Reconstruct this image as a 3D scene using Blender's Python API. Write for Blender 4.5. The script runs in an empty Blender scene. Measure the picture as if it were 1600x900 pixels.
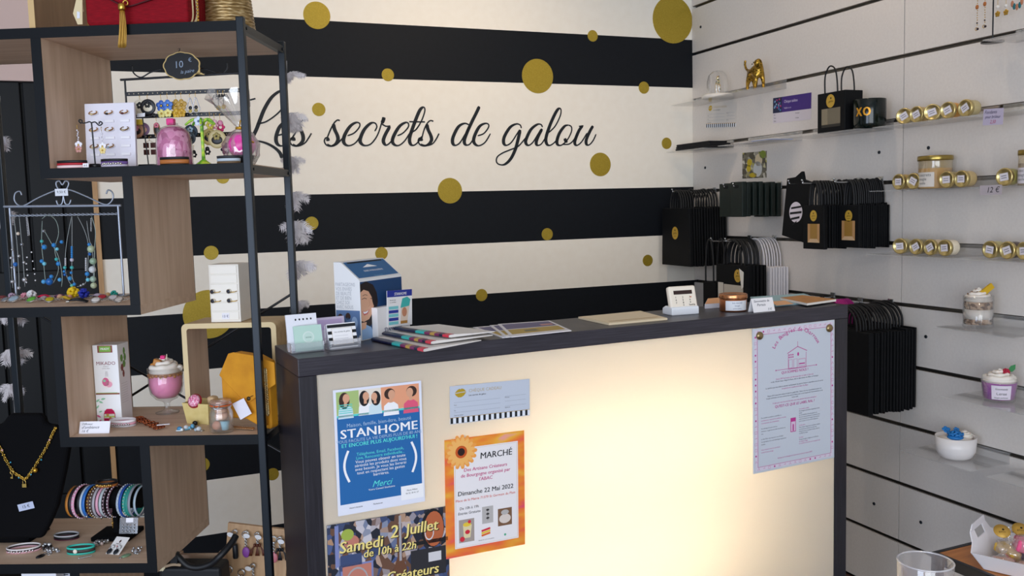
import bpy, math, random
from mathutils import Matrix, Vector
PI = math.pi
random.seed(7)
C = bpy.context.scene.collection
S = bpy.context.scene

# ------------------------------------------------------------------ camera
F_PX = 1406.7
YAW, PITCH, ROLL = math.radians(22.193), math.radians(-5.150), math.radians(-1.5585)
EYE = Vector((-2.28713, -3.43200, 1.35330))
_fw = Vector((math.sin(YAW)*math.cos(PITCH), math.cos(YAW)*math.cos(PITCH), math.sin(PITCH)))
_r0 = Vector((math.cos(YAW), -math.sin(YAW), 0)); _u0 = _r0.cross(_fw)
_ri = _r0*math.cos(ROLL) + _u0*math.sin(ROLL)
_up = -_r0*math.sin(ROLL) + _u0*math.cos(ROLL)
cam = bpy.data.cameras.new('camera'); cam.sensor_width = 36; cam.lens = F_PX/1600*36
cam.clip_start = 0.05; cam.clip_end = 50
co = bpy.data.objects.new('camera', cam); C.objects.link(co)
m = Matrix((_ri, _up, -_fw)).transposed().to_4x4(); m.translation = EYE
co.matrix_world = m
S.camera = co

# ------------------------------------------------------------------ light
w = bpy.data.worlds.new('world'); S.world = w; w.use_nodes = True
w.node_tree.nodes['Background'].inputs[0].default_value = (0.80, 0.88, 1.0, 1)
w.node_tree.nodes['Background'].inputs[1].default_value = 0.40

def area(name, loc, target, sx, sy, power, col):
    l = bpy.data.lights.new(name, 'AREA'); l.shape = 'RECTANGLE'; l.size = sx; l.size_y = sy
    l.energy = power; l.color = col
    o = bpy.data.objects.new(name, l); C.objects.link(o); o.location = loc
    o.rotation_euler = (Vector(target)-Vector(loc)).to_track_quat('-Z', 'Y').to_euler()
    return o
def spot(name, loc, target, power, col, ang=80, blend=.8, size=.05):
    l = bpy.data.lights.new(name, 'SPOT'); l.energy = power; l.color = col
    l.spot_size = math.radians(ang); l.spot_blend = blend; l.shadow_soft_size = size
    o = bpy.data.objects.new(name, l); C.objects.link(o); o.location = loc
    o.rotation_euler = (Vector(target)-Vector(loc)).to_track_quat('-Z', 'Y').to_euler()
    return o
area('shop_window_daylight', (-3.4, -6.2, 1.4), (-1.6, 0, 0.9), 3.2, 2.2, 125, (0.86, 0.93, 1.0))
area('cool_fill_light', (-4.4, -3.9, 1.15), (0, -1.6, 0.55), 1.4, 1.6, 46, (0.68, 0.79, 1.0))  # cool fill added to brighten the lower right wall, not an actual window
WARM = (1.0, 0.79, 0.58)
spot('ceiling_spot_light', (-1.15, -1.0, 2.70), (-1.0, -0.15, 1.3), 34, WARM, 100, 1)
spot('ceiling_spot_light', (-0.55, -1.3, 2.70), (0.0, -0.9, 1.6), 13, WARM, 100, 1)
spot('ceiling_spot_light', (-2.0, -0.9, 2.70), (-1.9, -0.1, 1.8), 14, WARM, 110, 1)
spot('ceiling_spot_light', (-0.8, -2.4, 2.70), (-0.3, -2.0, 0.8), 8, WARM, 100, 1)
S.view_settings.view_transform = 'Standard'; S.view_settings.look = 'None'
S.view_settings.exposure = 0.0; S.view_settings.gamma = 1.0
S.view_settings.use_curve_mapping = False

# ------------------------------------------------------------------ helpers: places
def ray(u, v):
    return _fw + _ri*((u-800)/F_PX) - _up*((v-450)/F_PX)
def on_axis(u, v, ax, val):
    d = ray(u, v); t = (val-EYE[ax])/d[ax]; return EYE + d*t
def W(u, v, off=0.0): return on_axis(u, v, 1, -off)          # back wall
def RW(u, v, off=0.0): return on_axis(u, v, 0, -off)         # right wall
def on_plane(u, v, p, n):
    d = ray(u, v); t = (Vector(p)-EYE).dot(n)/d.dot(n); return EYE + d*t
def depth(u, v, z): return EYE + ray(u, v)*z
CT = 1.07                                                     # counter top height
CL, CR = on_axis(465, 561, 2, CT), on_axis(1325, 476, 2, CT)
CYAW = math.atan2(CR.y-CL.y, CR.x-CL.x); CW = (CR-CL).length; CD = 0.214
CX = Vector((math.cos(CYAW), math.sin(CYAW), 0)); CN = Vector((-math.sin(CYAW), math.cos(CYAW), 0))
def CF(u, v, off=0.0): return on_plane(u, v, CL-CN*off, CN)   # counter front
def CTOP(u, v): return on_axis(u, v, 2, CT)
SYAW = math.radians(-25.0); SA = Vector((-2.08241, -1.52415, 0))
SX = Vector((math.cos(SYAW), math.sin(SYAW), 0)); SN = Vector((-math.sin(SYAW), math.cos(SYAW), 0))
def SH(u, v, off=0.0): return on_plane(u, v, SA+SN*off, SN)   # plane through the display shelf
def SHL(u, v, off=0.0):
    p = SH(u, v, off); return (p-SA).dot(SX), p.z
def onz(u, v, z): return on_axis(u, v, 2, z)

# ------------------------------------------------------------------ helpers: materials
def lin(c):
    c /= 255.0
    return c/12.92 if c <= 0.04045 else ((c+0.055)/1.055)**2.4
def rgb(h):
    h = h.lstrip('#'); return tuple(lin(int(h[i:i+2], 16)) for i in (0, 2, 4)) + (1,)
_M = {}
def mat(h, rough=.5, metal=0, spec=.5, trans=0, alpha=1, emit=0, coat=0, ior=1.45, subs=0):
    key = (h, rough, metal, spec, trans, alpha, emit, coat, ior, subs)
    if key in _M: return _M[key]
    m = bpy.data.materials.new('paint_'+h.strip('#')); m.use_nodes = True
    b = m.node_tree.nodes['Principled BSDF']
    b.inputs['Base Color'].default_value = rgb(h)
    b.inputs['Roughness'].default_value = rough; b.inputs['Metallic'].default_value = metal
    b.inputs['Specular IOR Level'].default_value = spec
    b.inputs['Transmission Weight'].default_value = trans; b.inputs['Alpha'].default_value = alpha
    b.inputs['IOR'].default_value = ior; b.inputs['Coat Weight'].default_value = coat
    if subs:
        b.inputs['Subsurface Weight'].default_value = subs; b.inputs['Subsurface Scale'].default_value = .01
    if emit:
        b.inputs['Emission Color'].default_value = rgb(h); b.inputs['Emission Strength'].default_value = emit
    _M[key] = m; return m
def noisy(name, stops, scale=(1, 1, 1), nscale=20, rough=.5, metal=0, detail=4, bump=0, coord='Object', kind='noise', spec=.5, distort=0):
    if name in _M: return _M[name]
    m = bpy.data.materials.new(name); m.use_nodes = True; nt = m.node_tree; b = nt.nodes['Principled BSDF']
    tc = nt.nodes.new('ShaderNodeTexCoord'); mp = nt.nodes.new('ShaderNodeMapping'); mp.inputs['Scale'].default_value = scale
    if kind == 'noise':
        n = nt.nodes.new('ShaderNodeTexNoise'); n.inputs['Scale'].default_value = nscale; n.inputs['Detail'].default_value = detail
        n.inputs['Distortion'].default_value = distort
        out = n.outputs['Fac']
    else:
        n = nt.nodes.new('ShaderNodeTexVoronoi'); n.inputs['Scale'].default_value = nscale
        sp = nt.nodes.new('ShaderNodeSeparateColor'); nt.links.new(n.outputs['Color'], sp.inputs[0]); out = sp.outputs[0]
    r = nt.nodes.new('ShaderNodeValToRGB')
    nt.links.new(tc.outputs[coord], mp.inputs[0]); nt.links.new(mp.outputs[0], n.inputs['Vector']); nt.links.new(out, r.inputs[0])
    el = r.color_ramp.elements
    el[0].position, el[0].color = stops[0][0], rgb(stops[0][1]); el[1].position, el[1].color = stops[-1][0], rgb(stops[-1][1])
    for p, h in stops[1:-1]:
        e = el.new(p); e.color = rgb(h)
    nt.links.new(r.outputs[0], b.inputs['Base Color'])
    b.inputs['Roughness'].default_value = rough; b.inputs['Metallic'].default_value = metal; b.inputs['Specular IOR Level'].default_value = spec
    if bump:
        bp = nt.nodes.new('ShaderNodeBump'); bp.inputs['Strength'].default_value = bump; bp.inputs['Distance'].default_value = .002
        nt.links.new(out, bp.inputs['Height']); nt.links.new(bp.outputs[0], b.inputs['Normal'])
    _M[name] = m; return m
def clear(name='clear_acrylic', col='#ffffff', amount=.10, gloss=.06):
    """thin clear plastic or glass: mostly see-through, a little glossy, faintly tinted"""
    if name in _M: return _M[name]
    m = bpy.data.materials.new(name); m.use_nodes = True; nt = m.node_tree; nt.nodes.clear()
    o = nt.nodes.new('ShaderNodeOutputMaterial'); t = nt.nodes.new('ShaderNodeBsdfTransparent')
    d = nt.nodes.new('ShaderNodeBsdfDiffuse'); g = nt.nodes.new('ShaderNodeBsdfGlossy')
    d.inputs[0].default_value = rgb(col); g.inputs['Roughness'].default_value = .08
    a = nt.nodes.new('ShaderNodeMixShader'); b = nt.nodes.new('ShaderNodeMixShader')
    fr = nt.nodes.new('ShaderNodeLayerWeight'); fr.inputs[0].default_value = .25
    mu = nt.nodes.new('ShaderNodeMath'); mu.operation = 'MULTIPLY_ADD'; mu.inputs[1].default_value = .5; mu.inputs[2].default_value = gloss
    nt.links.new(fr.outputs['Facing'], mu.inputs[0])
    a.inputs[0].default_value = amount
    nt.links.new(t.outputs[0], a.inputs[1]); nt.links.new(d.outputs[0], a.inputs[2])
    nt.links.new(mu.outputs[0], b.inputs[0]); nt.links.new(a.outputs[0], b.inputs[1]); nt.links.new(g.outputs[0], b.inputs[2])
    nt.links.new(b.outputs[0], o.inputs[0])
    _M[name] = m; return m
GOLD = mat('#c9a24a', .28, 1); BRASS = mat('#b58d2c', .3, 1); SILVER = mat('#c8ccd0', .25, 1); COPPER = mat('#c07a50', .3, 1)
STEEL = mat('#6f767c', .4, .7); BLACK = mat('#0b0c10', .6); INK = mat('#14171d', .7); WHITE = mat('#f2f0ee', .5); PAPER = mat('#eceaf0', .7)
BLACKMETAL = mat('#0d1016', .35); PLASTIC = clear(); GLASS = clear('clear_glass', '#f4f6f8', .035, .06)
OAK = noisy('oak_wood', [(.25, '#c0a288'), (.5, '#cdb198'), (.75, '#d8bea6')], (9, 9, .8), 6, .55, 0, 6, .05)
OAKH = noisy('oak_wood_lengthwise', [(.25, '#c0a288'), (.5, '#cdb198'), (.75, '#d8bea6')], (.8, 9, 9), 6, .55, 0, 6, .05)
EDGE = mat('#05090f', .5, 0, .22)
FRAME = mat('#0f1820', .36, .3)

# ------------------------------------------------------------------ helpers: mesh building
def T(x=0, y=0, z=0): return Matrix.Translation((x, y, z))
def RX(a): return Matrix.Rotation(a, 4, 'X')
def RY(a): return Matrix.Rotation(a, 4, 'Y')
def RZ(a): return Matrix.Rotation(a, 4, 'Z')
def SC(x, y, z): return Matrix.Diagonal((x, y, z, 1))
FACE = RX(PI/2)
def smooth_path(pts, n=6, closed=False):
    P = [Vector(p) for p in pts]; out = []; N = len(P)
    if N < 3: return P
    for i in range(N if closed else N-1):
        if closed: a, b, c, d = P[i-1], P[i], P[(i+1) % N], P[(i+2) % N]
        else: a, b, c, d = P[max(i-1, 0)], P[i], P[i+1], P[min(i+2, N-1)]
        for k in range(n):
            t = k/n
            out.append(.5*((2*b) + (c-a)*t + (2*a-5*b+4*c-d)*t*t + (3*b-a-3*c+d)*t**3))
    if not closed: out.append(P[-1])
    return out
_fc = {}
class B:
    def __init__(s): s.v = []; s.f = []; s.m = []; s.sm = []; s.mi = 0; s.M = Matrix()
    def add(s, V, F, smooth=False, M=None, mi=None):
        mm = s.M @ M if M is not None else s.M; n = len(s.v)
        flip = mm.determinant() < 0
        s.v += [mm @ Vector(p) for p in V]
        for f in F:
            f = [i+n for i in f]
            s.f.append(f[::-1] if flip else f); s.m.append(s.mi if mi is None else mi); s.sm.append(smooth)
        return s
    def box(s, a, b, M=None, mi=None):
        x0, y0, z0 = a; x1, y1, z1 = b
        return s.add([(x0,y0,z0),(x1,y0,z0),(x1,y1,z0),(x0,y1,z0),(x0,y0,z1),(x1,y0,z1),(x1,y1,z1),(x0,y1,z1)],
                     [(0,3,2,1),(4,5,6,7),(0,1,5,4),(1,2,6,5),(2,3,7,6),(3,0,4,7)], False, M, mi)
    def cbox(s, c, d, M=None, mi=None):
        return s.box([c[i]-d[i]/2 for i in range(3)], [c[i]+d[i]/2 for i in range(3)], M, mi)
    def quad(s, a, b, c, d, mi=None): return s.add([a, b, c, d], [(0,1,2,3)], False, None, mi)
    def lathe(s, prof, n=24, M=None, mi=None, smooth=True, wav=None):
        V = []; F = []
        for j, (r, z) in enumerate(prof):
            for i in range(n):
                a = 2*PI*i/n; rr = r*(wav(a, z) if wav else 1); V.append((rr*math.cos(a), rr*math.sin(a), z))
        for j in range(len(prof)-1):
            for i in range(n):
                k = (i+1) % n; F.append((j*n+i, j*n+k, (j+1)*n+k, (j+1)*n+i))
        if prof[0][0] > 1e-5: F.append(tuple(range(n))[::-1])
        if prof[-1][0] > 1e-5: F.append(tuple(range((len(prof)-1)*n, len(prof)*n)))
        return s.add(V, F, smooth, M, mi)
    def shell(s, prof, n=24, M=None, mi=None):
        """open lathe without end caps (prof goes round a wall)"""
        V = []; F = []
        for (r, z) in prof:
            for i in range(n):
                a = 2*PI*i/n; V.append((r*math.cos(a), r*math.sin(a), z))
        for j in range(len(prof)-1):
            for i in range(n):
                k = (i+1) % n; F.append((j*n+i, j*n+k, (j+1)*n+k, (j+1)*n+i))
        return s.add(V, F, True, M, mi)
    def cyl(s, a, b, r, n=12, r2=None, mi=None, M=None):
        a, b = Vector(a), Vector(b); q = (b-a).to_track_quat('Z', 'Y').to_matrix().to_4x4()
        MM = Matrix.Translation(a) @ q
        if M is not None: MM = M @ MM
        r2 = r if r2 is None else r2; L = (b-a).length; V = []
        for z, rr in ((0, r), (L, r2)):
            for i in range(n): V.append((rr*math.cos(2*PI*i/n), rr*math.sin(2*PI*i/n), z))
        F = [(i, (i+1) % n, n+(i+1) % n, n+i) for i in range(n)]
        s.add(V, F, True, MM, mi); s.add(V, [tuple(range(n))[::-1], tuple(range(n, 2*n))], False, MM, mi); return s
    def tube(s, pts, r, n=6, closed=False, sub=5, mi=None, M=None, flat=None):
        P = smooth_path(pts, sub, closed) if sub > 1 else [Vector(p) for p in pts]
        N = len(P); V = []; F = []; up = Vector((0, 0, 1))
        prev = None
        for i in range(N):
            a = P[(i-1) % N] if closed else P[max(i-1, 0)]; b = P[(i+1) % N] if closed else P[min(i+1, N-1)]
            d = (b-a)
            d = d.normalized() if d.length > 1e-9 else Vector((1, 0, 0))
            if prev is None:
                ref = up if abs(d.z) < .9 else Vector((1, 0, 0)); x = d.cross(ref).normalized()
            else:
                x = (prev - d*prev.dot(d)); x = x.normalized() if x.length > 1e-6 else d.orthogonal().normalized()
            prev = x; y = d.cross(x)
            rr = r(i/(N-1)) if callable(r) else r
            for k in range(n):
                t = 2*PI*k/n; V.append(P[i] + x*rr*math.cos(t)*(flat or 1) + y*rr*math.sin(t))
        for i in range(N if closed else N-1):
            j = (i+1) % N
            for k in range(n):
                l = (k+1) % n; F.append((i*n+k, i*n+l, j*n+l, j*n+k))
        if not closed: F += [tuple(range(n))[::-1], tuple(range((N-1)*n, N*n))]
        return s.add(V, F, True, M, mi)
    def ball(s, c, r, sc=(1, 1, 1), n=12, mi=None, M=None):
        k = max(4, n//2); prof = [(max(r*math.sin(PI*j/k), 1e-6), -r*math.cos(PI*j/k)) for j in range(k+1)]
        MM = T(*c) @ SC(*sc)
        if M is not None: MM = M @ MM
        return s.lathe(prof, n, MM, mi)
    def torus(s, R, r, n=24, k=8, M=None, mi=None, sy=1, rz=None):
        V = []; F = []
        for i in range(n):
            a = 2*PI*i/n
            for j in range(k):
                t = 2*PI*j/k; V.append(((R+r*math.cos(t))*math.cos(a), (R+r*math.cos(t))*math.sin(a)*sy, (rz or r)*math.sin(t)))
        for i in range(n):
            for j in range(k):
                F.append((i*k+j, ((i+1) % n)*k+j, ((i+1) % n)*k+(j+1) % k, i*k+(j+1) % k))
        return s.add(V, F, True, M, mi)
    def prism(s, poly, z0, z1, M=None, mi=None, smooth=False):
        n = len(poly); ar = sum(poly[i][0]*poly[(i+1) % n][1]-poly[(i+1) % n][0]*poly[i][1] for i in range(n))
        if ar < 0: poly = poly[::-1]
        V = [(x, y, z0) for x, y in poly] + [(x, y, z1) for x, y in poly]
        return s.add(V, [tuple(range(n))[::-1], tuple(range(n, 2*n))] + [(i, (i+1) % n, n+(i+1) % n, n+i) for i in range(n)], smooth, M, mi)
    def flat(s, poly, z, M=None, mi=None):
        n = len(poly); ar = sum(poly[i][0]*poly[(i+1) % n][1]-poly[(i+1) % n][0]*poly[i][1] for i in range(n))
        if ar < 0: poly = poly[::-1]
        return s.add([(x, y, z) for x, y in poly], [tuple(range(n))], False, M, mi)
    def rect(s, x0, y0, x1, y1, z, mi=None, M=None): return s.flat([(x0, y0), (x1, y0), (x1, y1), (x0, y1)], z, M, mi)
    def ell(s, cx, cy, rx, ry, z, mi=None, M=None, n=20): return s.flat([(cx+rx*math.cos(2*PI*i/n), cy+ry*math.sin(2*PI*i/n)) for i in range(n)], z, M, mi)
    def line(s, pts, wd, z, mi=None, M=None, closed=False):
        P = [Vector((p[0], p[1])) for p in pts]; N = len(P); V = []
        for i in range(N):
            a = P[(i-1) % N] if closed or i else P[i]; b = P[(i+1) % N] if closed or i < N-1 else P[i]
            d = (b-a).normalized() if (b-a).length > 1e-9 else Vector((1, 0)); q = Vector((-d.y, d.x))
            ww = wd[i] if isinstance(wd, (list, tuple)) else wd
            V += [(*(P[i]+q*ww/2), z), (*(P[i]-q*ww/2), z)]
        F = [(2*i+1, 2*((i+1) % N)+1, 2*((i+1) % N), 2*i) for i in range(N if closed else N-1)]
        return s.add(V, F, False, M, mi)
    def txt(s, t, size, x, y, z=0.0004, mi=None, al='CENTER', M=None, shear=0, bold=0, sx=1, sp=1, rot=0):
        key = (t, al, shear, sp)
        if key not in _fc:
            cu = bpy.data.curves.new('glyphs', 'FONT'); cu.body = t; cu.size = 1; cu.align_x = al; cu.shear = shear
            cu.space_character = sp; cu.resolution_u = 2
            o = bpy.data.objects.new('glyphs', cu); C.objects.link(o)
            dg = bpy.context.evaluated_depsgraph_get(); me = o.evaluated_get(dg).to_mesh()
            _fc[key] = ([tuple(p.co) for p in me.vertices], [tuple(p.vertices) for p in me.polygons])
            o.evaluated_get(dg).to_mesh_clear(); bpy.data.objects.remove(o); bpy.data.curves.remove(cu)
        V, Fc = _fc[key]
        for i, dx in enumerate((0,) if bold <= .005 else (-bold, bold)):    # heavier letters: struck twice side by side
            MM = T(x, y, z+.00002*i) @ RZ(rot) @ T(dx*size, 0, 0) @ SC(size*sx, size, 1)
            if M is not None: MM = M @ MM
            s.add(V, Fc, False, MM, mi)
        return s
    def obj(s, name, mats, parent=None, loc=None, rot=None, bevel=0, segs=2, label=None):
        me = bpy.data.meshes.new(name); me.from_pydata([tuple(p) for p in s.v], [], s.f)
        if not isinstance(mats, (list, tuple)): mats = [mats]
        for mm in mats: me.materials.append(mm)
        me.polygons.foreach_set('material_index', s.m); me.polygons.foreach_set('use_smooth', s.sm); me.update()
        o = bpy.data.objects.new(name, me); C.objects.link(o)
        if parent is not None: o.parent = parent
        if loc is not None: o.location = loc
        if rot is not None: o.rotation_euler = rot
        if bevel:
            bm = o.modifiers.new('bevel', 'BEVEL'); bm.width = bevel; bm.segments = segs; bm.limit_method = 'ANGLE'; bm.angle_limit = .6
        if label: o['label'] = label
        return o
def tag(o, label, cat, group=None, kind=None):
    o['label'] = label; o['category'] = cat
    if group: o['group'] = group
    if kind: o['kind'] = kind
    return o
def thing(name, label, cat, loc=(0, 0, 0), rot=0, group=None):
    o = bpy.data.objects.new(name, None); C.objects.link(o); o.empty_display_size = .05
    o.location = loc; o.rotation_euler = rot if isinstance(rot, (tuple, list)) else (0, 0, rot)
    return tag(o, label, cat, group)
def dup(root, loc=None, rot=None, label=None):
    r = root.copy(); C.objects.link(r)
    if loc is not None: r.location = loc
    if rot is not None: r.rotation_euler = rot if isinstance(rot, (tuple, list)) else (0, 0, rot)
    if label: r['label'] = label
    for ch in list(root.children):
        c = ch.copy(); C.objects.link(c); c.parent = r
        for g in list(ch.children):
            d = g.copy(); C.objects.link(d); d.parent = c
    return r

# ================================================================== the setting
WALLW = noisy('cream_wall_paint', [(.3, '#efe9dd'), (.7, '#f2ede2')], (1, 1, 1), 30, .75)
NAVY = noisy('dark_stripe_paint', [(.3, '#070c13'), (.7, '#0a1018')], (1, 1, 1), 60, .6, spec=.25)
ZB = [2.0626+.0, 1.8554, 1.4201, 1.2092, 1.0025, .7934, .587, .3813, .1748]
xt = W(159, 420).x                                            # the door casing stands here
b = B()
edges = [2.9] + ZB + [0]
for i in range(len(edges)-1):
    b.box((xt, 0, edges[i+1]), (0.1, .1, edges[i]), mi=i % 2)
tag(b.obj('wall_back', [WALLW, NAVY]), 'cream wall with broad dark horizontal stripes behind the counter', 'wall', kind='structure')
xd0 = xt-1.15; zdt = W(20, 126).z
PINK = mat('#c9b2ac', .8)
b = B(); b.box((xd0-1.6, 0, zdt), (xt, .1, 2.9)).box((xd0-1.6, 0, 0), (xd0, .1, zdt))
tag(b.obj('wall_left', PINK), 'dusty pink wall over the dark door at the left', 'wall', kind='structure')
d = thing('door_1', 'dark navy plank door at the left behind the display shelf', 'door'); d['kind'] = 'structure'
b = B(); n = 11; ww = (xt-xd0)/n
for i in range(n): b.box((xd0+i*ww+.004, .012, 0), (xd0+(i+1)*ww-.004, .05, zdt-.002))
b.box((xd0, .03, 0), (xt, .055, zdt-.002))
b.obj('door_panel', mat('#05080d', .5, spec=.25), d, bevel=.003)
b = B()
for z in (1.13, .35): b.box((xd0+.06, -.004, z-.05), (xt-.012, .012, z+.05))
b.obj('door_rail', mat('#05080d', .5, spec=.25), d, bevel=.003)
b = B(); b.box((xt-.012, -.016, 0), (xt+.004, .02, 2.15))
tag(b.obj('trim_1', noisy('casing_wood', [(.3, '#a97f52'), (.7, '#c39a68')], (8, 8, 1), 8, .5)), 'slim wooden casing beside the dark door', 'trim', kind='structure')
b = B(); b.box((-4.5, -6.5, -.1), (.1, .1, 0))
tag(b.obj('floor', noisy('floor_boards', [(.3, '#3a2019'), (.7, '#4a2b22')], (1, 9, 1), 5, .4, 0, 5)), 'reddish brown floor', 'floor', kind='structure')
b = B(); b.box((-4.5, -4.6, 2.75), (.1, .1, 2.85))
tag(b.obj('ceiling', mat('#efe9e0', .9)), 'white ceiling above the shop', 'ceiling', kind='structure')
# right wall: slatted panels with a rail between boards
SLAT = noisy('slat_board_white', [(.3, '#d6cfc9'), (.7, '#dbd5cf')], (1, 3, 3), 40, .55)
seam = [-6.0, -3.5985, -2.3985, -1.1985, .0]
b = B()
for i in range(len(seam)-1):
    for k in range(-3, 12):
        z1 = 1.2+.2*(5-k); z0 = z1-.2
        b.box((0, seam[i]+.002, max(z0+.0065, 0)), (.03, seam[i+1]-.002, z1-.0065))
b.box((.028, -6, 0), (.06, .1, 2.9), mi=1)
tag(b.obj('wall_right', [SLAT, mat('#37312e', .8)]), 'off-white slatted display wall at the right', 'wall', kind='structure')
rail = B(); rail.box((.006, -6, -.0065), (.03, .0, -.0045)).box((.006, -6, .0045), (.03, .0, .0065)).box((.022, -6, -.0065), (.03, 0, .0065))
railo = None
for k in range(0, 11):
    z = 1.2+.2*(5-k)
    if railo is None: railo = rail.obj('trim_2', mat('#77726c', .3, .85)); o = railo
    else: o = railo.copy(); C.objects.link(o); o.name = 'trim_%d' % (k+2)
    o.location = (0, 0, z); tag(o, 'dark metal rail set in the slatted wall', 'trim', 'slat wall rails', 'structure')
# screw caps on the slatted wall
for i, (u, v) in enumerate([(1095, 42), (1102, 262), (1374, 238), (1451, 231), (1447, 526), (1366, 787), (1439, 816)]):
    p = RW(u, v); b = B(); b.lathe([(.0055, 0), (.0055, .002), (.004, .0035), (.0005, .0035)], 14, RY(-PI/2))
    tag(b.obj('screw_cap', mat('#2a3038', .3, .6), loc=p), ['small screw near the top corner of the slatted wall', 'small screw above the hanging black bags by the corner', 'small screw left of the panel seam above the bags',
        'small screw above the big amber jar candle', 'small screw right of the large black bags', 'screw low on the slatted wall left of the seam', 'screw low on the slatted wall right of the seam'][i], 'screw', 'screws in the slatted wall')

# ================================================================== golden dots on the back wall
DOTM = noisy('gold_sticker', [(.3, '#a8902c'), (.7, '#b79e38')], (1, 1, 1), 200, .38, .45)
dots = [(495, 24, 43, 'gold dot on the cream band right of the gold basket'), (606, 117, 20, 'small gold dot on the dark band edge above the word secrets'),
 (498, 171, 21, 'pale gold dot just above the first letters of the wall writing'), (840, 119, 54, 'big gold dot on the band edge above the word galou'),
 (926, 56, 18, 'small gold dot on the top dark band right of the big dot'), (1051, 31, 74, 'largest gold dot near the ceiling by the corner'),
 (1006, 137, 19, 'small gold dot on the top band near the right corner'), (1041.5, 224, 18, 'small gold dot right of the word galou'),
 (938, 257, 37, 'medium gold dot below the last letters of galou'), (703, 298, 40, 'medium gold dot on the middle band below the word de'),
 (348, 277, 20, 'small gold dot just under the second shelf'), (487, 349, 21, 'small gold dot on the dark band right of the shelf post'),
 (855, 366, 19, 'small gold dot on the lower edge of the middle dark band'), (596, 396, 20, 'gold dot peeking above the ballot box'),
 (330, 395, 22, 'gold dot above the white jewellery chest'), (752.5, 461, 19, 'small gold dot on the dark band above the flyers'),
 (1012, 407, 18, 'small gold dot left of the hanging bags in the corner'), (326, 491, 76, 'large gold dot behind the white jewellery chest'),
 (316, 726, 22, 'gold dot beside the lower wooden panel of the shelf'), (426, 741, 19, 'gold dot beside the shelf post near the counter'), (200, 682, 18, 'gold dot hidden behind the fourth shelf edge')]
for u, v, dpx, lb in dots:
    p = W(u, v); r = (W(u, v-dpx/2)-W(u, v+dpx/2)).length/2
    b = B(); b.lathe([(r, 0), (r, .0006), (r-.0004, .0009), (.0005, .0009)], 40, smooth=False)
    tag(b.obj('gold_dot_sticker', DOTM, loc=p, rot=(PI/2, 0, 0)), lb, 'wall sticker', 'gold dots on the striped wall')

# wall lettering drawn with a broad pen
def pen(strokes, org, zf, thick, thin, fn=W, base=None):
    b = B()
    for st in strokes:
        if st[0] == 'T': th, tn, st = thick, thick*.8, st[1:]
        elif st[0] == 't': th, tn, st = thin, thin, st[1:]
        else: th, tn = thick, thin
        px = smooth_path([(x, y, 0) for x, y in st], 7)
        pts = [fn(org[0]+p.x/zf, org[1]+p.y/zf) for p in px]
        N = len(px); wd = []
        for i in range(N):
            d = px[min(i+1, N-1)]-px[max(i-1, 0)]; L = max(d.length, 1e-6); k = max(0, d.y/L)
            wd.append(tn+(th-tn)*k**1.1)
        for _ in range(3): wd = [(wd[max(i-1, 0)]+wd[i]*2+wd[min(i+1, N-1)])/4 for i in range(N)]
        if th != tn:
            for i in (0, 1): wd[i] *= .6+.2*i; wd[-1-i] *= .6+.2*i
        q = [(p.x-base.x, p.z-base.z) for p in pts]
        V = []
        for i in range(N):
            a, c = Vector(q[max(i-1, 0)]), Vector(q[min(i+1, N-1)]); d = (c-a); d = d.normalized() if d.length > 1e-9 else Vector((1, 0)); nn = Vector((-d.y, d.x))*wd[i]/2
            p = Vector(q[i]); V += [(*(p+nn), .0), (*(p-nn), .0), (*(p+nn), .0009), (*(p-nn), .0009)]
        Fc = []
        for i in range(N-1):
            o = 4*i; Fc += [(o+3, o+7, o+6, o+2), (o+2, o+6, o+4, o), (o+1, o+5, o+7, o+3)]
        b.add(V, Fc)
    return b
D = 1538
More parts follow.
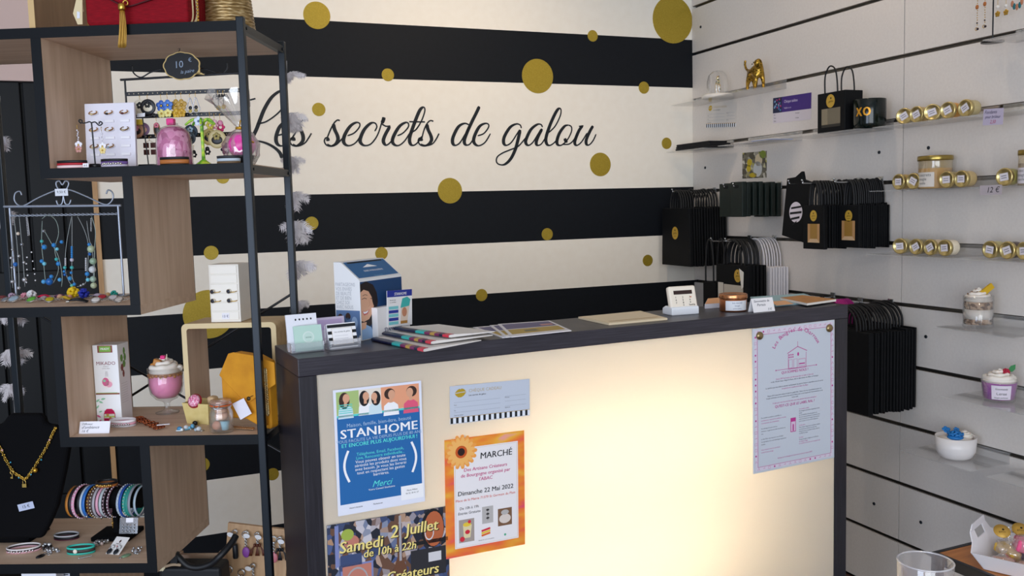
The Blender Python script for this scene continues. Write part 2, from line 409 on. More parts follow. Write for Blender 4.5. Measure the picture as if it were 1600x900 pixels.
R1 = [['t', (-30, 214), (5, 206), (52, 194)],
 [(65, 420), (140, 402), (215, 355), (275, 300), (310, 240), (315, 170), (292, 128), (255, 135), (190, 190), (130, 290), (90, 390), (55, 480), (10, 560), (-45, 612), (-85, 620), (-80, 590), (-20, 570), (70, 572), (150, 592), (220, 630), (268, 675), (290, 725)],
 [(250, 522), (300, 505), (345, 455), (350, 415), (315, 402), (265, 450), (235, 540), (245, 595), (285, 615), (345, 585), (400, 510), (440, 425), (470, 388), (497, 390)],
 [(440, 420), (452, 465), (475, 525), (470, 575), (420, 615), (375, 605), (358, 572), (372, 545), (390, 548), (393, 570)],
 ['t', (385, 600), (430, 616), (490, 590), (525, 545), (550, 503)],
 ['t', (690, 545), (720, 470), (752, 412), (780, 386), (803, 390)],
 [(745, 420), (757, 470), (780, 520), (786, 560), (765, 598), (725, 617), (685, 608), (665, 575), (675, 546), (692, 548), (699, 572)],
 ['t', (690, 600), (730, 615), (775, 600), (815, 560), (850, 520)],
 [(870, 525), (930, 500), (975, 450), (978, 415), (945, 408), (895, 440), (850, 510), (835, 570), (855, 605), (895, 612), (945, 585), (985, 530)],
 [(1113, 485), (1132, 445), (1115, 412), (1075, 415), (1020, 470), (985, 550), (990, 590), (1025, 612), (1075, 600), (1120, 550), (1150, 490), (1172, 420), (1190, 365)],
 ['T', (1195, 360), (1190, 385), (1178, 412)], ['t', (1178, 420), (1212, 440), (1252, 438)],
 [(1248, 442), (1205, 520), (1190, 575), (1215, 608), (1255, 580), (1290, 525)],
 [(1315, 525), (1365, 500), (1410, 450), (1412, 415), (1385, 408), (1335, 440), (1290, 510), (1270, 570), (1290, 605), (1330, 610), (1380, 570), (1425, 500)],
 [(1425, 500), (1480, 470), (1530, 390), (1558, 310), (1555, 275), (1535, 275), (1508, 310), (1460, 430), (1425, 540), (1430, 595), (1460, 610), (1500, 580), (1530, 530)],
 ['t', (1420, 400), (1560, 402)],
 ['t', (D-5, 545), (D+15, 470), (D+42, 415), (D+70, 390), (D+97, 396)],
 [(D+38, 422), (D+50, 470), (D+75, 525), (D+80, 565), (D+55, 600), (D+15, 615), (D-20, 605), (D-38, 575), (D-30, 548), (D-14, 550), (D-8, 572)],
 ['t', (D-15, 600), (D+35, 612), (D+90, 595), (D+125, 550), (D+147, 505)]]
R2 = [[(415, 428), (375, 415), (320, 445), (275, 530), (268, 585), (290, 610), (330, 590), (375, 520), (425, 430)],
 [(506, 264), (480, 320), (440, 400), (395, 500), (372, 570), (385, 605), (420, 600), (455, 550)],
 [(490, 525), (545, 505), (585, 455), (588, 425), (560, 415), (510, 440), (470, 510), (455, 570), (475, 605), (510, 612), (560, 580), (605, 505)],
 [(880, 458), (870, 430), (835, 420), (780, 450), (730, 530), (722, 585), (745, 610), (790, 585), (840, 510), (866, 470)],
 [(870, 472), (850, 560), (825, 650), (785, 730), (735, 778), (690, 782), (660, 760), (665, 715), (710, 680), (780, 650), (850, 620), (905, 560), (930, 530)],
 [(1068, 448), (1055, 425), (1020, 425), (965, 470), (925, 550), (920, 590), (945, 610), (985, 580), (1035, 500), (1064, 462)],
 [(1064, 464), (1030, 530), (1012, 585), (1025, 610), (1060, 595), (1105, 525)],
 [(1120, 500), (1180, 440), (1225, 350), (1233, 295), (1215, 282), (1185, 320), (1135, 430), (1100, 540), (1105, 595), (1135, 610), (1180, 580), (1208, 535)],
 [(1300, 430), (1265, 440), (1220, 500), (1197, 570), (1205, 605), (1240, 607), (1290, 560), (1325, 490), (1325, 445), (1300, 430)],
 ['T', (1266, 548), (1276, 574), (1290, 570)], ['t', (1245, 600), (1300, 600), (1340, 570), (1372, 515)],
 ['t', (1392, 442), (1432, 436)], [(1425, 437), (1395, 475), (1365, 545), (1355, 590), (1375, 610), (1415, 580), (1465, 500)],
 [(1518, 437), (1490, 485), (1458, 560), (1460, 600), (1485, 605), (1520, 565), (1545, 510)]]
base = W(430, 225)
R2 = [[s[0]] + [(x+D, y) for x, y in s[1:]] if isinstance(s[0], str) else [(x+D, y) for x, y in s] for s in R2]
lt = thing('wall_lettering', 'black cursive shop name lettering on the cream band of the wall', 'lettering', (base.x, -.0002, base.z), (PI/2, 0, 0))
for part in (R1[:5], R1[5:], R2[:3], R2[3:]):
    pen(part, (390, 120), 5.696, .0142, .0056, W, base).obj('word', mat('#0d141b', .5), lt)

# ================================================================== reception counter
LAM = noisy('dark_laminate_lengthwise', [(.3, '#24222a'), (.55, '#312e37'), (.8, '#403d47')], (1.2, 40, 40), 9, .38, 0, 6, .06)
LAMV = noisy('dark_laminate_upright', [(.3, '#1d1b21'), (.55, '#26242b'), (.8, '#302e36')], (40, 40, 1.2), 9, .38, 0, 6, .06)
ctr = thing('reception_counter', 'dark laminate reception counter with a glowing cream front panel', 'counter', (CL.x, CL.y, 0), CYAW)
th = .036
b = B(); b.box((0, 0, CT-th), (CW, CD, CT)); b.obj('counter_top', LAM, ctr, bevel=.0015)
for x0, x1 in ((0, .036), (CW-.043, CW)):
    b = B(); b.box((x0, .001, 0), (x1, CD-.002, CT-th-.0005)); b.obj('side_panel', LAMV, ctr, bevel=.0012)
b = B(); b.box((.036, CD-.02, .05), (CW-.043, CD-.004, CT-th-.0005)).box((.036, .03, .05), (CW-.043, CD-.02, .07)); b.obj('back_panel', mat('#f2eee6', .6), ctr)
b = B(); b.box((.036, .002, 0), (CW-.043, CD-.01, .05)); b.obj('plinth', LAM, ctr)
gp = bpy.data.materials.new('translucent_panel'); gp.use_nodes = True; nt = gp.node_tree; nt.nodes.clear()
o_ = nt.nodes.new('ShaderNodeOutputMaterial'); tr = nt.nodes.new('ShaderNodeBsdfTranslucent'); df = nt.nodes.new('ShaderNodeBsdfDiffuse'); gl = nt.nodes.new('ShaderNodeBsdfGlossy')
tr.inputs[0].default_value = rgb('#fff8ec'); df.inputs[0].default_value = rgb('#e6e0d6'); gl.inputs[1].default_value = .15
m1 = nt.nodes.new('ShaderNodeMixShader'); m1.inputs[0].default_value = .5; m2 = nt.nodes.new('ShaderNodeMixShader'); m2.inputs[0].default_value = .03
nt.links.new(df.outputs[0], m1.inputs[1]); nt.links.new(tr.outputs[0], m1.inputs[2]); nt.links.new(m1.outputs[0], m2.inputs[1]); nt.links.new(gl.outputs[0], m2.inputs[2]); nt.links.new(m2.outputs[0], o_.inputs[0])
b = B(); b.box((.0365, .004, .05), (CW-.0435, .0075, CT-th-.0008)); b.obj('glowing_panel', gp, ctr)
# the strip lights the counter holds behind its panel
for i, (x0, x1, z, p) in enumerate([(.28, 1.10, .48, 9.5), (.45, 1.22, .80, 6)]):
    q = CL + CX*((x0+x1)/2) + CN*(.15); l = area('strip_light', (q.x, q.y, z), tuple(q-CN*.1)[:2]+(z,), x1-x0, .05, p, (1.0, .92, .79))
    l.rotation_euler = (PI/2, 0, CYAW)

# ================================================================== zigzag display shelf
UW = .69; SD = .29; LV = [1.740, 1.457, 1.1715, .8945, .619, .343]
shf = thing('display_shelf', 'zigzag display shelf unit of oak boards in a dark steel frame', 'shelf unit', SA, SYAW)
BT = .02
def board(x0, x1, z, vertical=False):
    b = B()
    if not vertical:
        b.box((x0, .0012, z-BT), (x1, SD-.002, z)); b.box((x0, -.0005, z-BT-.0004), (x1, .0012, z+.0003), mi=1)
        b.box((x0, SD-.002, z-BT), (x1, SD, z), mi=1)
        return b
    b.box((x0, .0012, z[0]), (x0+BT, SD-.002, z[1])); b.box((x0-.0003, -.0005, z[0]), (x0+BT+.0003, .0012, z[1]), mi=1); b.box((x0, SD-.002, z[0]), (x0+BT, SD, z[1]), mi=1)
    return b
XL = [(-UW, -.006), (-.431, -.006), (-UW, -.24), (-.431, -.006), (-UW, -.24), (-.431, -.006)]
for (x0, x1), z in zip(XL, LV): board(x0, x1, z).obj('shelf_board', [OAKH, EDGE], shf)
for i, x0 in enumerate([-.431, -.26, -.431, -.26, -.431]):
    board(x0, 0, (LV[i+1], LV[i]-BT), True).obj('upright_panel', [OAK, EDGE], shf)
for x, y, h in ((0, 0, 1.748), (0, SD-.016, 1.748), (-UW, 0, 1.748), (-UW, SD-.016, 1.748)):
    b = B(); b.box((x-.008, y-.001, 0), (x+.008, y+.015, h)); b.obj('post', FRAME, shf, bevel=.002)
for i, z in enumerate(LV):
    for x in ((0, -UW) if i == 0 else (0,) if i in (1, 3, 5) else (-UW,)):
        b = B(); b.box((x-.006, .014, z-.020), (x+.006, SD-.016, z-.004))
        for yy in (.022, SD-.024): b.cyl((x+.006, yy, z-.012), (x+.0085, yy, z-.012), .0035, 10)
        b.obj('side_rail', FRAME, shf)
def back_local(u, v):
    x, z = SHL(u, v, SD+.006); return (x, SD+.004, z)
for p, q in (((447, 465), (195, 625)), ((192, 566), (450, 712))):
    a, c = Vector(back_local(*p)), Vector(back_local(*q)); dd = (c-a)/(c.x-a.x)
    s0 = a + dd*(-.004-a.x); s1 = a + dd*(-UW+.004-a.x)
    b = B(); b.cyl(s0, s1, .003, 8); b.obj('cross_brace', BLACKMETAL, shf)

# ================================================================== papers stuck on the counter front
def sheet(name, label, cat, tl, tr, bl, off, fn, yaw, paper, hgt=None, group=None, thick=.0003):
    """a flat paper thing; local x right, y up, z to the viewer, origin at its top left corner"""
    a, c, d = fn(*tl, off), fn(*tr, off), fn(*bl, off)
    w_ = (c-a).length; h_ = hgt or (d-a).length
    hx = Vector((math.cos(yaw), math.sin(yaw), 0)); ang = math.atan2((c-a).z, (c-a).dot(hx))
    t = thing(name, label, cat, a, (PI/2, -ang, yaw), group)
    b = B(); b.box((0, -h_, -thick), (w_, 0, 0)); b.obj('paper_sheet', paper, t)
    return t, w_, h_
def person(b, cx, cy, s, skin, hair, cloth, z, long=True, face=1):
    b.flat([(cx-s*.9, cy-s*2.3), (cx-s*.8, cy-s*1.2), (cx-s*.35, cy-s*.85), (cx+s*.35, cy-s*.85), (cx+s*.8, cy-s*1.2), (cx+s*.9, cy-s*2.3)], z, mi=cloth)
    b.ell(cx-s*.12*face, cy-(s*.25 if long else -s*.1), s*.62, s*(.95 if long else .6), z+.00005, mi=hair)
    b.flat([(cx-s*.18, cy-s*.9), (cx+s*.18, cy-s*.9), (cx+s*.16, cy-s*.3), (cx-s*.16, cy-s*.3)], z+.0001, mi=skin)
    b.ell(cx+s*.1*face, cy, s*.4, s*.52, z+.00015, mi=skin)

WH, SKIN, HAIR, HAIR2 = mat('#f4f3f6', .7), mat('#d9a283', .7), mat('#3a241d', .7), mat('#17141a', .7)
# --- blue advert
t, w_, h_ = sheet('poster', 'blue and white poster with four small photos across its top', 'poster', (520.1, 610), (658, 594.5), (534, 806), .0006, CF, CYAW, mat('#e4e6f4', .6))
mats = [mat('#1f66a8', .6), mat('#4fd0c8', .6), WH, SKIN, HAIR, HAIR2, mat('#e0587a', .7), mat('#cfe3ea', .7), mat('#e9dfd2', .7), mat('#a9c07a', .7), mat('#e7a07c', .7)]
b = B(); X = lambda f: f*w_; Y = lambda f: -f*h_
for i, (x0, x1, m_) in enumerate([(.03, .28, 9), (.28, .53, 8), (.53, .78, 10), (.78, .97, 10)]): b.rect(X(x0), Y(.205), X(x1), Y(.02), .0002, m_)
person(b, X(.13), Y(.075), w_*.095, 3, 4, 7, .0003); person(b, X(.35), Y(.075), w_*.09, 3, 5, 2, .0003); person(b, X(.46), Y(.085), w_*.085, 3, 5, 7, .0004, True, -1)
person(b, X(.64), Y(.085), w_*.1, 3, 4, 2, .0003, False); person(b, X(.87), Y(.085), w_*.1, 3, 4, 6, .0003, False, -1)
for k in range(5): b.rect(X(.055), Y(.128+.016*k), X(.205), Y(.122+.016*k), .00042, 1)
b.rect(0, Y(.3), X(.0), Y(.3), .0002, 2)
b.obj('photo_strip', mats, t)
b = B(); b.rect(X(.03), Y(.915), X(.97), Y(.215), .0002, 0); b.rect(X(.03), Y(.222), X(.97), Y(.207), .0003, 1); b.rect(X(.72), Y(.96), X(.985), Y(.845), .0004, 2); b.obj('blue_field', mats, t)
b = B()
def ln(s, fy, fs, mi, fx=.5, al='CENTER', **k): b.txt(s, fs*h_, X(fx), Y(fy), .0006, mi, al, **k)
ln('Maison, famille, bien-être, beauté', .305, .042, 1, sx=.95); ln('STANHOME', .39, .1, 0, sx=1.16, bold=.025, sp=1.05)
ln('VOUS FACILITE LA VIE DEPUIS PLUS DE 80 ANS', .425, .034, 1, sx=1); ln("ET ENCORE PLUS AUJOURD'HUI !", .462, .042, 2, sx=1, bold=.02)
for i, (s, m_) in enumerate([('Téléphone, Email, Facebook,', 2), ('Live, Rencontre individuelle...', 2), ('Vous pouvez obtenir en toute', 0), ('sérénité les produits dont vous', 0), ('avez besoin. Je vous les livrerai', 0), ('tout en respectant les gestes', 0), ('barrières.', 0)]):
    ln(s, .54+.03*i, .034, m_, sx=1.0)
ln('Votre Conseil Stanhome', .835, .022, 0); b.txt('Merci', .07*h_, X(.5), Y(.81), .0006, 2, shear=.4, bold=-.005)
for i, s in enumerate(['Marie Milliot', '06 52 18 41 27']): b.txt(s, .018*h_, X(.85), Y(.89+.025*i), .0006, 3)
b.txt('Vente à domicile', .016*h_, X(.2), Y(.955), .0006, 3); b.txt('Parlons-en', .018*h_, X(.45), Y(.955), .0006, 3)
for sx_ in (-1, 1): b.line([(X(.5+sx_*(.36+.05*math.sin(PI*k/10))), Y(.49+.25*k/10)) for k in range(11)], .004*1.2, .0006, 0)
b.obj('lettering', [WH, mat('#a9c3e0', .7), mat('#5fe0da', .7), INK], t)

# --- gift voucher
t, w_, h_ = sheet('gift_voucher', 'pale blue gift voucher with gold lips and a black striped edge on the counter front', 'voucher', (702.5, 603.8), (827.5, 591.8), (703.5, 663.5), .0006, CF, CYAW, mat('#c3cad8', .6))
def voucher(t, w_, h_, sm=1):
    b = B(); n = 15; y0, y1 = -h_*.985, -h_*.84
    b.rect(0, y0, w_, y1, .0001, 1)
    for k in range(n): b.rect(w_*(k+.1)/n, y0, w_*(k+.55)/n, y1, .0002, 0)
    b.rect(0, y1, w_, y1+h_*.012, .0002, 2); b.obj('striped_edge', [INK, mat('#e9edf5', .6), GOLD], t)
    b = B()
    lip = [(-1, .1), (-.5, .75), (-.15, .95), (0, .8), (.2, .98), (.6, .8), (1, .2), (.5, .25), (0, .2), (-.5, .15)]
    b.flat([(w_*.13+x*w_*.07, -h_*.2+y*h_*.12) for x, y in lip], .0002, mi=0)
    b.flat([(w_*.13+x*w_*.07, -h_*.2+y*h_*.12) for x, y in [(-1, -.05), (-.4, 0), (.2, .08), (1, .1), (.6, -.6), (.1, -.95), (-.4, -.9), (-.8, -.5)]], .0002, mi=0)
    b.obj('lips_emblem', mat('#c2a22e', .45, .3), t)
    b = B(); b.txt('CHÈQUE CADEAU', h_*.115, w_*.23, -h_*.2, .0002, 1, 'LEFT'); b.txt('Les secrets de galou', h_*.06, w_*.23, -h_*.3, .0002, 0, 'LEFT', bold=.01)
    for s, x, y in (('Pour', .05, .52), ('De', .05, .66), ('Date de validité', .05, .79), ('Montant', .68, .45), ('Signature', .68, .72)): b.txt(s, h_*.04, w_*x, -h_*y, .0002, 0, 'LEFT')
    for y in (.44, .57, .7): b.line([(w_*.05, -h_*y), (w_*.62, -h_*y)], h_*.006, .0002, 2); b.line([(w_*.68, -h_*(y-.03)), (w_*.95, -h_*(y-.03))], h_*.006, .0002, 2)
    b.obj('lettering', [INK, mat('#b9a47a', .5), mat('#8f98a8', .6)], t)
voucher(t, w_, h_)

# --- market poster
ORG = noisy('orange_pink_watercolour', [(.3, '#e2307e'), (.4, '#ee6a3a'), (.52, '#f08a2c'), (.66, '#f0b03a'), (.75, '#eda094')], (5, 14, 1), 2.0, .6, 0, 2)
t, w_, h_ = sheet('poster', 'orange and pink bordered market poster with a gerbera flower in its corner', 'poster', (694.4, 688.1), (819, 672.2), (705.9, 872), .0012, CF, CYAW, ORG)
X = lambda f: f*w_; Y = lambda f: -f*h_
b = B(); b.rect(X(.11), Y(.93), X(.915), Y(.085), .0001, 0); b.line([(X(.125), Y(.92)), (X(.9), Y(.92)), (X(.9), Y(.095)), (X(.125), Y(.095))], .0008, .0002, 1, closed=True)
b.obj('text_panel', [mat('#efeaec', .6), mat('#d9b98c', .6)], t)
b = B(); cx, cy, R = X(.2), Y(.115), w_*.2
for lay, (n, rr, m_) in enumerate([(17, 1, 0), (15, .86, 1)]):
    for k in range(n):
        a = 2*PI*(k+.4*lay)/n; q = lambda r, s: (cx+R*rr*(r*math.cos(a)-s*math.sin(a)), cy+R*rr*(r*math.sin(a)+s*math.cos(a)))
        b.flat([q(.25, -.06), q(.7, -.15), q(.95, -.09), q(1, 0), q(.95, .09), q(.7, .15), q(.25, .06)], .0004+.0001*lay+.000004*k, mi=m_)
b.ell(cx, cy, R*.36, R*.36, .0007, 2); b.ell(cx, cy, R*.22, R*.22, .0008, 3)
b.obj('gerbera_flower', [mat('#f2a04a', .6), mat('#f6b765', .6), mat('#c8541c', .6), mat('#2a1210', .6)], t)
b = B()
ln('MARCHÉ', .195, .075, 0, .635, sx=1.0, shear=.06, bold=.012)
for s, y in (('Des Artisans Créateurs', .285), ('de Bourgogne organisé par', .332), ("l'ABAC", .379)): ln(s, y, .041, 1, sx=1.02, shear=.08, bold=.008)
ln('Dimanche 22 Mai 2022', .485, .054, 0, sx=1.02, shear=.06, bold=.012); ln('Place de la Mairie 71370 St Germain du Plain', .535, .029, 2, sx=1.05, shear=.08)
ln('De 10h à 19h', .605, .032, 0, .29, shear=.08); ln('Entrée Gratuite', .647, .032, 0, .29, shear=.08); ln('Ne pas jeter sur la voie publique', .895, .011, 0)
b.obj('lettering', [INK, mat('#c42a78', .6), mat('#d2503c', .6)], t)
b = B(); b.rect(X(.16), Y(.885), X(.35), Y(.69), .0003, 0); b.rect(X(.45), Y(.755), X(.59), Y(.61), .0003, 2); b.rect(X(.65), Y(.8), X(.83), Y(.65), .0003, 1)
b.flat([(X(.22), Y(.85)), (X(.3), Y(.85)), (X(.32), Y(.74)), (X(.21), Y(.74))], .0004, mi=3); b.ell(X(.26), Y(.735), X(.05), X(.025), .0005, 4); b.ell(X(.29), Y(.715), X(.02), X(.02), .0006, 5); b.ell(X(.2), Y(.855), X(.03), X(.03), .0006, 5); b.ell(X(.265), Y(.8), X(.03), X(.025), .0006, 5)
for k in range(3): b.ell(X(.52), Y(.64+.035*k), X(.02), X(.012), .0005, 6)
b.line([(X(.52), Y(.63)), (X(.52), Y(.73))], .0008, .0004, 6); b.ell(X(.74), Y(.74), X(.075), X(.055), .0004, 7); b.ell(X(.74), Y(.685), X(.05), X(.03), .0005, 2)
for k, m_ in enumerate((8, 4, 5)): b.line([(X(.44), Y(.855-.02*k)), (X(.55), Y(.84-.02*k))], h_*.017, .0005, m_)
b.ell(X(.74), Y(.88), X(.014), X(.014), .0005, 9)
b.obj('small_photos', [mat('#a79a92', .7), mat('#7d5a42', .7), mat('#b9b4b2', .7), mat('#e3d3a6', .6), mat('#e8c63e', .6), mat('#d4283c', .6), mat('#3a3638', .6), mat('#ddd0c8', .6), mat('#e36a2c', .6), mat('#4fae8a', .6)], t)

# --- flea market poster
t, w_, h_ = sheet('poster', 'crowded photo poster with yellow handwriting at the bottom left of the counter front', 'poster', (510.3, 821.3), (700.8, 790.3), (513.75, 900), .0009, CF, CYAW, mat('#4a5162', .6), hgt=.20)
BUSY = noisy('crowded_shop_photo', [(.2, '#1d2230'), (.38, '#4a5a86'), (.5, '#8a92a8'), (.6, '#b0896a'), (.72, '#c9c6d0'), (.85, '#6a4a3a')], (1, .8, 1), 80, .5, 0, 2, kind='voronoi')
X = lambda f: f*w_; Y = lambda f: -f*h_
b = B(); b.rect(X(.004), Y(.996), X(.996), Y(.004), .0001, 0)
b.rect(X(.06), Y(.45), X(.09), Y(.02), .0002, 7); b.rect(X(.10), Y(.5), X(.27), Y(.34), .0002, 9); b.ell(X(.19), Y(.21), X(.06), Y(-.07), .0002, 8); b.ell(X(.16), Y(.13), X(.05), Y(-.06), .00023, 10)
b.ell(X(.86), Y(.21), X(.1), Y(-.21), .0002, 1); b.ell(X(.87), Y(.22), X(.085), Y(-.19), .0003, 2); b.ell(X(.83), Y(.25), X(.04), Y(-.085), .0004, 3); b.ell(X(.83), Y(.25), X(.032), Y(-.07), .0005, 2)
b.flat([(X(.555), Y(.1)), (X(.6), Y(.1)), (X(.6), Y(.45)), (X(.64), Y(.6)), (X(.62), Y(.75)), (X(.53), Y(.75)), (X(.52), Y(.6)), (X(.56), Y(.45))], .0002, mi=4)
b.rect(X(.575), Y(.5), X(.595), Y(.02), .0003, 5); b.rect(X(.66), Y(.37), X(.99), Y(.33), .0003, 1); b.rect(X(.67), Y(.72), X(.97), Y(.42), .0002, 6); b.rect(X(.82), Y(.57), X(.93), Y(.47), .0003, 3)
b.rect(X(.1), Y(.7), X(.36), Y(.44), .0002, 7); b.rect(X(.115), Y(.69), X(.345), Y(.46), .00025, 8); b.ell(X(.23), Y(.64), X(.09), Y(-.16), .0003, 5); b.ell(X(.23), Y(.64), X(.08), Y(-.14), .0004, 8)
b.ell(X(.23), Y(.85), X(.17), Y(-.23), .0006, 1); b.ell(X(.23), Y(.88), X(.09), Y(-.13), .0007, 5); b.ell(X(.21), Y(.9), X(.05), Y(-.09), .0008, 7)
b.obj('photo', [BUSY, mat('#16161b', .6), mat('#b8623c', .6), mat('#d5d2d6', .6), mat('#6a4430', .6), mat('#a7a3a8', .6), mat('#2b2a30', .6), mat('#7d86b8', .6), mat('#c07a6a', .6), mat('#3a4a72', .6), mat('#9fb04a', .6)], t)
b = B()
for dx, dy, m_, bo, z in ((.0016, -.0016, 0, .035, .0010), (0, 0, 1, .02, .0012)):
    for s, x, y, sz in (('Samedi', .09, .31, .17), ('2', .5, .24, .19), ('Juillet', .63, .235, .17), ('de 10h à 22h', .28, .395, .115), ('Créateurs', .46, .70, .15), ('& Broderie', .47, .88, .15)):
        b.txt(s, sz*h_, X(x)+dx, Y(y)+dy, z, m_, 'LEFT', shear=.12, bold=bo, sx=.95)
s = 'PLANETE MAISON'
for i, ch in enumerate(s):
    a = PI*(1.0-(i+.5)/len(s))
    b.txt(ch, h_*.105, X(.23)+X(.135)*math.cos(a), Y(.86)+h_*.185*math.sin(a), .0012, 2, rot=a-PI/2, bold=.03, sx=.8)
b.obj('lettering', [mat('#1a1512', .6), mat('#f2dc86', .6), mat('#e2452c', .6)], t)

# --- candle maker's notice
t, w_, h_ = sheet('notice_board', 'white notice with pink border and house drawing screwed to the right of the counter', 'sign', (1176.2, 514.2), (1303.7, 499.6), (1175.6, 741.3), .004, CF, CYAW, mat('#ccd3de', .45), thick=.003)
X = lambda f: f*w_; Y = lambda f: -f*h_
PK = mat('#c03a92', .6)
b = B(); b.rect(X(.02), Y(.985), X(.98), Y(.012), .0001, 1); b.rect(X(.05), Y(.96), X(.955), Y(.045), .0002, 2)
b.line([(X(.05), Y(.96)), (X(.955), Y(.96)), (X(.955), Y(.045)), (X(.05), Y(.045))], .0016, .0004, 0, closed=True)
rnd = random.Random(3)
def doodle(x, y, s):
    k = rnd.randrange(4)
    if k == 0: b.line([(x-s, y-s), (x+s, y-s), (x+s, y+s), (x-s, y+s)], .0007, .0004, 0, closed=True)
    elif k == 1: b.line([(x-s, y-s), (x, y+s), (x+s, y-s)], .0009, .0004, 0)
    elif k == 2: b.ell(x, y, s*.8, s*.8, .0004, 0, n=10)
    else: b.line([(x-s, y), (x+s, y), (x+s*.3, y+s)], .0009, .0004, 0)
for k in range(15):
    for y in (.026, .974): doodle(X(.06+.063*k), Y(y), .0032)
for k in range(22):
    for x in (.028, .974): doodle(X(x), Y(.06+.041*k), .0032)
b.obj('border', [PK, mat('#dcd4e4', .6), mat('#ccd3de', .5)], t)
b = B(); s = 'Les Bougies de Charroux'
for i, ch in enumerate(s):
    a = math.radians(152-124*i/(len(s)-1)); b.txt(ch, .042*h_, X(.52)+w_*.29*math.cos(a), Y(.235)+w_*.25*math.sin(a), .0004, 0, rot=a-PI/2, bold=.012)
ln('QUI SOMMES NOUS ?', .335, .026, 0, bold=.01); ln("QU'EST-CE QUE LE LABEL RAL ?", .565, .026, 0, bold=.01)
for s, y in (('Depuis 2007 les bougies sont fabriquées dans un atelier à Charroux', .37), ('un des 150 plus beaux villages de France, dans le département de l’Allier en Auvergne', .386), ('Les parfums que nous utilisons viennent exclusivement du pays de Grasse et répondent tous à la norme', .425), ('européenne sur la qualité et la valeur des Alpes', .441),
             ('Depuis 2014 nous avons obtenu le label de qualité RAL. Celui-ci est une reconnaissance pour nos', .48), ('bougies parfumées car nous sommes les seuls en France avec un tel respect de l’environnement et de', .496), ('notre santé', .512), ("Il s'agit pour nous de votre bien-être, une vraie attitude dans notre entreprise !", .535)):
    ln(s, y, .0135, 0 if y in (.37, .441, .535) else 1, .5, sx=.93)
L_ = ['Des matières premières contrôlées et', 'certifiées pour respecter les meilleures normes', 'à la préparation des compositions.', '', 'Un éclairage sûr pour vivre au', 'maximum : la garantie du choix des formes de', 'cire.', '', 'Le label RAL nous impose à tous d’utiliser', 'les ingrédients d’un outil développé simplement', 'durable.', '', 'Nous invitons à tous de vous laisser', 'humer le beau ménage.']
for i, s in enumerate(L_):
    if s: b.txt(s, .0125*h_, X(.09), Y(.625+.0185*i), .0004, 0 if i in (1, 2, 12, 13) else 1, 'LEFT', sx=.93)
R_ = ['Une qualité certifiée', 'Des bougies qui brûlent longtemps et sans', 'fumée.', 'La cire bénéficie d’un plus grand soin,', 'de coton sans plomb pour la mèche et des', 'colorants testés et le respect des normes', 'pour les pots, le verre et les étiquettes.', '', 'Un bien-être', 'Pour chaque fragrance, la meilleure matière', 'est choisie puis dosée à la main avec', 'attention, pour un parfum tenace, doux et', 'une flamme claire.', '', 'Un foyer', 'Chaque bougie se déguste à une flamme', 'de longueur égale.', 'La surveiller et la poser sur un support plat']
for i, s in enumerate(R_):
    if s: b.txt(s, .0125*h_, X(.55), Y(.605+.0145*i), .0004, 0 if i in (0, 8, 14, 16, 17) else 1, 'LEFT', sx=.9)
ln('fabriqué par les Bougies de Charroux et créateurs depuis 2007', .925, .0125, 0)
b.obj('lettering', [PK, mat('#3c4256', .6)], t)
b = B(); hx, hy, s = X(.53), Y(.235), w_*.11; lw = .0011
b.line([(hx-s*1.1, hy+s*.45), (hx+s*.05, hy+s*.95), (hx+s*1.1, hy+s*.5)], lw*1.6, .0004, 0); b.line([(hx-s, hy-s*.9), (hx-s, hy+s*.4)], lw, .0004, 0); b.line([(hx+s, hy-s*.9), (hx+s, hy+s*.4)], lw, .0004, 0); b.line([(hx-s, hy-s*.9), (hx+s, hy-s*.9)], lw, .0004, 0)
b.line([(hx+s*.05, hy+s*.9), (hx+s*.05, hy+s*1.4)], lw, .0004, 0)
for x0, y0, x1, y1 in ((-.95, -.8, -.55, -.1), (-.4, -.85, 0, -.1), (.15, -.75, .9, -.15)): b.line([(hx+s*x0, hy+s*y0), (hx+s*x1, hy+s*y0), (hx+s*x1, hy+s*y1), (hx+s*x0, hy+s*y1)], lw, .0004, 0, closed=True)
for k in range(3):
    for j in range(2): b.rect(hx-s*.95+s*.2*k, hy+s*.05+s*.2*j, hx-s*.83+s*.2*k, hy+s*.17+s*.2*j, .0004, 0)
b.rect(hx+s*.2, hy-s*.6, hx+s*.85, hy-s*.5, .0004, 0); b.ell(hx+s*.1, hy+s*.3, s*.1, s*.16, .0004, 0); b.line([(X(.27), Y(.305)), (X(.77), Y(.305))], .0011, .0004, 0); b.ell(X(.27), Y(.305), .0018, .0018, .0004, 0); b.ell(X(.77), Y(.305), .0018, .0018, .0004, 0)
b.rect(X(.445), Y(.755), X(.51), Y(.655), .0004, 0); b.rect(X(.452), Y(.75), X(.503), Y(.682), .0005, 1); b.rect(X(.47), Y(.748), X(.485), Y(.7), .0006, 0)
b.obj('house_drawing', [PK, mat('#d9c3dc', .6)], t)
for fx, fy in ((.075, .05), (.93, .055)):
    b = B(); b.lathe([(.0105, 0), (.0105, .003), (.008, .0062), (.003, .0075), (.0003, .0077)], 20, T(X(fx), Y(fy), .0001)); b.obj('brass_cap', mat('#9a8660', .3, .9), t)

# ================================================================== things on the counter top
def onto(u, v, z=CT): p = onz(u, v, z); p.z = z; return p
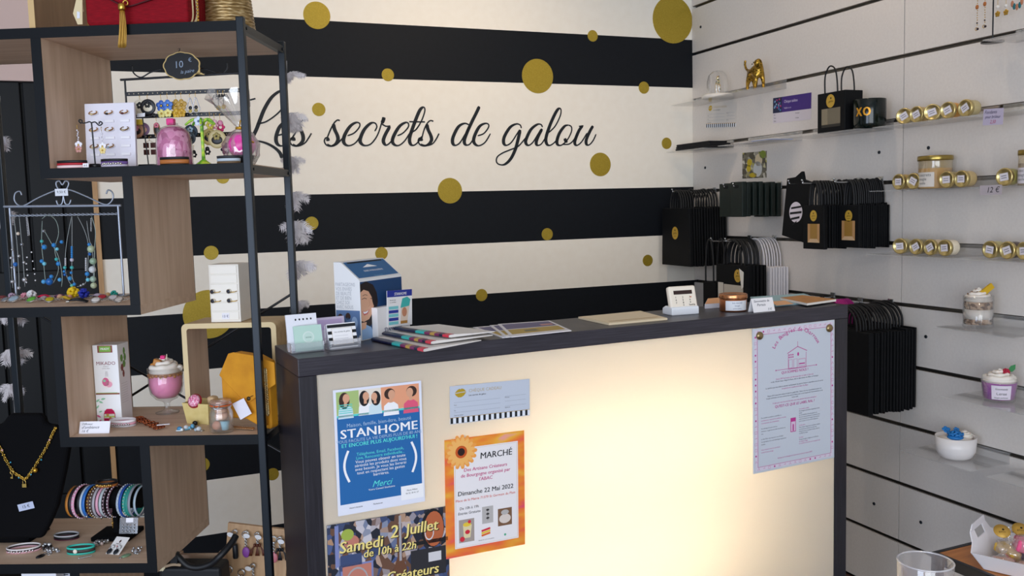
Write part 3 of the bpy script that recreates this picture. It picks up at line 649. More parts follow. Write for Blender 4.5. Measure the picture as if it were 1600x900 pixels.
# acrylic card holders
def card_holder(name, label, base, yaw, w_, card_fn):
    t = thing(name, label, 'card holder', base, yaw)
    b = B(); d = .034
    b.box((-w_/2, 0, 0), (w_/2, d, .002)).box((-w_/2, 0, .002), (w_/2, .002, .021)); b.box((-w_/2, .002, .002), (-w_/2+.0015, d, .021)).box((w_/2-.0015, .002, .002), (w_/2, d, .021))
    b.box((-w_/2, d-.002, .002), (w_/2, d, .05), T(0, 0, 0))
    b.obj('clear_holder', clear('clear_holder_plastic', '#dfe2f2', .12, .12), t, bevel=.0008); return t
CB = CYAW
p = onto(482, 551); h1 = card_holder('business_card_holder', 'clear card holder with green cards at the left end of the counter', p, CB+.06, .068, None)
def card(label, parent_base, yaw, dx, dy, w_, h_, tilt, m_, z0=.0025, name='business_card', group=None):
    t = thing(name, label, 'card', Vector(parent_base)+RZ(yaw) @ Vector((dx, dy, z0)), (PI/2-tilt, 0, yaw), group)
    b = B(); b.box((-w_/2, 0, -.004), (w_/2, h_, 0)); b.obj('card_stack', m_, t); return t
c = card('pale green card in front inside the left clear holder', p, CB+.06, .006, .009, .058, .052, .22, mat('#b9d8cc', .5))
b = B(); b.ell(.0, .028, .012, .012, .0002, 0); b.ell(.0, .028, .0095, .0095, .0003, 1); b.txt('soins', .006, 0, .026, .0004, 2); b.obj('emblem', [mat('#d3e3dc', .5), mat('#c3dbd1', .5), mat('#4a7a6c', .5)], c)
c = card('white card with black dots behind the green cards in the left holder', p, CB+.06, -.002, .020, .064, .075, .2, mat('#e6e6ef', .5))
b = B()
for k in range(5): b.ell(-.012+.008*k, .064, .0018, .0022, .0002, 0, n=12)
b.obj('dots', INK, c)
p = onto(541, 546); h2 = card_holder('business_card_holder', 'clear card holder with black and white striped cards next to the ballot box', p, CB+.1, .066, None)
c = card('black and white striped card with gold frame in the second clear holder', p, CB+.1, 0, .010, .062, .052, .28, mat('#f0eff2', .5))
b = B()
for k in range(4): b.rect(-.031, .003+.0135*k, .031, .0095+.0135*k, .0002, 0)
b.rect(-.022, .008, .022, .042, .0003, 1); b.line([(-.022, .008), (.022, .008), (.022, .042), (-.022, .042)], .0006, .0004, 2, closed=True); b.txt('Les secrets de galou', .0042, 0, .033, .0005, 0, shear=.25)
for k in range(3): b.line([(-.017, .026-.006*k), (.012, .026-.006*k)], .0004, .0005, 3)
b.obj('print', [INK, mat('#f3f1f3', .5), GOLD, mat('#9a9aa4', .5)], c)
q = onto(521, 538); t = thing('leaflet_stack', 'lilac leaflets standing behind the two clear card holders', 'leaflet', q+CN*.02, (PI/2-.2, 0, CB+.08))
b = B(); b.box((-.03, 0, -.005), (.036, .057, 0)); b.obj('paper_sheet', mat('#d8cbe4', .6), t); b = B(); b.rect(-.024, .03, .03, .052, .0002, 0); b.obj('print', mat('#c9b2dc', .6), t)

# ballot box
fl, fr = onto(565.5, 533), onto(630.5, 518); byaw = math.atan2(fr.y-fl.y, fr.x-fl.x); bw = (fr-fl).length
bx = Vector((math.cos(byaw), math.sin(byaw), 0)); bn = Vector((-math.sin(byaw), math.cos(byaw), 0))
hF = on_plane(563, 438, fl, bn).z-CT; e = on_plane(539, 450, fl, bx); bd = max(.07, min(.11, (e-fl).dot(bn))); hB = on_plane(547, 407, fl+bn*bd, bn).z-CT
t = thing('ballot_box', 'blue and white cardboard ballot box with a smiling woman on its front', 'box', fl, byaw)
b = B(); prof = [(0, 0), (bd, 0), (bd, hB), (bd*.72, hB), (0, hF)]
b.prism([(y, z) for y, z in prof], 0, bw, Matrix(((0, 0, 1, 0), (1, 0, 0, 0), (0, 1, 0, 0), (0, 0, 0, 1)))); b.obj('carton', mat('#e6e6e8', .55), t, bevel=.0008)
FR = T(0, -.0003, 0) @ FACE
b = B(); b.rect(.001, hF*.015, bw-.001, hF*.97, .0001, 0, FR)
b.flat([(.001, .002), (bw*.3, .002), (bw*.22, hF*.2), (bw*.1, hF*.26), (.001, hF*.22)], .0003, FR, 4)
hair = [(.001, hF*.93), (bw*.14, hF*.97), (bw*.3, hF*.9), (bw*.38, hF*.76), (bw*.4, hF*.6), (bw*.35, hF*.45), (bw*.3, hF*.28), (bw*.16, hF*.2), (.001, hF*.3)]
b.flat(hair, .0002, FR, 2)
face = [(.001, hF*.8), (bw*.08, hF*.84), (bw*.19, hF*.8), (bw*.255, hF*.7), (bw*.27, hF*.62), (bw*.3, hF*.54), (bw*.27, hF*.5), (bw*.25, hF*.42), (bw*.18, hF*.34), (bw*.06, hF*.31), (.001, hF*.33)]
b.flat(face, .0004, FR, 1); b.flat([(.001, hF*.3), (bw*.12, hF*.3), (bw*.1, hF*.2), (.001, hF*.18)], .00035, FR, 1)
b.flat([(bw*.02, hF*.49), (bw*.1, hF*.475), (bw*.2, hF*.5), (bw*.15, hF*.43), (bw*.07, hF*.415)], .0005, FR, 5); b.flat([(bw*.04, hF*.48), (bw*.1, hF*.47), (bw*.18, hF*.49), (bw*.13, hF*.445), (bw*.07, hF*.44)], .0006, FR, 3)
b.line([(bw*.03, hF*.685), (bw*.09, hF*.7), (bw*.14, hF*.68)], .0012, .0005, 2, FR); b.line([(bw*.05, hF*.74), (bw*.11, hF*.755), (bw*.16, hF*.735)], .001, .0005, 2, FR); b.line([(bw*.22, hF*.68), (bw*.26, hF*.67)], .001, .0005, 2, FR); b.line([(bw*.19, hF*.66), (bw*.215, hF*.57), (bw*.17, hF*.55)], .0006, .0005, 6, FR)
b.obj('woman_photo', [mat('#17406e', .5), mat('#dba98c', .6), mat('#1e1416', .6), WH, mat('#8fb0d8', .6), mat('#c2545a', .5), mat('#b67f66', .6)], t)
sl = math.atan2(hB-hF, bd*.72); RT = T(0, -.0003, hF+.0004) @ RX(sl); rl = math.hypot(bd*.72, hB-hF)
b = B(); b.rect(.005, .006, bw-.005, rl-.003, .0002, 0, RT); b.txt('GLISSEZ VOTRE BULLETIN ICI', .0068, bw/2, rl*.38, .0004, 1, M=RT, sx=.78, bold=.015); b.flat([(bw*.33, rl*.6), (bw*.67, rl*.6), (bw*.5, rl*.75)], .0004, RT, 1); b.rect(bw*.1, rl*.86, bw*.9, rl*.93, .0004, 2, RT); b.txt('STANHOME', .006, bw/2, rl*.1, .0004, 3, M=RT)
b.obj('slot_lid', [mat('#1b5f96', .45), WH, mat('#0d1118', .6), mat('#6fa0c4', .5)], t)
SL = Matrix(((0, 0, -1, -.0003), (-1, 0, 0, 0), (0, 1, 0, 0), (0, 0, 0, 1)))
b = B(); b.rect(-bd+.002, .012, -.002, hF*.5, .0001, 1, SL)
for (x, y, r1, r2, m_) in ((-.8, .38, .1, .06, 2), (-.8, .25, .14, .1, 3), (-.5, .4, .1, .06, 2), (-.5, .28, .14, .1, 1), (-.25, .3, .12, .1, 4), (-.5, .12, .3, .1, 3), (-.2, .1, .12, .08, 1)): b.ell(x*bd, y*hF, r1*bd, r2*hF, .0002+abs(x)*.00005, m_, SL)
for i, s in enumerate(['PARTAGEONS', 'VOS ENVIES', 'DE BEAUTÉ', 'ET DE BIEN', 'CHEZ SOI', 'AVEC NOUS']): b.txt(s, hF*.085, -bd+.004, hF*(.93-.075*i)-.004, .0003, 5, 'LEFT', M=SL, sx=.75)
b.obj('side_print', [WH, mat('#5a76a0', .6), mat('#3a2620', .6), mat('#b98a66', .6), mat('#8fa9cc', .6), mat('#b4b6bc', .6)], t)
# leaflet pocket on the front right with its leaflet
t2 = B(); px0, px1 = bw*.24, bw*1.03
t2.box((px0, -.016, 0), (px1, -.0006, hF*.52)); pk_ = t2.obj('leaflet_pocket', mat('#eceaec', .5), t, bevel=.0006)
b = B(); b.txt('STANHOME', hF*.09, (px0+px1)/2-.004, hF*.1, .0002, 0, M=T(0, -.0163, 0) @ FACE, bold=.02, sx=1.05); b.obj('lettering', mat('#232a6e', .5), pk_)
lf = thing('leaflet', 'white leaflet with blue header and a cream tube in the ballot box pocket', 'leaflet', fl+bx*(bw*.44)-bn*.0187+Vector((0, 0, hF*.16)), (PI/2, .05, byaw))
lw, lh = bw*.62, hF*.62
b = B(); b.box((0, 0, -.001), (lw, lh, 0)); b.obj('paper_sheet', WH, lf); b = B(); b.rect(0, lh*.82, lw, lh, .0002, 0); b.obj('header', mat('#22349a', .5), lf)
b = B(); b.txt('STANHOME', lh*.11, lw*.53, lh*.86, .0004, 0, bold=.02, sx=.98); b.txt('Bienvenue chez', lh*.045, lw*.1, lh*.72, .0004, 1, 'LEFT'); b.txt('vos conseillères', lh*.045, lw*.1, lh*.66, .0004, 1, 'LEFT'); b.obj('lettering', [WH, INK], lf)
b = B()
for k, m_ in enumerate((0, 1, 0, 1, 0)): b.rect(lw*.06, lh*(.06+.105*k), lw*.44, lh*(.145+.105*k), .0003, m_)
b.obj('price_tiles', [mat('#7fd0d8', .5), mat('#2a3aa0', .5)], lf)
b = B(); b.flat([(lw*.52, lh*.08), (lw*.8, lh*.12), (lw*.93, lh*.72), (lw*.8, lh*.8), (lw*.6, lh*.76), (lw*.55, lh*.6)], .0003, mi=0); b.flat([(lw*.52, lh*.5), (lw*.88, lh*.54), (lw*.93, lh*.72), (lw*.8, lh*.8), (lw*.6, lh*.76)], .0004, mi=1); b.ell(lw*.68, lh*.38, lw*.1, lh*.13, .0005, 2); b.rect(lw*.52, lh*.06, lw*.8, lh*.14, .0005, 3)
b.obj('tube_picture', [mat('#e9d6c6', .5), mat('#42b8b4', .5), mat('#c98a6a', .5), mat('#b9843e', .5)], lf)

# folded magazines
def magazine(label, A, Bq, far, z, k):
    A, Bq, far = [onz(*p, CT+.004) for p in (A, Bq, far)]
    ax = (Bq-A); L = ax.length; ang = math.atan2(ax.y, ax.x); wv = far-Bq; Wd = wv.length*.98
    t = thing('magazine', label, 'magazine', (A.x, A.y, z), ang, 'folded magazines on the counter')
    wl = RZ(-ang) @ wv; sk = wl.x/max(wl.y, .02)
    Sh = Matrix(((1, sk, 0, 0), (0, 1, 0, 0), (0, 0, 1, 0), (0, 0, 0, 1))); wy = wl.y
    K_ = .62; prof = [(.0, .004*K_), (.001, .0015*K_), (.006, .0002), (wy, .0002), (wy, .003*K_), (wy*.5, .006*K_), (.012, .0105*K_), (.005, .0105*K_), (.001, .0085*K_)]
    MM = Matrix(((0, 0, 1, 0), (1, 0, 0, 0), (0, 1, 0, 0), (0, 0, 0, 1)))
    b = B(); b.prism([(y+.0006, zz) for y, zz in prof], .001, L-.0008, Sh @ MM); b.obj('pages', mat('#e9e4e0', .6), t)
    c = [(y, z*K_) for y, z in [(.014, .0112), (.005, .0112), (.0, .0088), (-.0004, .004), (.001, .0008), (.006, -.0001)]]; ci = [(y, z*K_) for y, z in [(.006, .0006), (.0016, .0014), (.0004, .0042), (.0009, .0084), (.0054, .0104), (.014, .0104)]]
    b = B(); b.prism(c+ci, 0, L, Sh @ MM, 0)
    for x0, x1, m_ in ((.42, .58, 1), (.58, .68, 2), (.68, .76, 3), (.76, .84, 2), (.9, 1.001, 4)):
        cc = [(y-.0003, zz+.0003*(1 if zz > .0037 else -.2)) for y, zz in c[:5]]
        b.prism(cc+[(y+.0002, zz) for y, zz in c[:5]][::-1], L*x0, L*x1, Sh @ MM, m_)
    b.obj('cover', [mat('#10173a', .35), mat('#35b5b0', .35), mat('#7a2a5a', .35), mat('#c09a4a', .35), mat('#d8384e', .35)], t)
    return t
magazine('lowest folded magazine of the fanned three overhanging the counter edge', (580, 530), (661, 547.5), (752, 530), CT+.0003, 0)
magazine('middle folded magazine of the fanned three on the counter', (597, 526), (673, 541), (770, 527), CT+.0074, 1)
magazine('topmost folded magazine of the fanned three in front of the ballot box', (615, 523), (701, 536), (773, 526.5), CT+.0145, 2)

def lying(name, label, cat, cs, z, th_, m_, part='paper_sheet', group=None):
    """a flat thing lying on the counter: corners back-left, back-right, front-right, front-left as seen"""
    P = [onz(u, v, z) for u, v in cs]; o = P[3].copy(); o.z = z
    ang = math.atan2(P[2].y-P[3].y, P[2].x-P[3].x); t = thing(name, label, cat, o, ang, group)
    q = [RZ(-ang) @ (p-o) for p in P]; b = B(); b.prism([(p.x, p.y) for p in q], 0, th_); b.obj(part, m_, t, bevel=min(.0004, th_*.3))
    def at(fx, fy):
        a = q[3].lerp(q[2], fx); c = q[0].lerp(q[1], fx); r = a.lerp(c, fy); return (r.x, r.y)
    return t, at, th_
for i, (cs, lb) in enumerate([([(739, 512.5), (825, 506), (862, 521), (785, 528.5)], 'lowest of three fanned flyers on the middle of the counter'), ([(765, 509.5), (845, 504), (876, 519), (790, 528)], 'middle one of three fanned flyers on the counter'),
        ([(778, 507.5), (858.7, 502), (893, 517.5), (799, 527.5)], 'topmost purple and yellow flyer of the fan on the counter')]):
    z = CT+.0002+.0022*i; t, at, th_ = lying('flyer', lb, 'flyer', cs, z, .002, mat('#e9e6ea', .5), group='fanned flyers on the counter')
    b = B(); z1 = th_+.0002
    b.flat([at(.05, .52), at(.95, .52), at(.95, .93), at(.05, .93)], z1, mi=0); b.flat([at(.05, .14), at(.95, .14), at(.95, .48), at(.05, .48)], z1, mi=1); b.flat([at(.7, .6), at(.92, .6), at(.92, .72), at(.7, .72)], z1+.0001, mi=2); b.flat([at(.3, .24), at(.55, .24), at(.5, .38), at(.3, .36)], z1+.0001, mi=3)
    b.obj('print', [mat('#5a5480', .5), mat('#b99a3c', .5), mat('#c48a84', .5), mat('#6f6a4a', .5)], t)
t, at, th_ = lying('notebook', 'cream spiral notebook lying on the middle of the counter', 'notebook', [(903.5, 498), (1001, 488.5), (1043, 500), (951.5, 508.5)], CT+.0002, .005, mat('#ecd9b8', .55), 'cover')
b = B()
for k in range(22):
    x, y = at(.02, .04+.92*k/21); b.torus(.0022, .0005, 8, 4, T(x, y, .0035) @ RX(PI/2))
b.obj('spiral_binding', mat('#c9b692', .4), t)
b = B(); b.flat([at(.1, .16), at(.93, .16), at(.93, .22), at(.1, .22)], .0053, mi=0); b.obj('print', mat('#cdb184', .6), t)

# card reader in its cradle
p = onto(1071.5, 492); t = thing('card_reader', 'white card payment reader standing in its cradle on the counter', 'card reader', p, CYAW-.12)
rw = .078; b = B()
side = [(0, 0), (.05, 0), (.05, .016), (.036, .022), (.012, .022), (.003, .021), (0, .017)]
b.prism(side, -rw/2, rw/2, Matrix(((0, 0, 1, 0), (1, 0, 0, 0), (0, 1, 0, 0), (0, 0, 0, 1)))); b.obj('cradle', mat('#e9ecf2', .35), t, bevel=.003, segs=3)
TL = T(0, .005, .010) @ RX(PI/2-.26)
b = B(); b.box((-rw/2+.0005, 0, -.014), (rw/2-.0005, .064, .003), TL); rb_ = b.obj('reader_body', mat('#f4e9d9', .35), t, bevel=.005, segs=3)
b = B(); b.rect(-rw*.34, .042, rw*.34, .052, .0034, 0, TL); b.obj('display', mat('#33201e', .2), rb_)
b = B()
for i in range(3):
    for j in range(3): b.txt(str(3*j+i+1), .0065, -.022+.02*i, .0325-.007*j, .0034, 0, M=TL, bold=.03)
b.txt('0', .0055, -.002, .0125, .0034, 0, M=TL, bold=.03); b.txt('SumUp', .006, .022, .0125, .0034, 0, M=TL, bold=.03); b.rect(.018, .033, .023, .0355, .0034, 1, TL); b.obj('keypad', [mat('#47413e', .5), mat('#d2683c', .5)], rb_)
# copper candle tin
p = onto(1145.5, 485.5); r = (onto(1162.5, 480)-onto(1128.5, 483)).length/2*.97
t = thing('candle_tin', 'copper candle tin with a white label beside the card reader', 'candle', p, 0)
b = B(); b.lathe([(r*.94, 0), (r, .002), (r, .031), (r*.97, .032)], 40); b.obj('tin_body', mat('#b9764e', .28, .85), t)
b = B(); b.lathe([(r*1.03, .0322), (r*1.05, .034), (r*1.05, .042), (r*1.02, .0445), (r*.95, .045), (r*.93, .0435), (.0005, .0435)], 40); b.obj('lid', mat('#c98a5e', .26, .9), t)
b = B(); N = 16; a0 = math.radians(-158); a1 = math.radians(-58)
V = []; 
for i in range(N+1):
    a = a0+(a1-a0)*i/N; V += [((r+.0005)*math.cos(a), (r+.0005)*math.sin(a), .004), ((r+.0005)*math.cos(a), (r+.0005)*math.sin(a), .029)]
b.add(V, [(2*i, 2*i+2, 2*i+3, 2*i+1) for i in range(N)], True)
lb_ = b.obj('label', mat('#dfe1e6', .6), t)
b = B()
def wrap(b, t_, size, ang, z, mi=0, R=r+.0009):
    k = B(); k.txt(t_, size, 0, 0, 0); 
    b.add([(R*math.cos(ang+v.x/R), R*math.sin(ang+v.x/R), z+v.y) for v in k.v], k.f, mi=mi)
am = math.radians(-108); wrap(b, 'Les secrets', .006, am, .022); wrap(b, 'bougie', .005, am, .015); wrap(b, 'parfum pêche', .004, am, .008); b.obj('lettering', mat('#5a6484', .6), lb_)
# small parcels and papers at the right end
t, at, th_ = lying('card_stack', 'small stack of white cards with orange edges behind the copper tin', 'card', [(1106, 473), (1130, 471), (1136, 480), (1101, 482.5)], CT+.0002, .012, [mat('#d9d8e2', .6)], 'cards')
b = B(); b.flat([at(.02, .02), at(.98, .02), at(.98, .98), at(.02, .98)], .0123, mi=0); b.obj('top_card', mat('#e8ae7c', .6), t)
p = onto(1190, 487)+Vector((0, 0, .0006)); t = thing('price_card', 'folded white price card with handwriting standing on the counter', 'price card', p, CYAW-.05)
pw = .067; b = B()
for s_ in (1, -1): b.box((-pw/2, -.0005, 0), (pw/2, .0005, .036), T(0, s_*.011, 0) @ RX(s_*.3))
b.obj('folded_card', mat('#eeecee', .6), t)
b = B(); FM = T(0, -.0118, .0) @ RX(-.3) @ FACE
for s, x, y, sz in (('Savonnette de', -.028, .026, .0085), ('Pertuis', -.02, .016, .0095), ('5 €', .012, .004, .008)): b.txt(s, sz, x, y, .0002, 0, 'LEFT', M=FM, shear=.3)
b.obj('handwriting', mat('#3c3f52', .6), t)
t, at, th_ = lying('paper_sheet_pile', 'pale teal papers lying under the kraft notebook', 'paper', [(1172, 466), (1256, 460.5), (1290, 472), (1212, 479)], CT+.0002, .004, mat('#9dbfc9', .6))
t, at, th_ = lying('notebook', 'brown kraft notebook on the right end of the counter', 'notebook', [(1219, 468.5), (1254, 464.5), (1306.5, 471), (1261, 477.5)], CT+.0046, .006, mat('#ece6dd', .6), 'pages')
b = B(); b.flat([at(0, 0), at(1, 0), at(1, 1), at(0, 1)], .0063); b.obj('cover', noisy('kraft_cover', [(.3, '#b87f45'), (.7, '#c88f55')], (1, 1, 1), 80, .7), t)
t, at, th_ = lying('envelope', 'small orange envelope beside the folded price card', 'envelope', [(1204, 471.5), (1226, 470), (1240, 475), (1213, 477.5)], CT+.0046, .001, mat('#f0b888', .6))

# ================================================================== things on the zigzag shelf
def shp(x, off, z): return SA + SX*x + SN*off + Vector((0, 0, z))
def sx(u, v, off): return SHL(u, v, off)[0]
def sz(u, v, off): return SHL(u, v, off)[1]
def on_shelf(i, u, v, yaw=0):                                   # a spot on the visible top of board i
    p = onz(u, v, LV[i]); q = p-SA; return shp(q.dot(SX), min(max(q.dot(SN), .012), SD-.012), LV[i]+.0003)
def local(p): q = p-SA; return q.dot(SX), q.dot(SN), p.z
VELVET = mat('#08080b', .9, 0, .15)

# ---- top board
x0 = sx(143, 40, .03); x1 = sx(300, 36, .03); w_ = x1-x0
t = thing('handbag', 'red fabric handbag with a gold tassel on the top board of the shelf', 'handbag', shp(x0, .010, LV[0]+.0006), SYAW)
RED = noisy('red_canvas', [(.3, '#6e0312'), (.7, '#8e0719')], (3, 3, 30), 20, .8, spec=.2)
b = B(); n = 18
def bagring(z, inset, dpt): return [(inset*.5, 0+inset*.3, z), (w_-inset*.2, 0+inset*.3, z), (w_+.006-inset*.2, dpt*.5, z), (w_-inset*.2, dpt-inset*.3, z), (inset*.5, dpt-inset*.3, z), (-.004+inset*.5, dpt*.5, z)]
rings = [bagring(0, .012, .10), bagring(.008, .0, .11), bagring(.06, 0, .105), bagring(.12, .012, .07), bagring(.165, .03, .03)]
V = [p for r in rings for p in r]; F_ = [tuple(range(6))[::-1], tuple(range(24, 30))]
for j in range(4):
    for i in range(6): k = (i+1) % 6; F_.append((j*6+i, j*6+k, (j+1)*6+k, (j+1)*6+i))
b.add(V, F_, False); o = b.obj('bag_body', RED, t, bevel=.006, segs=3)
b = B(); fl_ = [(0.004, .17), (w_, .17), (w_, .10), (w_*.78, .055), (w_*.46, .037), (w_*.40, .037), (w_*.2, .06), (.004, .10)]
b.prism([(x, z) for x, z in fl_], -.001, .003, T(0, -.0015, 0) @ FACE); b.obj('flap', RED, t, bevel=.0015)
b = B(); b.tube([(w_*.2, -.006, .06), (w_*.3, -.006, .046), (w_*.43, -.006, .036), (w_*.6, -.006, .044), (w_*.78, -.006, .055)], .0016, 6); b.obj('flap_seam', mat('#4a0510', .7), t)
GT = noisy('gold_thread', [(.3, '#9a6f22'), (.7, '#d8ab4e')], (40, 40, 1), 8, .4, .4)
b = B(); tx = w_*.405; b.torus(.005, .0014, 14, 6, T(tx+.004, -.012, .041) @ RX(PI/2)); b.lathe([(.005, 0), (.0075, .003), (.0075, .012), (.005, .015)], 14, T(tx, -.0200, .024)); tc_ = b.obj('tassel_cap', GOLD, t)
b = B()
for k in range(26):
    a = k*2.4; r = .0065*math.sqrt((k+.5)/26); b.tube([(tx+r*.6*math.cos(a), -.0200+r*.6*math.sin(a), .026), (tx+r*math.cos(a), -.0205+r*.7*math.sin(a), -.01), (tx+r*1.25*math.cos(a)-.004, -.0210+r*.7*math.sin(a), -.046-.004*((k*7) % 3)/3)], .0011, 4, sub=3)
b.obj('tassel_fringe', GT, tc_)
b = B(); b.tube([(w_+.004, .02, .0), (w_+.008, .03, .02), (w_+.008, .03, .05), (w_+.004, .025, .1)], .003, 6); b.tube([(w_+.001, .012, .0), (w_+.003, .02, .02), (w_+.003, .02, .06)], .0022, 6); b.obj('zip_edge', mat('#cbb68c', .5, .3), t)
b = B()
for k in range(12): b.ball((w_+.0105, .027, .004+.0065*k), .0028, n=8)
b.obj('zip_teeth', GOLD, t)
b = B(); b.prism([(-.012, .0), (-.002, -.0), (.002, .06), (-.008, .06), (-.02, .022)], -.001, .001, T(-.004, -.004, .004) @ FACE); b.prism([(-.012, .07), (-.004, .07), (-.0, .03), (-.01, .03)], -.0012, .0008, T(-.004, .0, .0) @ FACE); b.obj('care_label', mat('#d6c49c', .7), t)
b = B(); b.prism([(-.012, .012), (-.006, .012), (-.005, .024), (-.011, .026)], 0, .0004, T(-.004, -.0055, .004) @ FACE); b.obj('price_sticker', mat('#d9dbe6', .6), t)
# gold woven basket
xc = sx(352, 30, .12); r0 = (sx(396, 30, .12)-sx(309, 30, .12))/2*.93
GL = noisy('gold_glitter_weave', [(.25, '#5a4526'), (.5, '#a88a58'), (.72, '#e6d2a6'), (.9, '#fff0d0')], (1, 1, 6), 60, .35, .5, 6, .6)
t = thing('basket', 'gold glittering woven basket at the right end of the top board', 'basket', shp(min(xc, -r0-.010), .14, LV[0]+.0006), SYAW)
b = B()
for k in range(16):
    z = .004+.0066*k; b.torus(r0*(1.0-.012*k)-.003, .0038, 36, 6, T(0, 0, z), rz=.0042)
b.lathe([(r0*.9, 0), (r0*.94, .004), (r0*.76, .112), (r0*.72, .112), (r0*.7, .01), (.0005, .01)], 36)
b.obj('woven_wall', GL, t)
# tan board standing at the left of the top board
u0, u1 = sx(46, 40, .03), sx(54, 40, .03)
t = thing('wooden_box_frame', 'upright wooden panel with pale front edge standing left on the top board', 'box frame', shp(u0, .03, LV[0]+.0006), SYAW)
b = B(); b.box((0, .0015, 0), (.012, .225, .30)); b.obj('panel', noisy('brown_panel', [(.3, '#7d5f40'), (.7, '#957452')], (9, 9, .8), 6, .55), t)
b = B(); b.box((-.0003, 0, 0), (.0123, .0015, .30)); b.obj('front_edge', mat('#c9aa78', .6), t)
b = B(); b.box((-.0003, .225, 0), (.0123, .2265, .30)).box((.012, .215, 0), (.0135, .2265, .3)); b.obj('back_edge', mat('#b08540', .6), t)

# ---- second board: rings, earrings, bracelets
bx0, bx1 = sx(131, 200, .10), sx(209, 200, .10); bw_ = bx1-bx0; bh = .142
t = thing('ring_display_board', 'white upright board with three columns of ring slots', 'ring display', shp(bx0, .10, LV[1]+.0005), (-.06, 0, SYAW))
b = B(); b.box((0, 0, 0), (bw_, .008, bh)); b.obj('board', mat('#e2dfea', .6), t, bevel=.001)
FB = T(0, -.0003, 0) @ FACE; b = B()
slots = []
for r_ in range(6):
    for c_ in range(3):
        cx_, cy_ = bw_*(.19+.31*c_), bh*(.905-.126*r_-.01); slots.append((cx_, cy_)); b.box((cx_-.010, cy_-.009, 0), (cx_+.010, cy_-.003, .0022), FB)
b.obj('foam_slot', mat('#efedf4', .7), t, bevel=.0008)
ringd = [(0, 0, '#b9874a', '#c9b48a'), (1, 0, '#b9874a', '#1d1714'), (2, 0, '#b9874a', '#5a1f1a'), (0, 2, '#b9874a', '#d8b070'), (1, 2, '#a9793f', '#e6e0d0'), (2, 2, '#8d7048', '#b0a080'), (0, 4, '#a9793f', '#d9c79a'), (1, 4, '#a9793f', '#9aa7ae')]
names = ['twisted gold ring at the upper left of the white board', 'gold ring with black stone at the top middle of the white board', 'gold ring with dark red stone at the top right of the white board', 'plain gold ring in the third row of the white board, left column', 'gold ring with pale stone in the middle of the white board', 'thin bronze ring in the right column of the white board', 'gold ring with round stone in the lower left of the white board', 'gold ring with grey stone low in the middle column of the white board']
for (c_, r_, m_, st), lb in zip(ringd, names):
    cx_, cy_ = slots[r_*3+c_]; p = shp(bx0, .10, LV[1]) + RZ(SYAW) @ (RX(-.06) @ Vector((cx_, -.004, cy_-.0055)))
    g = thing('ring', lb, 'ring', p, (0, 0, SYAW), 'rings on the white display board')
    b = B(); b.torus(.0082, .0013, 22, 6, T(0, -.001, .0005) @ RX(.55), sy=1); b.obj('band', mat(m_, .3, .9), g)
    b = B(); b.ball((0, -.0085, -.0035), .0029, (1.25, .8, .9), 10); b.obj('stone', mat(st, .25), g)

def hook_stand(): pass
# small T stand with two earrings
xs = sx(145, 200, .045)
t = thing('earring_stand', 'small black wire stand with curled arms in front of the white ring board', 'earring stand', shp(xs, .045, LV[1]+.0005), SYAW)
b = B(); b.lathe([(.0125, 0), (.0125, .006), (.011, .009), (.002, .0095), (.0005, .0095)], 20); b.obj('base', BLACKMETAL, t)
zt_ = sz(142, 192, .045)-LV[1]
b = B(); b.cyl((0, 0, .009), (-.002, 0, zt_), .0016, 8); b.obj('pole', BLACKMETAL, t)
b = B(); b.tube([(-.024, 0, zt_-.001), (-.0285, 0, zt_+.003), (-.027, 0, zt_+.0065), (-.022, 0, zt_+.005), (-.022, 0, zt_), (-.014, 0, zt_), (-.006, 0, zt_+.002), (-.002, 0, zt_), (.006, 0, zt_+.001), (.012, 0, zt_-.005), (.0165, 0, zt_-.006), (.021, 0, zt_-.002), (.017, 0, zt_+.0015), (.0135, 0, zt_-.003)], .0014, 6); b.obj('arm', BLACKMETAL, t)
def flower(b, x, z, r, mi, mc, y=0, n=5, M=None):
    for k in range(n):
        a = 2*PI*k/n+PI/2; b.ball((x+r*.58*math.cos(a), y, z+r*.58*math.sin(a)), r*.47, (1, .25, 1), 8, mi, M)
    b.ball((x, y-r*.1, z), r*.25, (1, .5, 1), 8, mc, M)
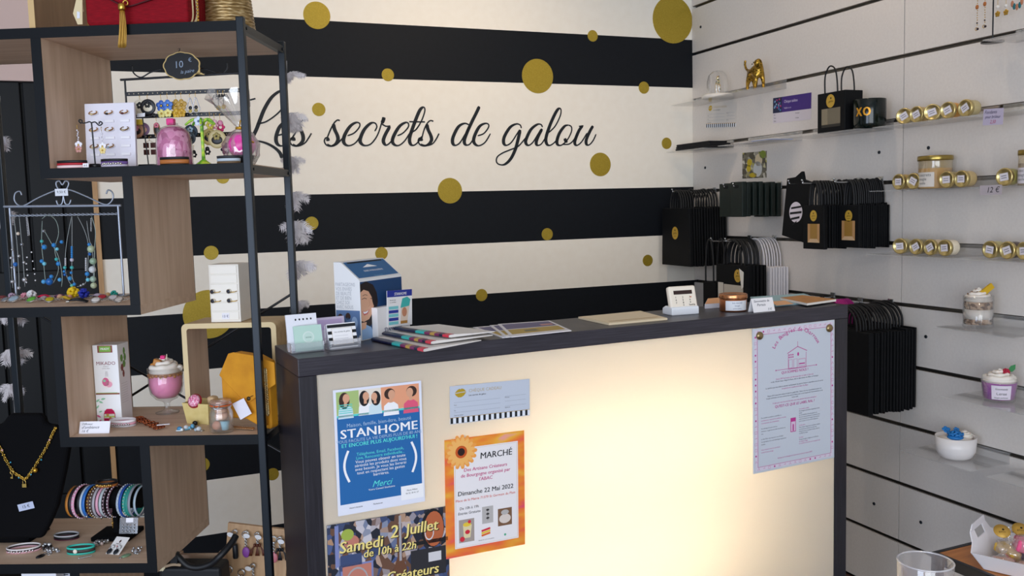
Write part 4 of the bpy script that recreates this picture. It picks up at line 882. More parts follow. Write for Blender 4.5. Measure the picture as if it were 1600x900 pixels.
def earring(kind, label, u, v1, v2, off, cols, group, scale=1):
    """hangs from pixel height v1 to v2 at column u in the shelf plane off"""
    x = sx(u, (v1+v2)/2, off); za, zb_ = sz(u, v1, off), sz(u, v2, off); H = za-zb_
    ms = [mat('#c6a04a', .35, .9)] + [mat(c, .4, .0 if c != '#c9c9cf' else .8) for c in cols]
    b = B(); hk = min(.008, H*.25)
    b.tube([(0, .002, -.001), (0, .0, .0012), (0, -.0015, -.001), (0, 0, -hk)], .0005, 5, mi=0)
    if kind == 'disc':
        R = (H-hk)/2; cz = -hk-R; b.lathe([(R*.78, -.0008), (R, -.0004), (R, .0004), (R*.78, .0008), (.0003, .0009)], 26, T(0, 0, cz) @ RX(PI/2), 1)
        b.ball((0, -.001, cz-R*.1), R*.62, (1, .12, .75), 14, 2); flower(b, 0, cz+R*.3, R*.42, 3, 2, -.0025)
    elif kind == 'flowers':
        b.cyl((0, 0, -hk), (0, 0, -H*.5), .0004, 5, mi=0); flower(b, 0, -H*.48, H*.24, 1, 0); flower(b, 0, -H*.82, H*.19, 2, 0, -.001)
    elif kind == 'drop':
        b.tube([(0, 0, -hk), (-H*.14, 0, -H*.6), (-H*.2, 0, -H*.82), (0, 0, -H), (H*.2, 0, -H*.82), (H*.14, 0, -H*.6)], .0011, 6, True, mi=1); b.ball((0, 0, -H*.72), H*.1, (1, .4, 1), 10, 2); b.ball((0, -.001, -H*.9), H*.1, (1, .3, 1), 10, 3)
    elif kind == 'palm':
        for k in range(6):
            a = PI*(.0+k/5); b.tube([(0, 0, -H*.3), (.5*H*.5*math.cos(a), 0, -H*.3+H*.16*math.sin(a)), (H*.34*math.cos(a), 0, -H*.44)], .0009, 5, sub=3, mi=1)
        b.cyl((0, 0, -H*.3), (0, 0, -H*.75), .0009, 6, mi=1); b.ball((0, 0, -H*.85), H*.13, (1, .5, 1), 10, 2)
    elif kind == 'oval':
        b.lathe([(.0003, -.0009), (1*H*.36, -.0006), (H*.36, .0006), (.0003, .0009)], 24, T(0, 0, -hk-(H-hk)/2) @ SC(.5, 1, 1) @ RX(PI/2), 1); b.ball((0, -.0008, -H*.62), H*.24, (.6, .15, 1), 12, 2); flower(b, 0, -H*.38, H*.14, 3, 2, -.002)
    elif kind == 'squares':
        for s_ in (-1, 1):
            for z in (.45, .82): b.cbox((s_*H*.2, 0, -H*z), (H*.3, .0015, H*.28), mi=1)
        b.tube([(-H*.2, 0, -H*.3), (0, 0, -hk), (H*.2, 0, -H*.3)], .0004, 4, mi=0)
    elif kind == 'charm':
        b.cyl((0, 0, -hk), (0, 0, -H*.45), .0004, 5, mi=0); b.ball((0, 0, -H*.5), H*.17, (1, .6, 1), 10, 1)
        for k in range(6): a = 2*PI*k/6; b.ball((H*.17*math.cos(a), 0, -H*.72+H*.17*math.sin(a)), H*.1, (1, .5, 1), 6, 2)
    elif kind == 'dangle':
        n = 6
        for k in range(n): b.ball((.001*((k*5) % 3-1), 0, -hk-(H*.55-hk)*(k+.5)/n), .0017*scale, n=8, mi=1+k % 2)
        flower(b, 0, -H*.72, H*.15, 1, 0, 0); flower(b, 0, -H*.88, H*.14, 3, 0, -.001)
    o = b.obj('earring', ms, None, shp(x, off, za), (0, 0, SYAW)); return tag(o, label, 'earring', group)
G1 = 'earrings on the black stand and rack'
earring('dangle', 'white flower earring with pink flower on the left arm of the small stand', 122, 196, 238, .040, ['#e8e6ee', '#cfcbd8', '#c08a80'], G1)
earring('dangle', 'white flower earring with pale yellow heart on the right arm of the small stand', 159.5, 199, 240, .040, ['#ecebf2', '#d5d3de', '#e6cf8a'], G1)
# tall rack
xa, xb = sx(196, 140, .17), sx(377, 135, .17)
t = thing('earring_rack', 'black metal earring rack with three pierced bars behind the post', 'earring rack', shp(0, .17, LV[1]+.0005), SYAW)
ztop = sz(280, 122, .17)-LV[1]; xb = min(xb, -.012)
b = B()
for x in (xa, xb): b.cyl((x, 0, .004), (x, 0, ztop), .0022, 8); b.cyl((x, -.05, .002), (x, .05, .002), .0022, 8)
b.cyl((xa-.010, 0, ztop), (xb+.002, 0, ztop+.006), .0026, 8); b.obj('rack_frame', BLACKMETAL, t)
for v0 in (142.5, 178, 210):
    z = sz(280, v0, .17)-LV[1]-.003; b = B(); b.box((xa, -.0012, z-.0045), (xb, .0012, z+.0045))
    n = 24
    for k in range(n): b.lathe([(.0014, 0), (.0014, .0003), (.0003, .0003)], 8, T(xa+.008+(xb-xa-.014)*k/(n-1), -.0012, z) @ RX(PI/2), 1)
    b.obj('pierced_bar', [BLACKMETAL, mat('#b9ad95', .6)], t)
b = B()
for s_, x in ((1, sx(212, 120, .17)), (-1, sx(352, 120, .17))): b.tube([(x-s_*.006, 0, ztop+.03), (x-s_*.004, 0, ztop+.014), (x+s_*.012, 0, ztop+.004), (x+s_*.034, 0, ztop+.014), (x+s_*.06, 0, ztop+.02)], .0016, 6)
b.obj('scroll', BLACKMETAL, t)
# speech bubble sign
cxs, czs = sx(284, 103, .155), sz(284, 103, .155)
t = thing('price_sign', 'black chalk price sign shaped like a speech bubble with gold rim', 'price sign', shp(cxs, .155, czs), (PI/2, .0, SYAW))
def bubble(k):
    P = []
    for i in range(80):
        a = 2*PI*i/80; r = 1+.055*abs(math.sin(4.5*a+.3))-.03; P.append((k*.041*r*math.cos(a), k*.030*r*math.sin(a)))
    return P
b = B(); P = bubble(1.0); P = P[:72]+[(.043, -.016), (.050, -.021), (.040, -.019)]+P[76:]; b.prism(P, -.002, .0005); b.obj('gold_rim', mat('#c9ac6c', .5), t)
b = B(); b.prism(bubble(.93), .0005, .0014); b.obj('chalk_face', mat('#0c0f14', .6), t)
b = B(); b.txt('10', .021, -.006, -.004, .0016, 0, shear=.1, rot=.08); b.txt('€', .012, .020, .008, .0016, 0, rot=.1); b.txt('la paire', .0105, .012, -.0155, .0016, 0, shear=.35, rot=.1); b.obj('chalk_writing', mat('#8f9fb4', .8), t)
b = B(); b.tube([(-.006, .029, -.0005), (0, .036, .004), (0, .034, .015)], .0007, 5); b.obj('hanging_loop', BLACKMETAL, t)
# earrings on the rack, left to right
F1 = .1625
for a in [('disc', 'large round cream earring with black flower at the left of the top bar', 219, 150, 182, F1, ['#e4dcc8', '#e4dcc8', '#14161a']), ('disc', 'round cream earring with black flower just behind its twin', 231, 149, 180, .156, ['#23252a', '#e4dcc8', '#14161a']),
          ('flowers', 'blue flower earring with yellow flower drop, left one of the pair', 252, 148, 184, F1, ['#3a63b8', '#e9dc8a']), ('flowers', 'blue flower earring with yellow flower drop, right one of the pair', 262, 147, 183, F1-.007, ['#4a78c8', '#e9dc8a']),
          ('flowers', 'gold flower earring with small gold drop, left one of the pair', 275, 146, 184, F1, ['#b89344', '#d2a92e']), ('flowers', 'gold flower earring with small gold drop, right one of the pair', 283.5, 146, 183, F1-.007, ['#b89344', '#c79a2c']),
          ('drop', 'silver teardrop earring with black bead, left one of the pair', 297, 147, 177, F1, ['#c9c9cf', '#17181c', '#b7a04c']), ('drop', 'silver teardrop earring with black bead, right one of the pair', 306, 146, 176, F1-.007, ['#c9c9cf', '#17181c', '#9a8a5c']),
          ('palm', 'black palm tree earring with yellow bead, left one of the pair', 341, 142, 173, F1, ['#14161a', '#e2b82c']), ('palm', 'black palm tree earring with yellow bead, right one of the pair', 349, 142, 171, F1-.007, ['#14161a', '#e2b82c']),
          ('disc', 'round copper and black earring with pink flower beside the white board', 213, 186, 216, .155, ['#b98a6c', '#1d171b', '#d98a9c']), ('disc', 'round purple and copper earring half behind the pink flower one', 224, 186, 212, .163, ['#8a6a8c', '#c7a08c', '#b58aa0']),
          ('oval', 'narrow black oval earring with a pink flower near the pink jar', 245, 184, 215, F1, ['#a9805c', '#2a2a26', '#c86a7c']), ('squares', 'earring of four brown squares above the little black base', 234, 214, 243, F1, ['#4a1f1a']),
          ('disc', 'dark blue disc earring with snowflake flower above the green tree', 298, 189, 217, .150, ['#22384a', '#10161c', '#a9c6de']), ('disc', 'dark grey disc earring with snowflake below the blue one', 296, 200, 226, .142, ['#4a5660', '#161b20', '#8fb0c8']),
          ('disc', 'black and gold disc earring right of the green tree', 327, 195, 227, .150, ['#b09a5c', '#121318', '#8a7a3c']), ('disc', 'black and gold disc earring half over its twin by the post', 339, 197, 232, .143, ['#c6b583', '#121318', '#9a8a4c']),
          ('charm', 'small black star charm earring under the dark discs', 303, 228, 247, F1, ['#1a1a1e', '#101014']), ('charm', 'small black spider charm earring right of the green stem', 324, 222, 243, F1, ['#1a1a1e', '#2a2a2e']),
          ('charm', 'pink flower charm earring high beside the shelf post', 344, 178, 207, F1, ['#d98aa8', '#d2306c']), ('charm', 'pale pink charm earring next to the yellow flower', 335, 178, 203, F1-.007, ['#e6b8c8', '#e0a0b8']),
          ('charm', 'yellow flower charm earring behind the green palm top', 328, 176, 203, F1-.013, ['#e2d86c', '#cfc04a']), ('charm', 'black insect charm earring beside the gift bag', 352, 212, 242, F1, ['#14161a', '#0c1a2a'])]:
    earring(*a, G1)
# second little stand
xs = sx(231, 240, .137)
t = thing('earring_stand', 'little black stand with square base left of the pink jar', 'earring stand', shp(xs, .137, LV[1]+.0005), SYAW)
b = B(); b.box((-.018, -.014, 0), (.018, .014, .010)); b.obj('base', BLACKMETAL, t, bevel=.002)
zt_ = sz(230, 182, .137)-LV[1]; b = B(); b.cyl((0, 0, .01), (-.007, 0, zt_), .0014, 8); b.obj('pole', BLACKMETAL, t)
b = B(); b.tube([(-.03, 0, zt_-.002), (-.033, 0, zt_+.003), (-.028, 0, zt_+.004), (-.024, 0, zt_-.002), (.012, 0, zt_), (.018, 0, zt_+.005), (.023, 0, zt_+.002), (.019, 0, zt_-.002)], .0016, 6); b.obj('arm', BLACKMETAL, t)
b = B(); b.prism([(-.012, -.004), (.006, -.003), (.007, .005), (-.011, .004)], 0, .0006, T(-.006, -.003, zt_+.002) @ FACE); b.obj('price_tag', mat('#e3e3ea', .6), t)
b = B(); b.prism([(-.026, -.018), (-.006, -.018), (-.007, -.006), (-.027, -.006)], 0, .001, T(0, -.002, zt_) @ FACE); b.obj('yellow_card', mat('#b99f2c', .6), t)
# pink jar
xs = sx(272, 225, .095)
t = thing('bath_salt_jar', 'clear jar of pink bath crystals with a bright pink stopper', 'jar', shp(xs, .095, LV[1]+.0005), SYAW)
PNK = noisy('pink_crystals', [(.25, '#a83a78'), (.5, '#cf6aa0'), (.75, '#e79ac2')], (1, 1, 1), 90, .4, 0, 3, .5, kind='voronoi')
hh = sz(271, 197, .11)-LV[1]
b = B(); b.lathe([(.001, .002), (.034, .002), (.036, .006), (.035, hh*.55), (.032, hh*.78), (.024, hh*.9), (.012, hh*.96), (.001, hh*.97)], 28); b.obj('pink_crystals', PNK, t)
b = B(); b.lathe([(.0375, 0), (.0385, .004), (.0375, hh*.56), (.0345, hh*.8), (.026, hh*.93), (.010, hh), (.010, hh+.004)], 28); b.obj('glass', clear('jar_glass', '#f2c6dd', .10, .1), t)
b = B(); b.cbox((-.004, 0, hh+.007), (.016, .014, .014)); b.obj('stopper', mat('#d81f7c', .4), t, bevel=.002)
# green palm jewellery tree
xs = sx(318, 246, .055); ht = sz(316, 190, .055)-LV[1]
t = thing('jewellery_tree', 'green spotted palm jewellery tree with a white flower', 'jewellery holder', shp(xs, .055, LV[1]+.0005), SYAW)
GRN = noisy('green_enamel', [(.35, '#4f8a1c'), (.5, '#8fc22e'), (.7, '#d5d84a')], (1, 1, 1), 90, .3, 0, 1)
b = B(); b.lathe([(.017, 0), (.017, .002), (.010, .007), (.004, .012), (.0032, .03), (.0036, ht*.9), (.002, ht)], 18); b.obj('stem', GRN, t)
b = B()
for a, L in ((-.15, .030), (PI+.15, .034), (.5, .024), (PI-.5, .026), (1.57, .02), (-1.4, .02)):
    d = Vector((math.cos(a), math.sin(a)*.7, 0)); b.tube([(0, 0, ht-.003), tuple(d*L*.5+Vector((0, 0, ht+.004))), tuple(d*L+Vector((0, 0, ht-.007)))], lambda q: .0042*(1-.5*q), 6, sub=5)
b.obj('frond', GRN, t)
b = B(); flower(b, -.004, ht+.0, .010, 0, 1, -.006); b.obj('white_flower', [mat('#cfd8ea', .5), mat('#5a6a90', .5)], t)
# bracelets on the second board
def bracelet(label, p, yaw, R, rows, group=None, sy=1, clasp=None, name='bracelet'):
    t = thing(name, label, 'bracelet', p, yaw, group)
    z = 0
    for hgt, c, part in rows:
        b = B(); b.shell([(R-.0022, z), (R, z), (R, z+hgt-.0006), (R-.0022, z+hgt-.0006), (R-.0022, z)], 32, SC(1, sy, 1)); m_ = c if not isinstance(c, str) else mat(c, .45); b.obj(part, m_, t); z += hgt
    if clasp:
        b = B()
        for k in range(9): a = -PI/2+.18*(k-4); b.ball((R*1.02*math.cos(a), sy*R*1.02*math.sin(a), z*.35+.001*(k % 2)), .0026, n=8)
        b.obj('metal_charm', mat(clasp, .25, .9), t)
    return t
G2 = 'bracelets along the second board'
for u0, u1, v, rows, lb, cl in ((82, 129, 252, [(.004, '#e8c9cc', 'pale_band'), (.003, '#b3202e', 'red_band'), (.0035, '#14161a', 'black_band')], 'red and black layered bracelet at the left end of the second board', None), (168, 210, 250, [(.0035, '#b9b3c6', 'silver_band'), (.004, '#6a5090', 'violet_band'), (.0035, '#14161a', 'black_band')], 'violet and black layered bracelet in front of the white ring board', '#c8c4bc'),
        (258, 304, 248, [(.002, '#1a1614', 'dark_band'), (.0055, '#b06a34', 'tan_leather_band'), (.0035, '#101317', 'black_band')], 'tan leather and black bracelet in front of the pink jar', None), (347, 384, 246, [(.003, '#6a5238', 'brown_band'), (.004, '#b7c2cc', 'silver_band'), (.0035, '#23262b', 'studded_band')], 'silver studded bracelet beside the shelf post', None)):
    x0, x1 = sx(u0, v, .05), sx(u1, v, .05); R = (x1-x0)/2; yc = R*.6+.004
    bracelet(lb, shp(max((x0+x1)/2, -.411+R+.003), yc, LV[1]+.0006), SYAW, R*.97, [(h_*1.55, c_, n_) for h_, c_, n_ in rows], G2, .55, cl)
xs = sx(136, 256, .02); t = thing('price_card', 'tiny white price card beside the small earring stand', 'price card', shp(xs, .014, LV[1]+.0005), (0, 0, SYAW))
b = B(); b.box((-.006, 0, 0), (.006, .0008, .009)); b.obj('card', PAPER, t); b = B(); b.txt('8 €', .005, 0, .003, .0002, 0, M=T(0, -.0001, 0) @ FACE); b.obj('handwriting', INK, t)
# wrapped gift
xs = sx(389, 235, .14); zc = sz(390, 225, .14)-LV[1]
t = thing('wrapped_gift', 'pink ball gift in clear cellophane tied with a gold ribbon', 'gift', shp(min(xs, -.036), .095, LV[1]+.0005), SYAW)
b = B(); b.lathe([(.018, 0), (.025, .016), (.027, .02), (.024, .02), (.0005, .018)], 22); b.obj('dark_cup', mat('#1e222a', .3, .3), t)
b = B(); b.ball((0, 0, .042), .028, (1.05, 1, 1), 22); b.obj('pink_ball', noisy('pink_foil', [(.3, '#d42a8c'), (.6, '#ee4fb0'), (.85, '#ff9ad0')], (1, 1, 1), 60, .3, 0, 3, .6), t)
CEL = clear('cellophane', '#e9e0dc', .16, .16); b = B(); N = 30
prof = [(.022, .0), (.034, .02), (.036, .045), (.024, .068), (.007, .078), (.016, .095), (.034, .125), (.042, .15)]
V = []; F_ = []
for j, (r, z) in enumerate(prof):
    for i in range(N):
        a = 2*PI*i/N; k = 1+.14*math.sin(a*7+j)+.08*math.sin(a*13); ox = 0 if z < .08 else -(z-.08)*.38
        V.append((r*k*math.cos(a)+ox, r*k*math.sin(a)*.75, z+(.012*math.sin(a*5) if j == len(prof)-1 else 0)))
for j in range(len(prof)-1):
    for i in range(N): F_.append((j*N+i, j*N+(i+1) % N, (j+1)*N+(i+1) % N, (j+1)*N+i))
b.add(V, F_, True); b.obj('cellophane_wrap', CEL, t)
b = B(); b.torus(.0085, .003, 18, 6, T(0, 0, .078)); b.tube([(.004, -.008, .078), (.012, -.018, .07), (.018, -.016, .055), (.03, -.01, .046)], .0032, 6, flat=.4); b.tube([(0, -.008, .08), (.006, -.016, .092), (.012, -.010, .088), (.006, -.006, .078)], .003, 6, flat=.4); b.obj('gold_ribbon', mat('#c99a2c', .3, .6), t)

# ---- third board: necklace rack and its necklaces
RO = .19
def rp(u, v): x, z = SHL(u, v, RO); return (x, 0, z-LV[2])
t = thing('necklace_rack', 'silver wire necklace rack with curled top on the third board', 'necklace rack', shp(0, RO, LV[2]), SYAW)
WIRE = mat('#9aa2b0', .35, .6)
zb0 = .003
b = B(); pl, pr = rp(15, 325), rp(184.5, 322)
b.cyl((pl[0], 0, zb0), pl, .0026, 8).cyl((pr[0], 0, zb0), pr, .0026, 8); b.cyl((pl[0], 0, zb0+.002), (pr[0], 0, zb0+.002), .0026, 8)
for x in (pl[0], pr[0]): b.cyl((x, -.045, zb0), (x, .045, zb0), .0022, 8)
b.cyl(rp(6, 323), rp(189, 321), .003, 8); b.obj('frame', WIRE, t)
b = B(); a, c = Vector(rp(15, 337)), Vector(rp(184, 334)); N = 90
for ph in (0, PI): b.tube([tuple(a.lerp(c, i/N)+Vector((0, .0018*math.cos(i*.9+ph), .0018*math.sin(i*.9+ph)))) for i in range(N+1)], .0014, 5, sub=1)
b.obj('twisted_rod', WIRE, t)
b = B(); b.tube([rp(34, 305), rp(31, 299), rp(24, 302), rp(22.5, 312), rp(28, 320), rp(38, 321), rp(60, 309), rp(86, 298), rp(96, 298)], .0017, 6); b.tube([rp(166, 303), rp(169, 297), rp(175, 300), rp(177, 308), rp(172, 317), rp(162, 319), rp(135, 307), rp(110, 297), rp(98, 298)], .0017, 6)
b.tube([rp(97, 303), rp(89, 292), rp(88, 285), rp(93, 283), rp(97.5, 289), rp(102, 283), rp(107, 285), rp(106, 292), rp(98, 303)], .0017, 6)
b.tube([rp(88, 313), rp(91, 320), rp(97, 318), rp(99, 305)], .0017, 6); b.tube([rp(111, 312), rp(108, 319), rp(102, 318), rp(99, 305)], .0017, 6); b.obj('scroll', WIRE, t)
b = B(); q = rp(97.5, 300.5); b.box((q[0]-.015, -.004, q[2]-.008), (q[0]+.015, -.0032, q[2]+.008)); b.obj('price_tag', mat('#dfe3ec', .6), t)
b = B(); b.txt('9,50 €', .008, q[0], q[2]-.002, .0042, 0, M=FACE); b.obj('handwriting', INK, t)
BLU, BL2, TEAL, AQ = '#2b7fc4', '#1d5fa8', '#3fa8a8', '#6fc0d8'
def necklace(label, strands, beads, cord='#8f9494', off=RO-.006, rr=.0007, group='necklaces on the silver rack'):
    p0 = strands[0][0]; o_ = shp(*[SHL(*p0, off)[0], off, SHL(*p0, off)[1]])
    t = thing('necklace', label, 'necklace', o_, SYAW, group)
    x_, z_ = SHL(*p0, off)
    def L(u, v, y=0): x, z = SHL(u, v, off); return (x-x_, y, max(z, LV[2]+.004)-z_)
    b = B()
    for i, st in enumerate(strands): b.tube([L(u, v, -.0012*i) for u, v in st], rr, 5)
    b.obj('cord', mat(cord, .4, .3), t)
    cs = []; b = B()
    for u, v, r, c in beads:
        if c not in cs: cs.append(c)
        b.ball(L(u, v, -.002), r*.00131, n=10, mi=cs.index(c))
    b.obj('bead', [mat(c, .25, .7 if c in ('#c4c6cc', '#8b8f98') else 0) for c in cs], t)
    return t
S_ = '#c4c6cc'
necklace('grey cord necklace with silver beads and one blue bead, leftmost on the rack', [[(16, 338), (19, 380), (18, 420), (20, 450)], [(22, 338), (27, 380), (30, 430), (30, 452)]], [(20, 390, 2, S_), (18, 403, 2.5, S_), (25, 413, 4, BL2), (19, 418, 2, S_), (20, 440, 3, S_), (30, 400, 2.5, S_), (29, 365, 3, '#d8c9b8'), (30, 450, 3, S_)])
necklace('thin grey necklace with small silver drops second from the left', [[(30, 338), (34, 380), (37, 420), (39, 448)]], [(35, 382, 3, '#8b8f98'), (38, 410, 2.5, S_), (39, 437, 4, S_)])
necklace('short hanging silver chain of tiny links on the rack', [[(42, 338), (44, 350), (46, 368)]], [(42+.25*k, 340+2.5*k, 1.2, S_) for k in range(12)], S_)
necklace('necklace of tiny scattered pearls on an invisible thread', [[(41, 338), (44, 400), (40, 446)], [(48, 338), (53, 400), (56, 448)]], [(50, 394, 1.4, '#e6e6ea'), (43, 402, 1.4, '#e6e6ea'), (52, 408, 1.3, '#e6e6ea'), (42, 412, 1.3, '#e6e6ea'), (54, 420, 1.3, '#e6e6ea'), (43, 421, 1.3, '#e6e6ea'), (44, 430, 1.4, '#e6e6ea'), (55, 428, 1.3, '#e6e6ea'), (42, 441, 1.4, '#e6e6ea'), (56, 438, 1.3, '#e6e6ea')], '#1a1e26', rr=.0003)
necklace('blue and turquoise bead necklace hanging in a long loop left of centre', [[(66, 345), (65, 380), (68, 410), (71, 440)], [(66, 342), (76, 336), (88, 345), (92, 365), (86, 390), (92, 420), (84, 442)], [(70, 360), (80, 378), (92, 400), (98, 430), (97, 448)]], [(66, 377, 3, TEAL), (70, 386, 4.5, BLU), (66, 408, 3.5, BLU), (70, 412, 3.5, AQ), (69, 440, 4, '#4a9ad0'), (78, 440, 6.5, BL2), (81, 432, 3.5, BLU), (85, 383, 4, BLU), (90, 389, 3, AQ), (97, 378, 3.2, BLU), (89, 405, 3.2, TEAL), (92, 412, 4, BLU), (94, 437, 3.5, '#4a9ad0'), (69, 361, 3, '#8b8f98')], '#8a9a94')
necklace('blue tube bead necklace with silver rings in the middle of the rack', [[(112, 338), (104, 380), (102, 420), (108, 440), (115, 448)], [(113, 338), (113, 390), (113, 430), (118, 445)]], [(113, 386+3*k, 2, BLU) for k in range(8)] + [(103, 404+2.5*k, 1.8, S_) for k in range(5)] + [(102, 418, 3, TEAL), (101, 424, 2.5, BLU), (102, 429, 2.5, BL2), (113, 406, 3.4, '#b9b3c4'), (113, 418, 3.2, TEAL), (112, 426, 2.5, BLU), (110, 435, 4, '#3a8ac0'), (117, 444, 3, BLU), (113, 446, 3, '#5fb0a0')])
necklace('silver ring and glass bead necklace at the right side of the rack', [[(121, 338), (132, 360), (138, 385), (136, 430), (132, 444), (120, 448)], [(136, 345), (140, 375), (145, 390), (147, 445)]], [(135, 404+2.6*k, 1.9, S_) for k in range(8)] + [(137, 428, 4, BLU), (138, 437, 3.5, AQ), (131, 444, 2, S_), (127, 446, 2, S_)])
necklace('clear glass bead necklace with big speckled beads near the shelf upright', [[(143, 338), (149, 360), (148, 390), (147, 448)], [(143, 340), (143, 362)]], [(143, 389, 6.5, '#a9b89a'), (146, 408, 6, '#8fa890'), (145, 421, 6.2, '#c9ccd0'), (146, 436, 5.5, '#9ab0a0'), (147, 446, 5.5, '#b0b898'), (140, 382, 3, BLU), (141, 397, 3, BL2)] + [(143, 342+2.6*k, 1.4, S_) for k in range(8)], '#9aa8a0')
# loose trinkets along the front of the third board
rnd = random.Random(11)
bits = [('pompom', 7, 461, 7, '#d01c3c', 'red pompom charm at the far left of the third board'), ('pompom', 16, 458, 6, '#d9d2e0', 'white pompom charm near the left end of the third board'), ('disc', 20, 469, 9, '#9fb4c4', 'pale blue oval pendant at the front left'), ('bead', 25, 459, 4.5, '#1f2f7a', 'dark blue bead between pompoms at the left'),
        ('tassel', 52, 464, 12, '#e0144e', 'hot pink tassel charm in the middle left of the pile'), ('disc', 49, 470, 8, '#5fae3a', 'green enamel pendant at the front of the board'), ('disc', 78, 470, 7, '#b9a81c', 'mustard yellow enamel pendant at the front of the board'), ('disc', 36, 466, 6, '#a08a72', 'bronze pendant between the blue and pink trinkets'),
        ('pompom', 82, 458, 6, '#e59aac', 'pale pink pompom charm under the necklaces'), ('pompom', 71, 459, 6, '#b9a0b8', 'lilac pompom charm left of the pale pink one'), ('pompom', 97, 457, 8, '#e6e6ea', 'white ribbed pompom charm in the middle of the board'), ('disc', 64, 466, 6, '#c9b7bd', 'small silver pink pendant left of the middle'),
        ('tassel', 104, 463, 10, '#7a4a6c', 'plum tassel charm beside the white pompom'), ('tassel', 102, 467, 9, '#c9a61c', 'yellow cord charm in front of the plum tassel'), ('pompom', 124, 461, 10, '#e8c41c', 'bright yellow flower pompom charm'), ('pompom', 141, 462, 9, '#1c2a9a', 'royal blue pompom charm right of the yellow one'),
        ('tassel', 122, 469, 13, '#15161c', 'black leather charm strap in front of the yellow pompom'), ('bead', 151, 458, 4.5, '#3a8aa4', 'teal bead right of the blue pompom'), ('disc', 160, 466, 7, '#b02838', 'red enamel pendant near the right end'), ('bead', 158, 456, 4, '#d9a888', 'peach pearl bead at the back right'),
        ('disc', 150, 471, 7, '#d9d4d0', 'silver pendant at the front right'), ('bead', 171, 460, 4, '#c9a070', 'golden bead near the right end of the board'), ('disc', 177, 467, 7, '#d8d2d6', 'silver filigree pendant near the upright panel'), ('pompom', 189, 461, 6, '#1f9a8c', 'turquoise pompom charm at the right end of the board'),
        ('disc', 186, 470, 7, '#c2b8b0', 'pewter pendant below the turquoise pompom'), ('tassel', 172, 456, 9, '#b8a8b8', 'mauve ribbon charm at the back right of the board'), ('disc', 9, 470, 6, '#7d828a', 'grey metal pendant at the front left corner'), ('tassel', 57, 459, 9, '#7a3a3c', 'wine red cord charm behind the pink tassel'), ('bead', 113, 466, 3.5, '#e0a08a', 'coral bead right of the plum tassel')]
spots = [[*local(on_shelf(2, e[1], e[2]+e[3]*.35))[:2], e[3]*.00155*(1.25 if e[0] in ('tassel', 'disc') else 1)] for e in bits]
for _ in range(80):                                            # nudge them apart so that none sinks into another
    for i in range(len(spots)):
        for j in range(i):
            a, c = spots[i], spots[j]; dx, dy = a[0]-c[0], a[1]-c[1]; L = max(math.hypot(dx, dy), 1e-5); ov = (a[2]+c[2])*.95-L
            if ov > 0:
                a[0] += dx/L*ov*.2; a[1] += dy/L*ov*.45; c[0] -= dx/L*ov*.2; c[1] -= dy/L*ov*.45
    for a in spots: a[0] = min(max(a[0], -.668), -.268-a[2]); a[1] = min(max(a[1], a[2]*.8+.004), .18)
for (kind, u, v, s_, c, lb), sp_ in zip(bits, spots):
    p = shp(sp_[0], sp_[1], LV[2]+.0005); r = s_*.00155
    b = B(); ms = [mat(c, .55), mat('#b8b4ae', .3, .9)]
    if kind == 'pompom':
        for k in range(34):
            d = Vector((rnd.gauss(0, 1), rnd.gauss(0, 1), rnd.gauss(0, 1))).normalized(); b.ball(tuple(Vector((0, 0, r*.93))+d*r*.62), r*.3, (1, 1, .85), 6, 0)
        b.torus(r*.25, .0006, 10, 4, T(r*1.1, 0, r*.3), 1)
    elif kind == 'disc':
        b.lathe([(r, 0), (r*1.05, .0012), (r, .002), (r*.85, .0022)], 20, SC(1, .8, 1), 1); b.lathe([(r*.85, .0022), (r*.6, .0034), (.0002, .004)], 20, SC(1, .8, 1), 0); b.torus(r*.22, .0007, 10, 4, T(r*1.2, 0, .001), 1)
        for k in range(4): b.torus(.0016, .0005, 8, 4, T(r*1.5+.0028*k, .001*k, .001) @ RX(1.57*(k % 2)*.6), 1)
        b.v = [Vector((v_.x, v_.y, v_.z+max(0, v_.y+r*.8)*.55)) for v_ in b.v]
    elif kind == 'bead':
        b.ball((0, 0, r), r, n=12, mi=0); b.torus(r*.5, .0006, 10, 4, T(r*1.2, 0, .001), 1); b.ball((r*2, .001, .0015), .0015, n=6, mi=1)
    else:
        for k in range(14):
            y = (k-6.5)*r*.05; b.tube([(-r*.9, y*.4, .006), (0, y, .006+.0012*(k % 4)), (r*(.95+.02*(k % 3)), y*1.5, .002)], .0014, 4, sub=3, mi=0)
        b.cyl((-r*1.15, 0, .0035), (-r*.85, 0, .004), .0024, 8, mi=1)
    o = b.obj('jewellery_charm', ms, None, p, (0, 0, SYAW+rnd.uniform(-.4, .4))); tag(o, lb, 'charm', 'loose charms on the third board')

# ---- fourth board
x0 = sx(144.5, 640, .115)+.009; p = shp(x0+.0285, .115, LV[3]+.0003); bwid = .0565; bdep = .052; bhei = .178
t = thing('diffuser_box', 'tall white room fragrance box with a pink bottle shown at its bottom', 'box', p, SYAW)
b = B(); b.box((-bwid/2, 0, 0), (bwid/2, bdep, bhei)); b.obj('carton', mat('#ecebec', .5), t, bevel=.0008)
FB = T(-bwid/2, -.0003, 0) @ FACE; X = lambda f: f*bwid; Y = lambda f: (1-f)*bhei
b = B(); b.rect(X(.2), Y(.095), X(.8), Y(.005), .0001, 0, FB); b.rect(X(.27), Y(.085), X(.73), Y(.015), .0002, 1, FB); b.rect(X(.02), Y(.625), X(.98), Y(.605), .0001, 0, FB); b.rect(X(.04), Y(.607), X(.9), Y(.601), .0002, 1, FB)
b.ell(X(.5), Y(.475), X(.22), X(.22), .0001, 2, FB); b.ell(X(.45), Y(.465), X(.14), X(.17), .0002, 3, FB); b.ell(X(.58), Y(.495), X(.13), X(.12), .0002, 4, FB); b.ell(X(.4), Y(.45), X(.06), X(.05), .0003, 5, FB)
